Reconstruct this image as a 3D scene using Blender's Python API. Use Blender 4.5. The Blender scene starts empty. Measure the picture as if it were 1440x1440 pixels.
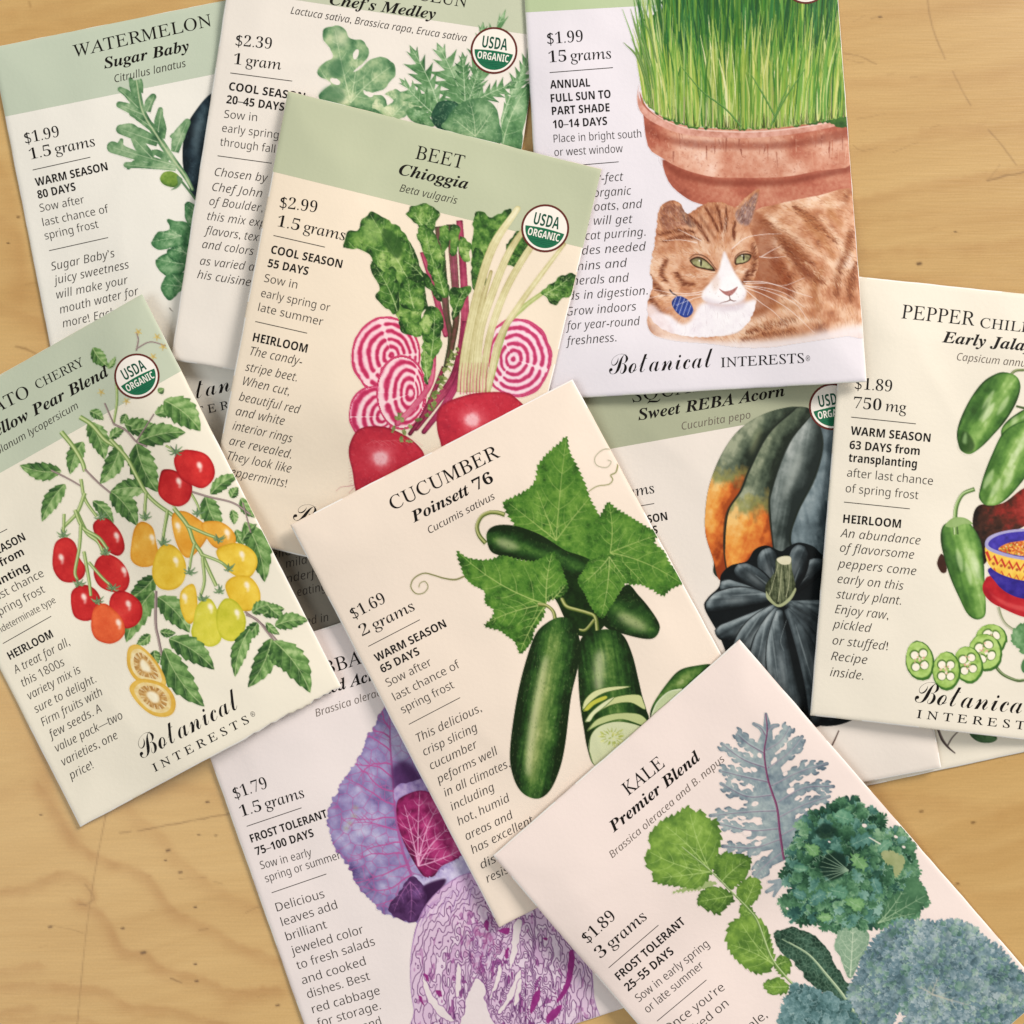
import bpy, math, random
import numpy as np

# ------------------------------------------------------------------ camera, light, exposure
S = bpy.context.scene
C = S.collection
FPX, DIST, TILT = 1617.0, 0.2985, math.radians(2.5)      # focal length in photo pixels, distance to the table, tilt
CAM = np.array([0.0, -DIST * math.sin(TILT), DIST * math.cos(TILT)])
camd = bpy.data.cameras.new('camera')
camd.sensor_width = 36.0
camd.lens = 36.0 * FPX / 1440.0
camd.clip_start, camd.clip_end = 0.01, 20.0
cam = bpy.data.objects.new('camera', camd)
cam.location = CAM
cam.rotation_euler = (TILT, 0, 0)
C.objects.link(cam)
S.camera = cam

w = bpy.data.worlds.new('World')
S.world = w
w.use_nodes = True
bg = w.node_tree.nodes['Background']
bg.inputs[0].default_value = (1.0, 0.985, 0.955, 1)
bg.inputs[1].default_value = 0.33


def lamp(name, loc, target, size, power, col):
    d = bpy.data.lights.new(name, 'AREA')
    d.shape, d.size, d.size_y, d.energy, d.color = 'RECTANGLE', size[0], size[1], power, col
    o = bpy.data.objects.new(name, d)
    v = np.array(target) - np.array(loc)
    v = v / np.linalg.norm(v)
    o.location = loc
    o.rotation_euler = (math.acos(-v[2]), 0, math.atan2(v[1], v[0]) - math.pi / 2)
    C.objects.link(o)
    return o


lamp('window_light', (1.55, 1.4, 1.4), (0.0, 0.0, 0.0), (0.88, 0.88), 60.0, (1.0, 0.955, 0.915))
lamp('side_window_light', (-0.72, -0.42, 1.45), (-0.05, -0.02, 0.0), (0.8, 0.8), 7.4, (0.88, 0.96, 1.0))
S.view_settings.view_transform = 'Standard'
S.view_settings.look = 'None'
S.view_settings.gamma = 1.0
S.view_settings.use_curve_mapping = False
S.view_settings.exposure = 0.06

# ------------------------------------------------------------------ photo pixel <-> table geometry
ST, CT = math.sin(TILT), math.cos(TILT)


def world(px, py, z):
    """point at height z (metres above the table) that the photo shows at pixel px, py"""
    px = np.asarray(px, float); py = np.asarray(py, float)
    a = (px - 720.0) / FPX
    b = -(py - 720.0) / FPX
    dx = a
    dy = b * CT + ST
    dz = b * ST - CT
    k = (z - CAM[2]) / dz
    return np.stack([CAM[0] + dx * k, CAM[1] + dy * k, CAM[2] + dz * k], -1)


def lin(c):
    c = np.asarray(c, float)
    return np.where(c <= 0.04045, c / 12.92, ((c + 0.055) / 1.055) ** 2.4)


def hx(s):
    return np.array([int(s[i:i + 2], 16) for i in (0, 2, 4)], float) / 255.0


# ------------------------------------------------------------------ materials
def mat_flat(name, col, rough=0.55, spec=0.3, bump=0.0, bscale=900.0):
    m = bpy.data.materials.new(name)
    m.use_nodes = True
    n = m.node_tree.nodes; l = m.node_tree.links
    p = n['Principled BSDF']
    p.inputs['Base Color'].default_value = (*lin(hx(col)), 1)
    p.inputs['Roughness'].default_value = rough
    p.inputs['Specular IOR Level'].default_value = spec
    if bump:
        paper_bump(n, l, p, bump, bscale)
    return m


def paper_bump(n, l, p, bump, bscale):
    tc = n.new('ShaderNodeTexCoord')
    t1 = n.new('ShaderNodeTexNoise'); t1.inputs['Scale'].default_value = bscale; t1.inputs['Detail'].default_value = 3
    t2 = n.new('ShaderNodeTexNoise'); t2.inputs['Scale'].default_value = 28.0; t2.inputs['Detail'].default_value = 2
    l.new(tc.outputs['Object'], t1.inputs['Vector']); l.new(tc.outputs['Object'], t2.inputs['Vector'])
    b1 = n.new('ShaderNodeBump'); b1.inputs['Strength'].default_value = bump; b1.inputs['Distance'].default_value = 0.0002
    b2 = n.new('ShaderNodeBump'); b2.inputs['Strength'].default_value = 0.5; b2.inputs['Distance'].default_value = 0.0035
    l.new(t1.outputs['Fac'], b1.inputs['Height']); l.new(t2.outputs['Fac'], b2.inputs['Height'])
    l.new(b1.outputs['Normal'], b2.inputs['Normal']); l.new(b2.outputs['Normal'], p.inputs['Normal'])


PRINT = bpy.data.materials.new('printed_colour')
PRINT.use_nodes = True
_n = PRINT.node_tree.nodes; _l = PRINT.node_tree.links
_a = _n.new('ShaderNodeAttribute'); _a.attribute_name = 'print'
_l.new(_a.outputs['Color'], _n['Principled BSDF'].inputs['Base Color'])
_n['Principled BSDF'].inputs['Roughness'].default_value = 0.55
_n['Principled BSDF'].inputs['Specular IOR Level'].default_value = 0.1
paper_bump(_n, _l, _n['Principled BSDF'], 0.2, 900.0)
INK = mat_flat('black_ink', '17120f', 0.55, 0.1)
INKG = mat_flat('grey_ink', '352e29', 0.55, 0.1)
INKL = mat_flat('pale_grey_ink', '6a5d53', 0.55, 0.1)
SEALRED = mat_flat('seal_maroon', '632b24', 0.55, 0.1)
SEALWHITE = mat_flat('seal_white', 'f1e8dc', 0.55, 0.1)
SEALGREEN = mat_flat('seal_green', '1f6a48', 0.55, 0.1)
SEALDARK = mat_flat('seal_dark_green', '174f3b', 0.55, 0.1)


# ------------------------------------------------------------------ mesh helpers
def mesh_obj(name, verts, faces, mats, parent=None, colors=None, origin=(0, 0, 0), smooth=True, fmat=None):
    """verts (n,3) world; faces: (m,k) int array or list of lists"""
    verts = np.asarray(verts, np.float64) - np.asarray(origin)
    me = bpy.data.meshes.new(name)
    if isinstance(faces, np.ndarray):
        m, k = faces.shape
        me.vertices.add(len(verts)); me.vertices.foreach_set('co', verts.astype(np.float32).ravel())
        me.loops.add(m * k); me.loops.foreach_set('vertex_index', faces.astype(np.int32).ravel())
        me.polygons.add(m)
        me.polygons.foreach_set('loop_start', np.arange(0, m * k, k, dtype=np.int32))
        me.polygons.foreach_set('loop_total', np.full(m, k, np.int32))
        me.update(calc_edges=True)
    else:
        me.from_pydata(verts.tolist(), [], faces)
    if smooth:
        me.polygons.foreach_set('use_smooth', np.ones(len(me.polygons), bool))
    for mm in (mats if isinstance(mats, list) else [mats]):
        me.materials.append(mm)
    if fmat is not None:
        me.polygons.foreach_set('material_index', np.asarray(fmat, np.int32))
    if colors is not None:
        at = me.attributes.new('print', 'FLOAT_COLOR', 'POINT')
        cc = np.ones((len(verts), 4), np.float32); cc[:, :3] = colors
        at.data.foreach_set('color', cc.ravel())
    me.validate()
    o = bpy.data.objects.new(name, me)
    C.objects.link(o)
    if parent is not None:
        o.parent = parent
    else:
        o.location = origin
    return o


def grid_faces(nx, ny, flip=False):
    i = np.arange(nx * ny).reshape(ny, nx)
    a, b, c, d = i[:-1, :-1].ravel(), i[:-1, 1:].ravel(), i[1:, 1:].ravel(), i[1:, :-1].ravel()
    return np.stack([a, d, c, b] if not flip else [a, b, c, d], -1)


# ------------------------------------------------------------------ noise
def _hash(ix, iy, s):
    h = (ix.astype(np.int64) * 374761393 + iy.astype(np.int64) * 668265263 + s * 974634777) & 0xffffffff
    h = ((h ^ (h >> 13)) * 1274126177) & 0xffffffff
    return ((h ^ (h >> 16)) & 0xffff) / 65535.0


def vnoise(x, y, s=0):
    ix = np.floor(x); iy = np.floor(y)
    fx = x - ix; fy = y - iy
    fx = fx * fx * (3 - 2 * fx); fy = fy * fy * (3 - 2 * fy)
    a = _hash(ix, iy, s); b = _hash(ix + 1, iy, s); c = _hash(ix, iy + 1, s); d = _hash(ix + 1, iy + 1, s)
    return (a * (1 - fx) + b * fx) * (1 - fy) + (c * (1 - fx) + d * fx) * fy


def fbm(x, y, s=0, o=3):
    r = 0; a = 0.5; t = 0
    for k in range(o):
        r = r + a * vnoise(x * 2 ** k, y * 2 ** k, s + k * 17); t += a; a *= 0.55
    return r / t            # 0..1


def blur(m, r):
    r = int(round(r))
    if r < 1:
        return m
    for ax in (0, 1):
        p = np.pad(m, [(r + 1, r) if k == ax else (0, 0) for k in (0, 1)], mode='constant')
        c = np.cumsum(p, ax)
        n = m.shape[ax]
        hi = np.take(c, np.arange(2 * r + 1, 2 * r + 1 + n), ax); lo = np.take(c, np.arange(0, n), ax)
        m = (hi - lo) / (2 * r + 1)
    return m


# ------------------------------------------------------------------ the printing press: a raster painter for the printed pictures
def catmull(p, n=6, closed=True):
    p = np.asarray(p, float)
    if n <= 1 or len(p) < 3:
        return p
    if closed:
        q = np.concatenate([p[-1:], p, p[:2]])
    else:
        q = np.concatenate([2 * p[:1] - p[1:2], p, 2 * p[-1:] - p[-2:-1]])
    t = np.arange(n) / n
    out = []
    for i in range(1, len(q) - 2):
        a, b, c, d = q[i - 1], q[i], q[i + 1], q[i + 2]
        T = t[:, None]
        out.append(0.5 * (2 * b + (c - a) * T + (2 * a - 5 * b + 4 * c - d) * T ** 2 + (3 * b - a - 3 * c + d) * T ** 3))
    r = np.concatenate(out)
    return r if closed else np.concatenate([r, p[-1:]])


def resample(p, step, closed=True):
    q = np.concatenate([p, p[:1]]) if closed else p
    d = np.r_[0, np.cumsum(np.hypot(*np.diff(q, axis=0).T))]
    n = max(3, int(d[-1] / step))
    s = np.linspace(0, d[-1], n, endpoint=not closed)
    return np.stack([np.interp(s, d, q[:, 0]), np.interp(s, d, q[:, 1])], -1)


def normals(p, closed=True):
    if closed:
        t = np.roll(p, -1, 0) - np.roll(p, 1, 0)
    else:
        t = np.gradient(p, axis=0)
    t /= np.maximum(np.hypot(t[:, 0], t[:, 1]), 1e-9)[:, None]
    return np.stack([t[:, 1], -t[:, 0]], -1)


def jag(p, amp, per, kind='noise', seed=0, step=1.2):
    """roughen a closed outline: 'noise' wobble, 'saw' leaf teeth, 'frill' curls"""
    p = resample(np.asarray(p, float), step)
    n = normals(p)
    area = np.sum(p[:, 0] * np.roll(p[:, 1], -1) - np.roll(p[:, 0], -1) * p[:, 1])
    if area < 0:
        n = -n
    s = np.arange(len(p)) * step
    rs = np.random.RandomState(seed)
    if kind == 'noise':
        k = amp * (2 * fbm(s / per, s * 0 + seed * 3.7, seed, 2) - 1)
    elif kind == 'saw':
        ph = s / per + 0.35 * np.interp(s, np.linspace(0, s[-1], 12), rs.rand(12)) * 4
        k = amp * ((ph % 1.0) - 0.5) * (0.6 + 0.8 * vnoise(s / (per * 3), s * 0 + seed, seed))
    else:
        ph = s / per + 0.8 * np.interp(s, np.linspace(0, s[-1], 16), rs.rand(16)) * 3
        k = amp * (np.abs(np.sin(ph * math.pi)) ** 0.6 * 2 - 1.2) * (0.5 + vnoise(s / (per * 2), s * 0 + seed, seed))
    return p + n * k[:, None]


def rast(p, x0, y0, w, h, ss=4):
    P = np.asarray(p, float); Q = np.roll(P, -1, 0)
    ys = y0 - 0.5 + (np.arange(ss * h) + 0.5) / ss
    up = P[:, 1][:, None] <= ys[None]
    uq = Q[:, 1][:, None] <= ys[None]
    e, r = np.nonzero(up != uq)
    acc = np.zeros((ss * h, ss * w + 1), np.int16)
    if len(e):
        x = P[e, 0] + (ys[r] - P[e, 1]) * (Q[e, 0] - P[e, 0]) / (Q[e, 1] - P[e, 1])
        col = np.clip(np.ceil((x - x0 + 0.5) * ss - 0.5), 0, ss * w).astype(int)
        np.add.at(acc, (r, col), np.where(up[e, r], 1, -1).astype(np.int16))
    ins = (np.cumsum(acc, 1)[:, :ss * w] != 0)
    return ins.reshape(h, ss, w, ss).mean((1, 3))


class Canvas:
    """paper area in photo pixels; pictures painted on it are emitted as meshes lying on the packet"""
    def __init__(s, x0, y0, x1, y1, paper):
        s.x0, s.y0 = int(x0), int(y0)
        s.w, s.h = int(x1 - x0), int(y1 - y0)
        s.c = np.tile(hx(paper), (s.h, s.w, 1))
        s.a = np.zeros((s.h, s.w)); s.t = np.zeros((s.h, s.w), np.int16)
        s.names = ['']; s.clip = None; s.cur = 0

    def part(s, name):
        if name not in s.names:
            s.names.append(name)
        s.cur = s.names.index(name)

    def box(s, p, pad=2):
        x0 = max(s.x0, int(math.floor(p[:, 0].min())) - pad); x1 = min(s.x0 + s.w, int(math.ceil(p[:, 0].max())) + pad + 1)
        y0 = max(s.y0, int(math.floor(p[:, 1].min())) - pad); y1 = min(s.y0 + s.h, int(math.ceil(p[:, 1].max())) + pad + 1)
        if x1 - x0 < 2 or y1 - y0 < 2:
            return None
        return x0, y0, x1 - x0, y1 - y0

    def put(s, b, m, col, alpha=1.0, mark=True):
        x0, y0, w, h = b
        sl = (slice(y0 - s.y0, y0 - s.y0 + h), slice(x0 - s.x0, x0 - s.x0 + w))
        if s.clip is not None:
            m = m * s.clip[sl]
        k = (m * alpha)[..., None]
        s.c[sl] = s.c[sl] * (1 - k) + col * k
        if mark:
            s.a[sl] = np.maximum(s.a[sl], m * alpha)
            s.t[sl] = np.where(m * alpha > 0.45, s.cur, np.where(s.t[sl] == 0, np.where(m > 0.004, s.cur, 0), s.t[sl]))
        return sl

    def grid(s, b):
        x0, y0, w, h = b
        return np.meshgrid(np.arange(x0, x0 + w, dtype=float), np.arange(y0, y0 + h, dtype=float))

    def full(s, b, m):
        f = np.zeros((s.h, s.w)); x0, y0, w, h = b
        f[y0 - s.y0:y0 - s.y0 + h, x0 - s.x0:x0 - s.x0 + w] = m
        return f

    def shp(s, pts, ramp, t=0.5, sm=6, jg=None, noise=(7, 0.25), edge=0.0, round=0.0, light=(-0.5, -0.75), R=None,
            soft=0, alpha=1.0, lin_=None, fn=None, seed=0, streak=None, mark=True, big=(24, 0.12), polys=None):
        """fill an outline with a colour ramp; t plus gradients, roundness and noise pick the place on the ramp"""
        if polys is not None:                    # union of several outlines, shaded as one
            b = s.box(np.concatenate(polys), 2 + int(soft * 2))
            if b is None:
                return None
            m = np.zeros((b[3], b[2]))
            for q in polys:
                m = np.maximum(m, rast(q, *b, ss=3))
        else:
            p = catmull(pts, sm)
            if jg:
                p = jag(p, *jg, seed=seed)
            b = s.box(p, 2 + int(soft * 2))
            if b is None:
                return None
            m = rast(p, *b)
        if soft:
            m = blur(blur(m, soft), soft)
        X, Y = s.grid(b)
        T = np.full(m.shape, float(t))
        if lin_ is not None:                     # (x0,y0,x1,y1,a,b): add a..b along the line
            x0, y0, x1, y1, a0, b0 = lin_
            L2 = (x1 - x0) ** 2 + (y1 - y0) ** 2
            q = np.clip(((X - x0) * (x1 - x0) + (Y - y0) * (y1 - y0)) / L2, 0, 1)
            T += a0 + (b0 - a0) * q
        if round or edge:
            r = R or max(2, 0.16 * math.sqrt(max(m.sum(), 1)))
            pm = np.pad(m, int(r * 3))
            hb = blur(blur(blur(pm, r), r * 0.8), r * 0.6)
            k = int(r * 3)
            gy, gx = np.gradient(hb)
            gy, gx, hb = gy[k:-k, k:-k], gx[k:-k, k:-k], hb[k:-k, k:-k]
            if round:
                T += round * (gx * -light[0] + gy * -light[1]) * -r * 2.6 * -1
            if edge:
                T -= edge * np.clip(1.6 - 2 * hb, 0, 1.2)
        if noise:
            T += noise[1] * (2 * fbm(X / noise[0], Y / noise[0], seed + 5, 3) - 1)
            if big:
                T += big[1] * (2 * fbm(X / big[0], Y / big[0], seed + 31, 2) - 1) * 1.6
        if streak:                               # (angle, length, width, amp)
            ca, sa = math.cos(streak[0]), math.sin(streak[0])
            T += streak[3] * (2 * fbm((X * ca + Y * sa) / streak[1], (-X * sa + Y * ca) / streak[2], seed + 9, 2) - 1)
        if fn is not None:
            T = fn(X, Y, T, m)
        if T.ndim == 3:
            col = T
        else:
            rc = np.array([hx(c) for c in ramp]) if isinstance(ramp, (list, tuple)) else hx(ramp)[None]
            xs = np.linspace(0, 1, len(rc)) if len(rc) > 1 else np.array([0.0])
            T = np.clip(T, 0, 1)
            col = np.stack([np.interp(T, xs, rc[:, i]) for i in range(3)], -1)
        s.put(b, m, col, alpha, mark)
        return b, m

    def line(s, pts, wd, col, alpha=1.0, sm=5, mark=True, soft=0):
        p = catmull(pts, sm, closed=False) if len(pts) > 2 else np.asarray(pts, float)
        n = len(p)
        wd = np.interp(np.linspace(0, 1, n), np.linspace(0, 1, len(wd)), wd) if np.ndim(wd) else np.full(n, float(wd))
        nn = normals(p, False) * (wd / 2)[:, None]
        q = np.concatenate([p + nn, (p - nn)[::-1]])
        b = s.box(q, 1 + 2 * soft)
        if b is None:
            return
        m = rast(q, *b)
        if soft:
            m = blur(blur(m, soft), soft)
        s.put(b, m, hx(col) if isinstance(col, str) else col, alpha, mark)

    def dot(s, x, y, r, col, alpha=1.0, ry=None, ang=0.0, soft=0):
        a = np.linspace(0, 2 * math.pi, 20, endpoint=False)
        ex, ey = r * np.cos(a), (ry or r) * np.sin(a)
        p = np.stack([x + ex * math.cos(ang) - ey * math.sin(ang), y + ex * math.sin(ang) + ey * math.cos(ang)], -1)
        b = s.box(p, 2 + int(soft * 2))
        if b is None:
            return
        m = rast(p, *b)
        if soft:
            m = blur(m, soft)
        s.put(b, m, hx(col), alpha)

    def within(s, bm):
        s.clip = None if bm is None else s.full(*bm)


def ribbon(pts, wd, sm=5):
    """outline of a brush stroke with a round end"""
    p = catmull(pts, sm, closed=False) if len(pts) > 2 else np.asarray(pts, float)
    n = len(p)
    w_ = np.interp(np.linspace(0, 1, n), np.linspace(0, 1, len(wd)), wd) if np.ndim(wd) else np.full(n, float(wd))
    nn = normals(p, False)
    d = p[-1] - p[-2]; d = d / max(1e-9, np.hypot(*d)); r = w_[-1] / 2
    cap = [p[-1] + nn[-1] * r * math.cos(a) + d * r * math.sin(a) for a in np.linspace(0, math.pi, 7)[1:-1]]
    return np.concatenate([p + nn * (w_ / 2)[:, None], cap, (p - nn * (w_ / 2)[:, None])[::-1]])


def ell(cx, cy, rx, ry, ang=0.0, n=16):
    a = np.linspace(0, 2 * math.pi, n, endpoint=False)
    x, y = rx * np.cos(a), ry * np.sin(a)
    return np.stack([cx + x * math.cos(ang) - y * math.sin(ang), cy + x * math.sin(ang) + y * math.cos(ang)], -1)


def leaf(cv, base, tip, wid, ramp, bend=0.0, teeth=7, tamp=0.16, nv=5, vcol='b7c07f', prof=0.85, t=0.5, seed=1, dark=0.16, vein=0.9, asym=0.0, va=0.75):
    """a single leaf: spine from base to tip bowed by bend, toothed edge, lighter veins"""
    base = np.array(base, float); tip = np.array(tip, float)
    ax = tip - base; L = np.hypot(*ax); d = ax / L; nn = np.array([-d[1], d[0]])
    sp = lambda u: base + np.outer(u, ax) + np.outer(bend * L * 4 * u * (1 - u), nn)
    u = np.linspace(0, 1, 40)
    pr = np.sin(math.pi * u ** prof) ** 0.85
    rs = np.random.RandomState(seed)
    saw = lambda ph: ((u * teeth + ph) % 1.0)
    wl = wid * pr * (1 + tamp * (saw(0.0) - 0.5) * 2) * (1 + asym)
    wr = wid * pr * (1 + tamp * (saw(0.45) - 0.5) * 2) * (1 - asym)
    s = sp(u)
    pts = np.concatenate([s + nn * wl[:, None], (s - nn * wr[:, None])[::-1]])

    def fn(X, Y, T, m):
        q = ((X - base[0]) * d[0] + (Y - base[1]) * d[1]) / L
        sd = ((X - base[0]) * nn[0] + (Y - base[1]) * nn[1]) - bend * L * 4 * q * (1 - q)
        T = T + dark * np.tanh(sd / (wid * 0.12)) * -1
        T = T + 0.16 * np.cos(2 * math.pi * (q * nv - np.abs(sd) / wid * 0.9))
        return T + 0.1 * (q - 0.5)
    r = cv.shp(pts, ramp, t=t, sm=1, noise=(5, 0.3), edge=0.22, R=3, fn=fn, seed=seed)
    if vein and r is not None:
        cv.within(r)
        cv.line(sp(np.linspace(0, 0.97, 9)), [1.6 * vein, 0.7 * vein], vcol, va, sm=1)
        for k in range(1, nv + 1):
            q = k / (nv + 1.2)
            o = sp(np.array([q]))[0]
            for sg in (-1, 1):
                e = sp(np.array([min(1, q + 0.2)]))[0] + nn * sg * wid * 0.9 * math.sin(math.pi * min(1, q + 0.2) ** prof)
                cv.line([o, (o + e) / 2 + d * 1.0, e], [0.9 * vein, 0.4 * vein], vcol, va * 0.7, sm=3)
        cv.within(None)
    return r


# ------------------------------------------------------------------ the stack of packets: outlines in the photo, bottom to top
class Packet:
    pass


PK = {}
ORDER = []


def packet(key, tl, tr, br, bl, paper, band=None, bandv=0.0, label='', curl=(), torn=False, bulge=0.9):
    p = Packet()
    p.key, p.q, p.paper, p.band, p.bandv, p.label, p.curl, p.torn, p.bulge = key, np.array([tl, tr, br, bl], float), paper, band, bandv, label, curl, torn, bulge
    PK[key] = p
    ORDER.append(p)
    return p


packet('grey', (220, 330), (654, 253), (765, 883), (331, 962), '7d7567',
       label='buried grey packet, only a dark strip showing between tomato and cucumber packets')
packet('watermelon', (-12, 67), (422, -21), (545, 604), (111, 692), 'eae4d8', 'bec6b0', 0.155,
       label='watermelon seed packet with green header and half covered dark melon')
packet('twig', (976, 540), (1402, 432), (1533, 1038), (1104, 1130), 'ece2cf',
       label='hidden cream packet under the pepper packet, showing only a twig and leaf tip')
packet('squash', (778, 545), (1212, 468), (1324, 1080), (892, 1161), 'e8dcd0', 'abad90', 0.158,
       label='acorn squash seed packet with dark ridged squashes, tucked beneath the cat packet')
packet('mesclun', (336, -121), (774, -57), (679, 577), (240, 506), 'e9dfd3', 'c1c4a9', 0.17,
       label='salad greens seed packet between the watermelon and cat packets', curl=((0.0, 0.9, 1.6, 0.4), (0.3, 1.0, 1.4, 0.35)))
packet('pepper', (1190, 387), (1628, 433), (1577, 1056), (1139, 1006), 'e9dfcd',
       label='pepper seed packet on the right with green chiles and a patterned bowl of salsa', curl=((0.3, 1.0, 1.4, 0.4), (0.0, 0.6, 0.8, 0.4)))
packet('grass', (733, -78), (1171, -102), (1219, 537), (771, 562), 'e8e0e4', 'b9c79c', 0.149,
       label='white seed packet picturing an orange cat below a terracotta pot of grass', curl=((0.9, 1.0, 1.6, 0.4), (0.4, 1.0, 1.2, 0.3)))
packet('beet', (405, 128), (846, 238), (702, 845), (286, 750), 'ead9c2', 'b9bd9e', 0.182,
       label='beet seed packet with green header, striped pink beet slices and leafy red stems', curl=((0.0, 0.95, 2.6, 0.35), (0.0, 0.3, 2.2, 0.4), (0.0, 0.6, 1.6, 0.3)))
packet('cabbage', (254, 949), (679, 810), (892, 1413), (467, 1552), 'e8dbd6',
       label='red cabbage seed packet with a purple head and a cut half')
packet('tomato', (-163, 620), (200, 413), (481, 967), (113, 1163), 'ebe1cd', 'bfc5ad', 0.196,
       label='cherry tomato seed packet with red and yellow tomatoes and a torn corner', curl=((0.9, 0.0, 1.4, 0.3), (0.5, 1.0, 2.2, 0.4), (0.95, 1.0, 1.4, 0.3)), torn=True)
packet('cucumber', (408, 738), (805, 533), (1109, 1096), (702, 1304), 'eddbc9',
       label='cream cucumber seed packet with dark green cucumbers and big toothed leaves', curl=((0.0, 0.0, 1.8, 0.35), (0.0, 1.0, 1.8, 0.35), (0.0, 0.5, 1.0, 0.4)))
packet('kale', (693, 1203), (1040, 899), (1472, 1397), (1123, 1703), 'ecdad1',
       label='kale seed packet on top of the pile with curly blue green leaves', curl=((0.0, 0.1, 1.4, 0.35), (0.0, 0.6, 2.2, 0.4)))

# height field of the pile, sampled every GS photo pixels
GS, G0, GN = 4.0, -480.0, 620
gx = G0 + np.arange(GN) * GS
GXX, GYY = np.meshgrid(gx, gx)
HT = np.zeros((GN, GN))


def uv_px(p, u, v):
    u = np.asarray(u)[..., None]; v = np.asarray(v)[..., None]
    q = p.q
    return (1 - u) * (1 - v) * q[0] + u * (1 - v) * q[1] + u * v * q[2] + (1 - u) * v * q[3]


def px_uv(p, x, y, it=5):
    q = p.q
    u = np.full(np.shape(x), 0.5); v = np.full(np.shape(x), 0.5)
    for _ in range(it):
        r = uv_px(p, u, v)
        ex, ey = x - r[..., 0], y - r[..., 1]
        du = (1 - v)[..., None] * (q[1] - q[0]) + v[..., None] * (q[2] - q[3])
        dv = (1 - u)[..., None] * (q[3] - q[0]) + u[..., None] * (q[2] - q[1])
        det = du[..., 0] * dv[..., 1] - du[..., 1] * dv[..., 0]
        u = u + (ex * dv[..., 1] - ey * dv[..., 0]) / det
        v = v + (ey * du[..., 0] - ex * du[..., 1]) / det
    return u, v


def maxfilt(a, r):
    for ax in (0, 1):
        o = a.copy()
        for k in range(1, r + 1):
            if ax == 0:
                o[k:] = np.maximum(o[k:], a[:-k]); o[:-k] = np.maximum(o[:-k], a[k:])
            else:
                o[:, k:] = np.maximum(o[:, k:], a[:, :-k]); o[:, :-k] = np.maximum(o[:, :-k], a[:, k:])
        a = o
    return a


def thick(p, u, v):
    """half-filled paper envelope: thin folded edges, a soft swell of seeds inside (metres)"""
    e = np.minimum(np.minimum(u, 1 - u), np.minimum(v, 1 - v) * 1.4)
    e = np.clip(e, 0, 1)
    return 0.00028 + 0.0003 * np.clip(e / 0.009, 0, 1) ** 0.6 + 0.001 * p.bulge * np.clip(e / 0.42, 0, 1) ** 0.8


for p in ORDER:
    u, v = px_uv(p, GXX, GYY)
    pad = 0.012
    ins = (u > -pad) & (u < 1 + pad) & (v > -pad) & (v < 1 + pad)
    ob = np.where(ins, HT, 0.0)
    r = 20
    base = blur(blur(maxfilt(ob, r), r // 2), r // 2)
    for (cu, cvv, amp, rad) in p.curl:
        base = base + amp * 0.001 * np.exp(-((u - cu) ** 2 + ((v - cvv) * 1.4) ** 2) / rad ** 2)
    sd = ORDER.index(p) * 11
    inn = np.clip(np.minimum(np.minimum(u, 1 - u), np.minimum(v, 1 - v)) / 0.12, 0, 1)
    base = base + 0.00012 + 0.0019 * fbm(GXX / 140 + sd, GYY / 160, sd, 2) * (0.35 + 0.65 * inn) * (0.5 if p.key in ('grey', 'twig') else 1.0)
    rc = np.random.RandomState(sd + 5)
    for _ in range(3):                           # faint handling creases
        cu, cvv, an = rc.uniform(0.1, 0.9), rc.uniform(0.1, 0.9), rc.uniform(0, math.pi)
        d = (u - cu) * math.sin(an) - (v - cvv) * 1.43 * math.cos(an); al = (u - cu) * math.cos(an) + (v - cvv) * 1.43 * math.sin(an)
        base = base + 0.00022 * np.exp(-np.abs(d) / 0.03) * np.exp(-(al / rc.uniform(0.15, 0.4)) ** 2)
    p.zlo = base
    p.zhi = base + thick(p, u, v)
    HT = np.where(ins, p.zhi, HT)


def look(Z, x, y):
    fx = (np.asarray(x, float) - G0) / GS; fy = (np.asarray(y, float) - G0) / GS
    ix = np.clip(fx.astype(int), 0, GN - 2); iy = np.clip(fy.astype(int), 0, GN - 2)
    a = fx - ix; b = fy - iy
    return (Z[iy, ix] * (1 - a) + Z[iy, ix + 1] * a) * (1 - b) + (Z[iy + 1, ix] * (1 - a) + Z[iy + 1, ix + 1] * a) * b


def on(p, x, y, lift=0.0):
    """world point on the packet's front at photo pixel x, y"""
    return world(x, y, look(p.zbase, x, y) + thick(p, *px_uv(p, np.asarray(x, float), np.asarray(y, float))) + lift)


for p in ORDER:
    p.zbase = p.zlo


# ------------------------------------------------------------------ envelopes
WORN = mat_flat('worn_paper_fold', 'f3eee7', 0.6, 0.12, 0.2)


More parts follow.
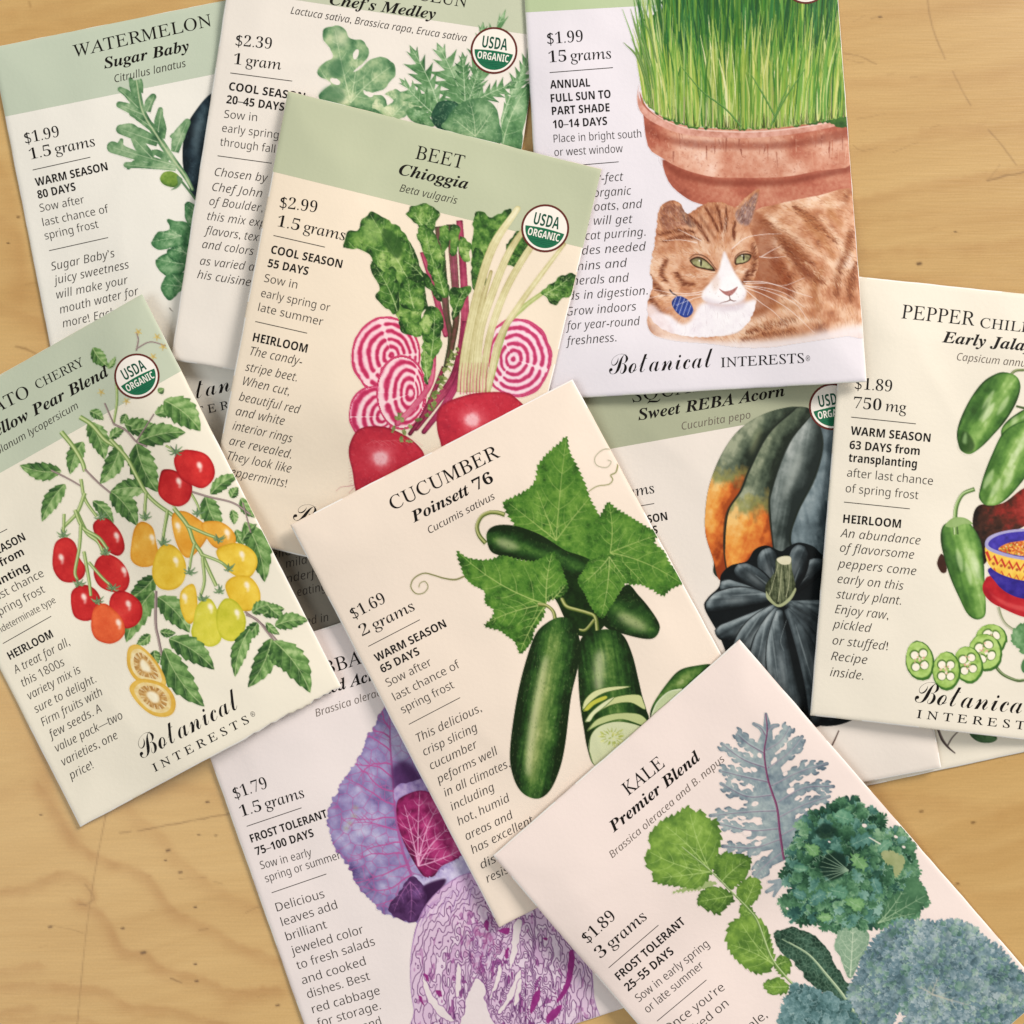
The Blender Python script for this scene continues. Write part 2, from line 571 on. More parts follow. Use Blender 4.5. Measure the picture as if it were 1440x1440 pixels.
def build_envelope(p):
    nu, nv = 61, 85
    # vertices crowd toward the folded edges
    cu = np.linspace(0, 1, nu); cvv = np.linspace(0, 1, nv)
    cu = np.sort(np.r_[cu, 0.004, 0.01, 0.99, 0.996]); cvv = np.sort(np.r_[cvv, 0.003, 0.008, 0.992, 0.997])
    nu, nv = len(cu), len(cvv)
    U, V = np.meshgrid(cu, cvv)
    P = uv_px(p, U, V)
    if p.torn:                                   # ragged bottom edge near the right corner
        rs = np.random.RandomState(4)
        k = np.interp(U[-1], [0, 0.62, 0.7, 1], [0, 0, 1, 1]) * (rs.rand(nu) * 5.0 - 0.8)
        dn = (p.q[3] - p.q[0]) / np.hypot(*(p.q[3] - p.q[0]))
        P[-1] -= dn * k[:, None]; P[-2] -= dn * k[:, None] * 0.6
    sd = ORDER.index(p) * 7
    cu_ = uv_px(p, 0.5, 0.5)
    out = P - cu_; out = out / np.maximum(np.hypot(out[..., 0], out[..., 1]), 1e-6)[..., None]
    near = np.clip(1 - np.minimum(np.minimum(U, 1 - U), np.minimum(V, 1 - V)) / 0.01, 0, 1)
    P = P + out * (near * 1.3 * (fbm(P[..., 0] / 26 + sd, P[..., 1] / 26, sd, 3) - 0.55))[..., None]
    X, Y = P[..., 0], P[..., 1]
    zb = look(p.zbase, X, Y)
    top = world(X, Y, zb + thick(p, U, V)).reshape(-1, 3)
    bot = world(X, Y, zb).reshape(-1, 3)
    n = nu * nv
    ft = grid_faces(nu, nv)
    fb = grid_faces(nu, nv, True) + n
    idx = np.arange(n).reshape(nv, nu)
    rim = np.r_[idx[0, :-1], idx[:-1, -1], idx[-1, :0:-1], idx[:0:-1, 0]]
    r2 = np.roll(rim, -1)
    fs = np.stack([rim, r2, r2 + n, rim + n], -1)
    ctr = uv_px(p, 0.5, 0.5)
    o = world(ctr[0], ctr[1], 0.0); o[2] = bot[:, 2].min()
    p.origin = o
    e = bpy.data.objects.new('seed_packet', None)
    e.empty_display_size = 0.02
    e.location = o
    C.objects.link(e)
    e['label'] = p.label; e['category'] = 'seed packet'; e['group'] = 'seed packets spread on the wooden table'
    p.root = e
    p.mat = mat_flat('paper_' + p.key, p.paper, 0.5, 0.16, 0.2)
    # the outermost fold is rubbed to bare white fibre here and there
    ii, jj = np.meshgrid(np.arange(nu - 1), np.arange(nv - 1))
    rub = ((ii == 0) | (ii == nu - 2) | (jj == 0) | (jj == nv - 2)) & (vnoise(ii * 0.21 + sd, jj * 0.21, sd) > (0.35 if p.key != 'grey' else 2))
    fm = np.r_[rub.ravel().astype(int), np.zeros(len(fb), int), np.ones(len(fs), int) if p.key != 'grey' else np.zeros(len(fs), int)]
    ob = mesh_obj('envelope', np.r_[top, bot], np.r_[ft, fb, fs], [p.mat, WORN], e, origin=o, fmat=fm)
    return ob


def build_band(p):
    if not p.band:
        return
    cu = np.sort(np.r_[np.linspace(0, 1, 61), 0.0005, 0.004, 0.01, 0.99, 0.996, 0.9995])[1:-1]; cvv = np.sort(np.r_[np.linspace(0, 1, 85), 0.0005, 0.003, 0.008]); cvv = np.r_[cvv[(cvv > 0) & (cvv < p.bandv - 0.002)], p.bandv]
    nu, nv = len(cu), len(cvv)
    U, V = np.meshgrid(cu, cvv)
    P = uv_px(p, U, V)
    W = on(p, P[..., 0], P[..., 1], 0.000015).reshape(-1, 3)
    mesh_obj('header_band', W, grid_faces(nu, nv), mat_flat('header_' + p.key, p.band, 0.5, 0.16, 0.2), p.root, origin=p.origin)


def canvas(p, x0, y0, x1, y1):
    cv = Canvas(x0, y0, x1, y1, p.paper)
    if p.band:
        q = uv_px(p, np.array([0, 1, 1, 0]), np.array([0, 0, p.bandv, p.bandv]))
        b = cv.box(q)
        if b:
            cv.put(b, rast(q, *b), hx(p.band), 1.0, False)
    cv.p = p
    return cv


def emit(cv, lift=0.00003):
    """turn the painted area into meshes, one per named picture"""
    p = cv.p
    h, w = cv.h, cv.w
    # spread the coverage by one pixel so the printed edge fades into bare paper
    cov = cv.a > 0.01
    cell = cov[:-1, :-1] | cov[1:, :-1] | cov[:-1, 1:] | cov[1:, 1:]
    tg = np.maximum(np.maximum(cv.t[:-1, :-1], cv.t[1:, :-1]), np.maximum(cv.t[:-1, 1:], cv.t[1:, 1:]))
    yy, xx = np.mgrid[0:h, 0:w]
    U, V = px_uv(p, xx + float(cv.x0), yy + float(cv.y0))
    ok = (U > 0.002) & (U < 0.998) & (V > 0.001) & (V < 0.999)
    cell &= ok[:-1, :-1] | ok[1:, :-1] | ok[:-1, 1:] | ok[1:, 1:]
    SN = uv_px(p, np.clip(U, 0.0015, 0.9985), np.clip(V, 0.001, 0.999))      # full-bleed prints end on the fold
    X = SN[..., 0]; Y = SN[..., 1]
    vis = (X > -30) & (X < 1470) & (Y > -30) & (Y < 1470)
    cell &= vis[:-1, :-1]
    idx = np.arange(h * w).reshape(h, w)
    col = lin(np.clip(cv.c, 0, 1)).reshape(-1, 3)
    for k in range(1, len(cv.names)):
        cy, cx = np.nonzero(cell & (tg == k))
        if not len(cy):
            continue
        f = np.stack([idx[cy, cx], idx[cy + 1, cx], idx[cy + 1, cx + 1], idx[cy, cx + 1]], -1)
        used, inv = np.unique(f, return_inverse=True)
        f = inv.reshape(-1, 4)
        W = on(p, X.ravel()[used], Y.ravel()[used], lift)
        mesh_obj(cv.names[k], W, f, PRINT, p.root, colors=col[used], origin=p.origin)


# ------------------------------------------------------------------ lettering
def mp(s, U, L, D):
    o = ''
    for c in s:
        if U and 'A' <= c <= 'Z':
            o += chr(U + ord(c) - 65)
        elif L and 'a' <= c <= 'z':
            o += chr(L + ord(c) - 97) if not (L == 0x1D44E and c == 'h') else chr(0x210E)
        elif D and '0' <= c <= '9':
            o += chr(D + ord(c) - 48)
        else:
            o += c
    return o


# style: upper, lower, digit code points, outline offset, shear, material
STY = {'cap': (0x1D434, 0x1D44E, 0x1D7CE, 0.0, -0.22, INK),
       'ser': (0x1D434, 0x1D44E, 0x1D7CE, 0.0, -0.22, INK),
       'num': (0x1D400, 0x1D41A, 0x1D7CE, -0.015, 0.0, INK),
       'bi': (0x1D468, 0x1D482, 0x1D7CE, 0.003, 0.0, INK),
       'bd': (0x1D5D4, 0x1D5EE, 0x1D7EC, 0.0, 0.0, INK),
       'lt': (0x1D5A0, 0x1D5BA, 0x1D7E2, -0.007, 0.0, INKG),
       'it': (0x1D608, 0x1D622, 0x1D7E2, -0.007, 0.0, INKG),
       'sci': (0x1D608, 0x1D622, 0x1D7E2, -0.003, 0.0, INKG),
       'scl': (0x1D608, 0x1D622, 0x1D7E2, -0.005, 0.0, INKL),
       'scr': (0x1D4D0, 0x1D4EA, 0x1D7CE, -0.009, 0.0, INK),
       'cs': (0x1D434, 0x1D44E, 0x1D7CE, 0.004, -0.22, INK)}
_fc = {}


GATHER = None            # while a set: only note which words are needed


def glyphs(style, text):
    k = (style, text)
    if GATHER is not None:
        GATHER.add(k)
        return np.array([[0.0, 0.0], [1.0, 1.0]]), np.array([[0, 1, 1]])
    return _fc[k]


def cast_type(keys):
    """cut all the words at once: one text curve each, read back as flat triangles"""
    obs = []
    for style, text in sorted(keys):
        U, L, D, off, sh, _ = STY[style]
        cu = bpy.data.curves.new('type', 'FONT')
        cu.body = mp(text, U, L, D)
        cu.offset = off; cu.shear = sh; cu.resolution_u = 3
        if style == 'cs':
            cu.space_character = 1.55
        ob = bpy.data.objects.new('type', cu)
        C.objects.link(ob)
        obs.append(((style, text), ob))
    dg = bpy.context.evaluated_depsgraph_get()
    for k, ob in obs:
        me = ob.evaluated_get(dg).to_mesh()
        co = np.zeros(len(me.vertices) * 3, np.float32); me.vertices.foreach_get('co', co)
        me.calc_loop_triangles()
        tr = np.zeros(len(me.loop_triangles) * 3, np.int32); me.loop_triangles.foreach_get('vertices', tr)
        _fc[k] = (co.reshape(-1, 3)[:, :2].astype(float), tr.reshape(-1, 3))
        ob.evaluated_get(dg).to_mesh_clear()
    for k, ob in obs:
        cu = ob.data
        bpy.data.objects.remove(ob); bpy.data.curves.remove(cu)


_caph = {}


def caph(style):
    if GATHER is not None:
        glyphs(style, 'B' if style == 'scr' else 'E')
        return 1.0
    if style not in _caph:
        co, _ = glyphs(style, 'B' if style == 'scr' else 'E')
        _caph[style] = co[:, 1].max() - max(0.0, co[:, 1].min())
    return _caph[style]


def lay(style, text, x0, y0, x1, y1, cap):
    """triangles of one printed line in photo pixels, set between two baseline points"""
    co, tr = glyphs(style, text)
    L = math.hypot(x1 - x0, y1 - y0)
    d = np.array([x1 - x0, y1 - y0]) / L
    up = np.array([d[1], -d[0]])
    a, b = co[:, 0].min(), co[:, 0].max()
    X = (co[:, 0] - a) * L / (b - a)
    Y = co[:, 1] * cap / caph(style)
    return np.array([x0, y0]) + X[:, None] * d + Y[:, None] * up, tr


def rule(x0, y0, x1, y1, wd=1.0):
    n = 12
    t = np.linspace(0, 1, n)[:, None]
    c = np.array([x0, y0]) + t * np.array([x1 - x0, y1 - y0])
    L = math.hypot(x1 - x0, y1 - y0)
    nn = np.array([-(y1 - y0), x1 - x0]) / L * wd / 2
    P = np.concatenate([c - nn, c + nn])
    tr = []
    for i in range(n - 1):
        tr += [[i, i + n, i + 1], [i + 1, i + n, i + n + 1]]
    return P, np.array(tr)


def typeset(p, name, lines, lift=0.000045, parent=None):
    """one mesh of lettering from several lines; each line (style, text, x0,y0,x1,y1, cap) or ('rule', x0,y0,x1,y1)"""
    mats, V, F, M, n = [], [], [], [], 0
    for ln in lines:
        if ln[0] == 'ser':                       # figures and words come from two faces of one family
            _, tx, x0, y0, x1, y1, cap = ln
            a, _s, b = tx.partition(' ')
            wd = lambda st, t: np.ptp(glyphs(st, t)[0][:, 0]) / caph(st)
            if b:
                wa, wb = wd('num', a), wd('ser', b); tot = wa + wb + 0.38
                k1, k2 = wa / tot, (wa + 0.38) / tot
                P1, t1 = lay('num', a, x0, y0, x0 + (x1 - x0) * k1, y0 + (y1 - y0) * k1, cap)
                P2, t2 = lay('ser', b, x0 + (x1 - x0) * k2, y0 + (y1 - y0) * k2, x1, y1, cap)
                P, tr = np.concatenate([P1, P2]), np.concatenate([t1, t2 + len(P1)])
            else:
                P, tr = lay('num', a, x0, y0, x1, y1, cap)
            mt = INK
        elif ln[0] == 'rule':
            P, tr = rule(*ln[1:]); mt = INKG
        else:
            P, tr = lay(*ln); mt = STY[ln[0]][5]
        if mt not in mats:
            mats.append(mt)
        V.append(P); F.append(tr + n); M += [mats.index(mt)] * len(tr); n += len(P)
    if GATHER is not None:
        return None
    V = np.concatenate(V); F = np.concatenate(F)
    # make every triangle face up
    a, b, c = V[F[:, 0]], V[F[:, 1]], V[F[:, 2]]
    cr = (b[:, 0] - a[:, 0]) * (c[:, 1] - a[:, 1]) - (b[:, 1] - a[:, 1]) * (c[:, 0] - a[:, 0])
    F[cr > 0] = F[cr > 0][:, ::-1]
    o = mesh_obj(name, on(p, V[:, 0], V[:, 1], lift), F, mats, parent or p.root, origin=p.origin, fmat=M)
    return o


def fan(cx, cy, r, a0=0.0, a1=2 * math.pi, n=40, r2=0.0):
    """disc or ring in photo pixels, cut into rings so that it follows the bent paper"""
    t = np.linspace(a0, a1, n)
    k = 7 if r2 == 0.0 else 2
    P = np.concatenate([np.stack([cx + q * np.cos(t), cy + q * np.sin(t)], -1) for q in np.linspace(r2, r, k)])
    f = []
    for j in range(k - 1):
        for i in range(n - 1):
            q = j * n + i
            f += [[q, q + 1, q + n + 1], [q, q + n + 1, q + n]]
    return P, np.array(f)


def up_tris(V, F):
    a, b, c = V[F[:, 0]], V[F[:, 1]], V[F[:, 2]]
    cr = (b[:, 0] - a[:, 0]) * (c[:, 1] - a[:, 1]) - (b[:, 1] - a[:, 1]) * (c[:, 0] - a[:, 0])
    F[cr > 0] = F[cr > 0][:, ::-1]
    return F


def seal(p, cx, cy, r, ang):
    """round organic seal: maroon ring, white field, green lower half, two words"""
    def disc(name, P, F, m, lift, par):
        if GATHER is not None:
            return None
        return mesh_obj(name, on(p, P[:, 0], P[:, 1], lift), up_tris(P, F), m, par, origin=p.origin)
    ca, sa = math.cos(ang), math.sin(ang)
    s = disc('organic_seal', *fan(cx, cy, r * 0.93), SEALWHITE, 0.00006, p.root)
    disc('seal_ring', *fan(cx, cy, r, r2=r * 0.915), SEALRED, 0.00007, s)
    # lower field: the part of the inner disc under a slanting horizon
    t = np.linspace(0, 1, 30)
    a = math.radians(4) + t * math.radians(172)
    o = np.stack([r * 0.83 * np.cos(a), r * 0.83 * np.sin(a)], -1)
    i = np.stack([r * 0.83 * np.cos(a[0]) * (1 - 2 * t), np.full(30, o[0, 1] - 0.0) - r * 0.05 * np.sin(math.pi * t)], -1)
    P = np.concatenate([i + (o - i) * w_ for w_ in np.linspace(0, 1, 6)])
    P = np.stack([cx + P[:, 0] * ca - P[:, 1] * sa, cy + P[:, 0] * sa + P[:, 1] * ca], -1)
    f = []
    for k in range(29):
        for q in range(0, 150, 30):
            f += [[q + k, q + k + 1, q + 31 + k], [q + k, q + 31 + k, q + 30 + k]]
    disc('seal_field', P, np.array(f), SEALGREEN, 0.00007, s)
    # furrows
    VV, FF, n = [], [], 0
    for k in range(4):
        x0, y0 = -r * (0.5 - 0.1 * k), r * (0.62 + 0.03 * k)
        P2, F2 = rule(x0 + r * 0.12 * k, r * (0.56 + 0.05 * k), r * (0.55 - 0.09 * k), r * (0.47 + 0.1 * k), 0.55)
        VV.append(P2); FF.append(F2 + n); n += len(P2)
    P = np.concatenate(VV); F = np.concatenate(FF)
    P = np.stack([cx + P[:, 0] * ca - P[:, 1] * sa, cy + P[:, 0] * sa + P[:, 1] * ca], -1)
    disc('seal_furrows', P, F, SEALDARK, 0.00008, s)

    def word(txt, x, y, wd, cap, m, lift):
        x0, y0 = cx + (x - wd / 2) * ca - y * sa, cy + (x - wd / 2) * sa + y * ca
        x1, y1 = cx + (x + wd / 2) * ca - y * sa, cy + (x + wd / 2) * sa + y * ca
        P, F = lay('bd', txt, x0, y0, x1, y1, cap)
        disc('seal_lettering', P, F, m, lift, s)
    word('USDA', 0, -r * 0.07, r * 1.08, r * 0.5, SEALDARK, 0.00008)
    word('ORGANIC', 0, r * 0.42, r * 1.34, r * 0.31, SEALWHITE, 0.00009)


# ------------------------------------------------------------------ the plywood table
def build_table():
    st = 2.0
    fine = np.arange(-130, 1571, st)
    ax = np.r_[[-5200, -3000, -1700, -900, -420], fine, [1850, 2400, 3300, 4600, 6600]]
    X, Y = np.meshgrid(ax, ax)
    n = len(ax)
    W = world(X, Y, 0.0).reshape(-1, 3)
    # figure of the veneer: long soft bands that bend round the flame lines
    warp = 60 * (fbm(X / 330, Y / 260, 3, 2) - 0.5) + 22 * (fbm(X / 90, Y / 70, 8, 2) - 0.5)
    A = X * 0.985 - Y * 0.17; B = X * 0.17 + Y * 0.985 + warp
    T = 0.55 + 0.20 * (2 * fbm(A / 520, B / 46, 11, 3) - 1) + 0.10 * (2 * fbm(A / 240, B / 9, 21, 2) - 1)
    T += 0.10 * (2 * fbm(X / 420, Y / 420, 5, 2) - 1)
    ramp = np.array([hx(c) for c in ('b2874f', 'c39b5f', 'cda76b', 'd5b278')])
    T = np.clip(T, 0, 1)
    col = np.stack([np.interp(T, [0, 0.38, 0.68, 1], ramp[:, i]) for i in range(3)], -1)

    sub = (slice(5, 5 + len(fine)), slice(5, 5 + len(fine)))
    fx, fy = X[sub], Y[sub]

    def streak(pts, wd, tint, k, soft=1.0, fade=0.5, seed=0, jit=0.0):
        """darken along a traced grain line or scratch; wd in photo pixels"""
        p = catmull(pts, 5, False)
        D = np.full(fx.shape, 1e9)
        pad = wd * 4 + 10
        x0, x1 = p[:, 0].min() - pad, p[:, 0].max() + pad
        y0, y1 = p[:, 1].min() - pad, p[:, 1].max() + pad
        ix = (fine >= x0) & (fine <= x1); iy = (fine >= y0) & (fine <= y1)
        if not ix.any() or not iy.any():
            return
        gx_, gy_ = np.meshgrid(fine[ix], fine[iy])
        wob = jit * (fbm(gx_ / 9, gy_ / 9, seed + 2, 2) - 0.5)
        gy2 = gy_ + wob
        d = np.full(gx_.shape, 1e9); side = np.zeros(gx_.shape)
        for a, b in zip(p[:-1], p[1:]):
            L2 = max(1e-9, ((b - a) ** 2).sum())
            t = np.clip(((gx_ - a[0]) * (b[0] - a[0]) + (gy2 - a[1]) * (b[1] - a[1])) / L2, 0, 1)
            dx, dy = gx_ - a[0] - t * (b[0] - a[0]), gy2 - a[1] - t * (b[1] - a[1])
            dd = np.hypot(dx, dy)
            sg = np.sign((b[0] - a[0]) * dy - (b[1] - a[1]) * dx)
            side = np.where(dd < d, sg, side); d = np.minimum(d, dd)
        # crisp on one side, fading on the other, as growth rings do
        s = np.where(side > 0, wd * (1 + fade * 3), wd)
        m = k * np.exp(-(d / s) ** 2 * soft) * (0.55 + 0.9 * vnoise(gx_ / 16, gy_ / 16, seed + 4) * 0.6)
        yy, xx = np.ix_(np.nonzero(iy)[0] + 5, np.nonzero(ix)[0] + 5)
        c = col[yy, xx]
        col[yy, xx] = c * (1 - m[..., None]) + hx(tint) * m[..., None]

    G = 'a3713c'
    for i, (pts, wd, k) in enumerate([
        ([(-20, 1257), (39, 1247), (72, 1232), (100, 1230), (125, 1243), (133, 1262)], 4.0, 0.55),
        ([(60, 1110), (103, 1179), (136, 1204), (172, 1218), (205, 1232), (222, 1251), (242, 1279), (272, 1295), (303, 1309), (333, 1329), (390, 1349)], 4.0, 0.62),
        ([(111, 1268), (139, 1284), (155, 1304), (167, 1329), (180, 1340), (205, 1343), (222, 1359), (255, 1370), (289, 1379), (325, 1394), (390, 1392)], 4.2, 0.65),
        ([(-10, 1392), (19, 1387), (72, 1386), (117, 1389), (150, 1395), (167, 1409), (189, 1418), (239, 1419), (278, 1432), (340, 1450)], 4.0, 0.6),
        ([(180, 1132), (194, 1151), (230, 1179), (250, 1207), (278, 1232), (314, 1257), (347, 1271), (370, 1279)], 5.0, 0.4),
        ([(-20, 1368), (20, 1362), (53, 1356)], 3.5, 0.45), ([(-20, 1430), (10, 1422), (42, 1415)], 3.5, 0.5),
        ([(16, 1434), (60, 1431), (90, 1430), (120, 1435), (160, 1450)], 3.0, 0.4),
        ([(150, 1130), (210, 1110), (260, 1106), (300, 1114)], 6.0, 0.4),
        ([(62, 1060), (70, 1110), (95, 1160), (112, 1180)], 6.0, 0.35),
        ([(1190, 214), (1279, 193), (1330, 182), (1450, 178)], 5.0, 0.42),
        ([(1200, 286), (1290, 262), (1330, 256), (1373, 250), (1460, 238)], 5.0, 0.45),
        ([(1190, 115), (1260, 112), (1373, 106), (1460, 92)], 6.0, 0.3),
        ([(1205, 356), (1318, 350), (1380, 347), (1460, 338)], 5.0, 0.38),
        ([(1190, 22), (1280, 12), (1460, -6)], 6.0, 0.25), ([(1190, 150), (1300, 160), (1460, 140)], 7.0, 0.2),
        ([(1205, 310), (1320, 300), (1460, 296)], 7.0, 0.22), ([(1240, 385), (1330, 392), (1460, 378)], 5.0, 0.25),
        ([(1240, 1120), (1320, 1128), (1380, 1140), (1460, 1136)], 9.0, 0.3), ([(1270, 1180), (1340, 1200), (1460, 1188)], 9.0, 0.2),
        ([(1340, 1250), (1400, 1262), (1460, 1256)], 8.0, 0.22),
        ([(-20, 60), (60, 38), (150, 20), (240, -4)], 7.0, 0.25), ([(-20, 22), (80, 6), (120, -5)], 6.0, 0.3),
        ([(-20, 300), (20, 330), (40, 400), (66, 470)], 9.0, 0.35), ([(-20, 215), (10, 260), (25, 340), (30, 420)], 7.0, 0.3),
        ([(-20, 420), (20, 440), (60, 452)], 5.0, 0.3), ([(-20, 960), (20, 1000), (60, 1060)], 8.0, 0.25),
        ([(-20, 1120), (30, 1110), (66, 1100)], 6.0, 0.2), ([(300, 1430), (340, 1402), (420, 1380)], 6.0, 0.25),
    ]):
        streak(pts, wd * 1.25, G, k * 0.62, seed=i, jit=6.0)
    D = '6d4a26'
    for i, (pts, wd, k) in enumerate([
        ([(150, 1140), (136, 1212), (122, 1304), (111, 1415), (107, 1460)], 1.2, 0.5),
        ([(193, 1169), (240, 1160), (280, 1152), (330, 1143)], 1.3, 0.75), ([(168, 1171), (184, 1169)], 1.5, 0.5),
        ([(1304, -5), (1307, 20), (1315, 50), (1329, 83)], 1.4, 0.6), ([(1340, 101), (1352, 125), (1365, 148)], 1.3, 0.55),
        ([(1390, 183), (1410, 206), (1429, 231)], 1.4, 0.6), ([(1388, 254), (1415, 247), (1460, 238)], 1.5, 0.8),
        ([(1390, 252), (1400, 240), (1406, 233)], 1.1, 0.4), ([(1187, 75), (1210, 80), (1232, 90)], 1.2, 0.55),
        ([(1190, 84), (1215, 89)], 1.0, 0.4), ([(1205, 167), (1222, 164), (1245, 161)], 1.0, 0.4),
        ([(22, 487), (40, 492), (54, 500)], 1.6, 0.6), ([(41, 2), (43, 9)], 2.0, 0.6), ([(111, 1271), (120, 1273)], 1.6, 0.6),
        ([(70, 1302), (95, 1306), (116, 1311)], 1.0, 0.35), ([(280, 1308), (292, 1306)], 1.4, 0.6), ([(240, 1376), (255, 1382)], 1.5, 0.7),
        ([(252, 1236), (272, 1235), (290, 1233)], 1.0, 0.35), ([(346, 1284), (356, 1279), (364, 1275)], 1.3, 0.5),
        ([(1200, 205), (1212, 212), (1235, 207)], 1.0, 0.35), ([(1240, 24), (1225, 26)], 1.2, 0.4), ([(1256, 214), (1290, 200)], 1.0, 0.35),
        ([(1217, 22), (1200, 30)], 1.0, 0.3), ([(300, 1240), (312, 1243)], 1.2, 0.4), ([(120, 1243), (132, 1262), (122, 1272)], 2.0, 0.4),
    ]):
        streak(pts, wd * 0.9, '7d5a32', k * 0.75, fade=0.0, seed=40 + i, jit=2.5)
    rs = np.random.RandomState(3)
    for (x, y, r) in [(237, 1196, 2.2), (254, 1227, 2.0), (275, 1276, 1.6), (233, 1210, 1.4), (71, 1304, 2.0), (173, 1306, 1.8), (292, 1128, 1.8),
                      (391, 1414, 2.0), (202, 1340, 2.6), (1293, 371, 2.4), (1344, 326, 1.3), (1296, 1141, 2.0), (1369, 1157, 2.0), (1347, 1243, 1.8),
                      (280, 1174, 1.4), (304, 1175, 1.3), (277, 1380, 1.8), (275, 1356, 1.6), (1238, 24, 1.6), (26, 305, 1.5), (12, 342, 1.3), (58, 1146, 1.4)]:
        streak([(x - r, y), (x + r * 0.6, y - r * 0.3)], r * 0.8, '513619', 0.85, fade=0, seed=int(x), jit=1)
    for k in range(230):                          # short pores along the grain
        x, y = rs.uniform(-60, 1500), rs.uniform(-60, 1500)
        if 230 < x < 1140 and 20 < y < 1400:
            continue
        L = rs.uniform(3, 15); an = -0.17 + rs.normal(0, 0.12)
        streak([(x, y), (x + L * math.cos(an), y + L * math.sin(an))], rs.uniform(0.8, 1.3), '8a6233', rs.uniform(0.12, 0.3), fade=0, seed=k)

    m = bpy.data.materials.new('plywood')
    m.use_nodes = True
    nd = m.node_tree.nodes; lk = m.node_tree.links
    pr = nd['Principled BSDF']
    at = nd.new('ShaderNodeAttribute'); at.attribute_name = 'print'
    tc = nd.new('ShaderNodeTexCoord')
    mp_ = nd.new('ShaderNodeMapping'); mp_.inputs['Rotation'].default_value = (0, 0, math.radians(-10)); mp_.inputs['Scale'].default_value = (90, 1500, 1)
    nz = nd.new('ShaderNodeTexNoise'); nz.inputs['Scale'].default_value = 1.0; nz.inputs['Detail'].default_value = 4
    n2 = nd.new('ShaderNodeTexNoise'); n2.inputs['Scale'].default_value = 1800; n2.inputs['Detail'].default_value = 3
    mr = nd.new('ShaderNodeMapRange'); mr.inputs['To Min'].default_value = 0.92; mr.inputs['To Max'].default_value = 1.07
    mr2 = nd.new('ShaderNodeMapRange'); mr2.inputs['To Min'].default_value = 0.92; mr2.inputs['To Max'].default_value = 1.08
    mx = nd.new('ShaderNodeVectorMath'); mx.operation = 'SCALE'
    mu = nd.new('ShaderNodeMath'); mu.operation = 'MULTIPLY'
    lk.new(tc.outputs['Object'], mp_.inputs['Vector']); lk.new(mp_.outputs['Vector'], nz.inputs['Vector']); lk.new(tc.outputs['Object'], n2.inputs['Vector'])
    lk.new(nz.outputs['Fac'], mr.inputs['Value']); lk.new(n2.outputs['Fac'], mr2.inputs['Value'])
    lk.new(mr.outputs['Result'], mu.inputs[0]); lk.new(mr2.outputs['Result'], mu.inputs[1])
    lk.new(at.outputs['Color'], mx.inputs[0]); lk.new(mu.outputs['Value'], mx.inputs['Scale'])
    lk.new(mx.outputs['Vector'], pr.inputs['Base Color'])
    pr.inputs['Roughness'].default_value = 0.42
    pr.inputs['Specular IOR Level'].default_value = 0.35
    bp = nd.new('ShaderNodeBump'); bp.inputs['Strength'].default_value = 0.15; bp.inputs['Distance'].default_value = 0.0003
    lk.new(nz.outputs['Fac'], bp.inputs['Height']); lk.new(bp.outputs['Normal'], pr.inputs['Normal'])
    # top sheet plus a board edge and underside so the table has thickness
    F = grid_faces(n, n)
    idx = np.arange(n * n).reshape(n, n)
    rim = np.r_[idx[0, :-1], idx[:-1, -1], idx[-1, :0:-1], idx[:0:-1, 0]]
    low = W[rim] - np.array([0, 0, 0.018]); b0 = n * n; k = np.arange(len(rim)); k2 = np.roll(k, -1)
    side = np.stack([rim, np.roll(rim, -1), b0 + k2, b0 + k], -1)
    cs = np.array([b0, b0 + n - 1, b0 + 2 * (n - 1), b0 + 3 * (n - 1)])
    F = np.r_[F, side, cs[None]]
    C2 = np.r_[lin(np.clip(col, 0, 1)).reshape(-1, 3), np.tile(lin(hx('c39459')), (len(rim), 1))]
    o = mesh_obj('table', np.r_[W, low], F, m, None, colors=C2, smooth=False)
    o['kind'] = 'structure'
    o['label'] = 'pale plywood table top with soft brown grain lines and small dark scratches'
    return o


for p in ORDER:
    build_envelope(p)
    build_band(p)


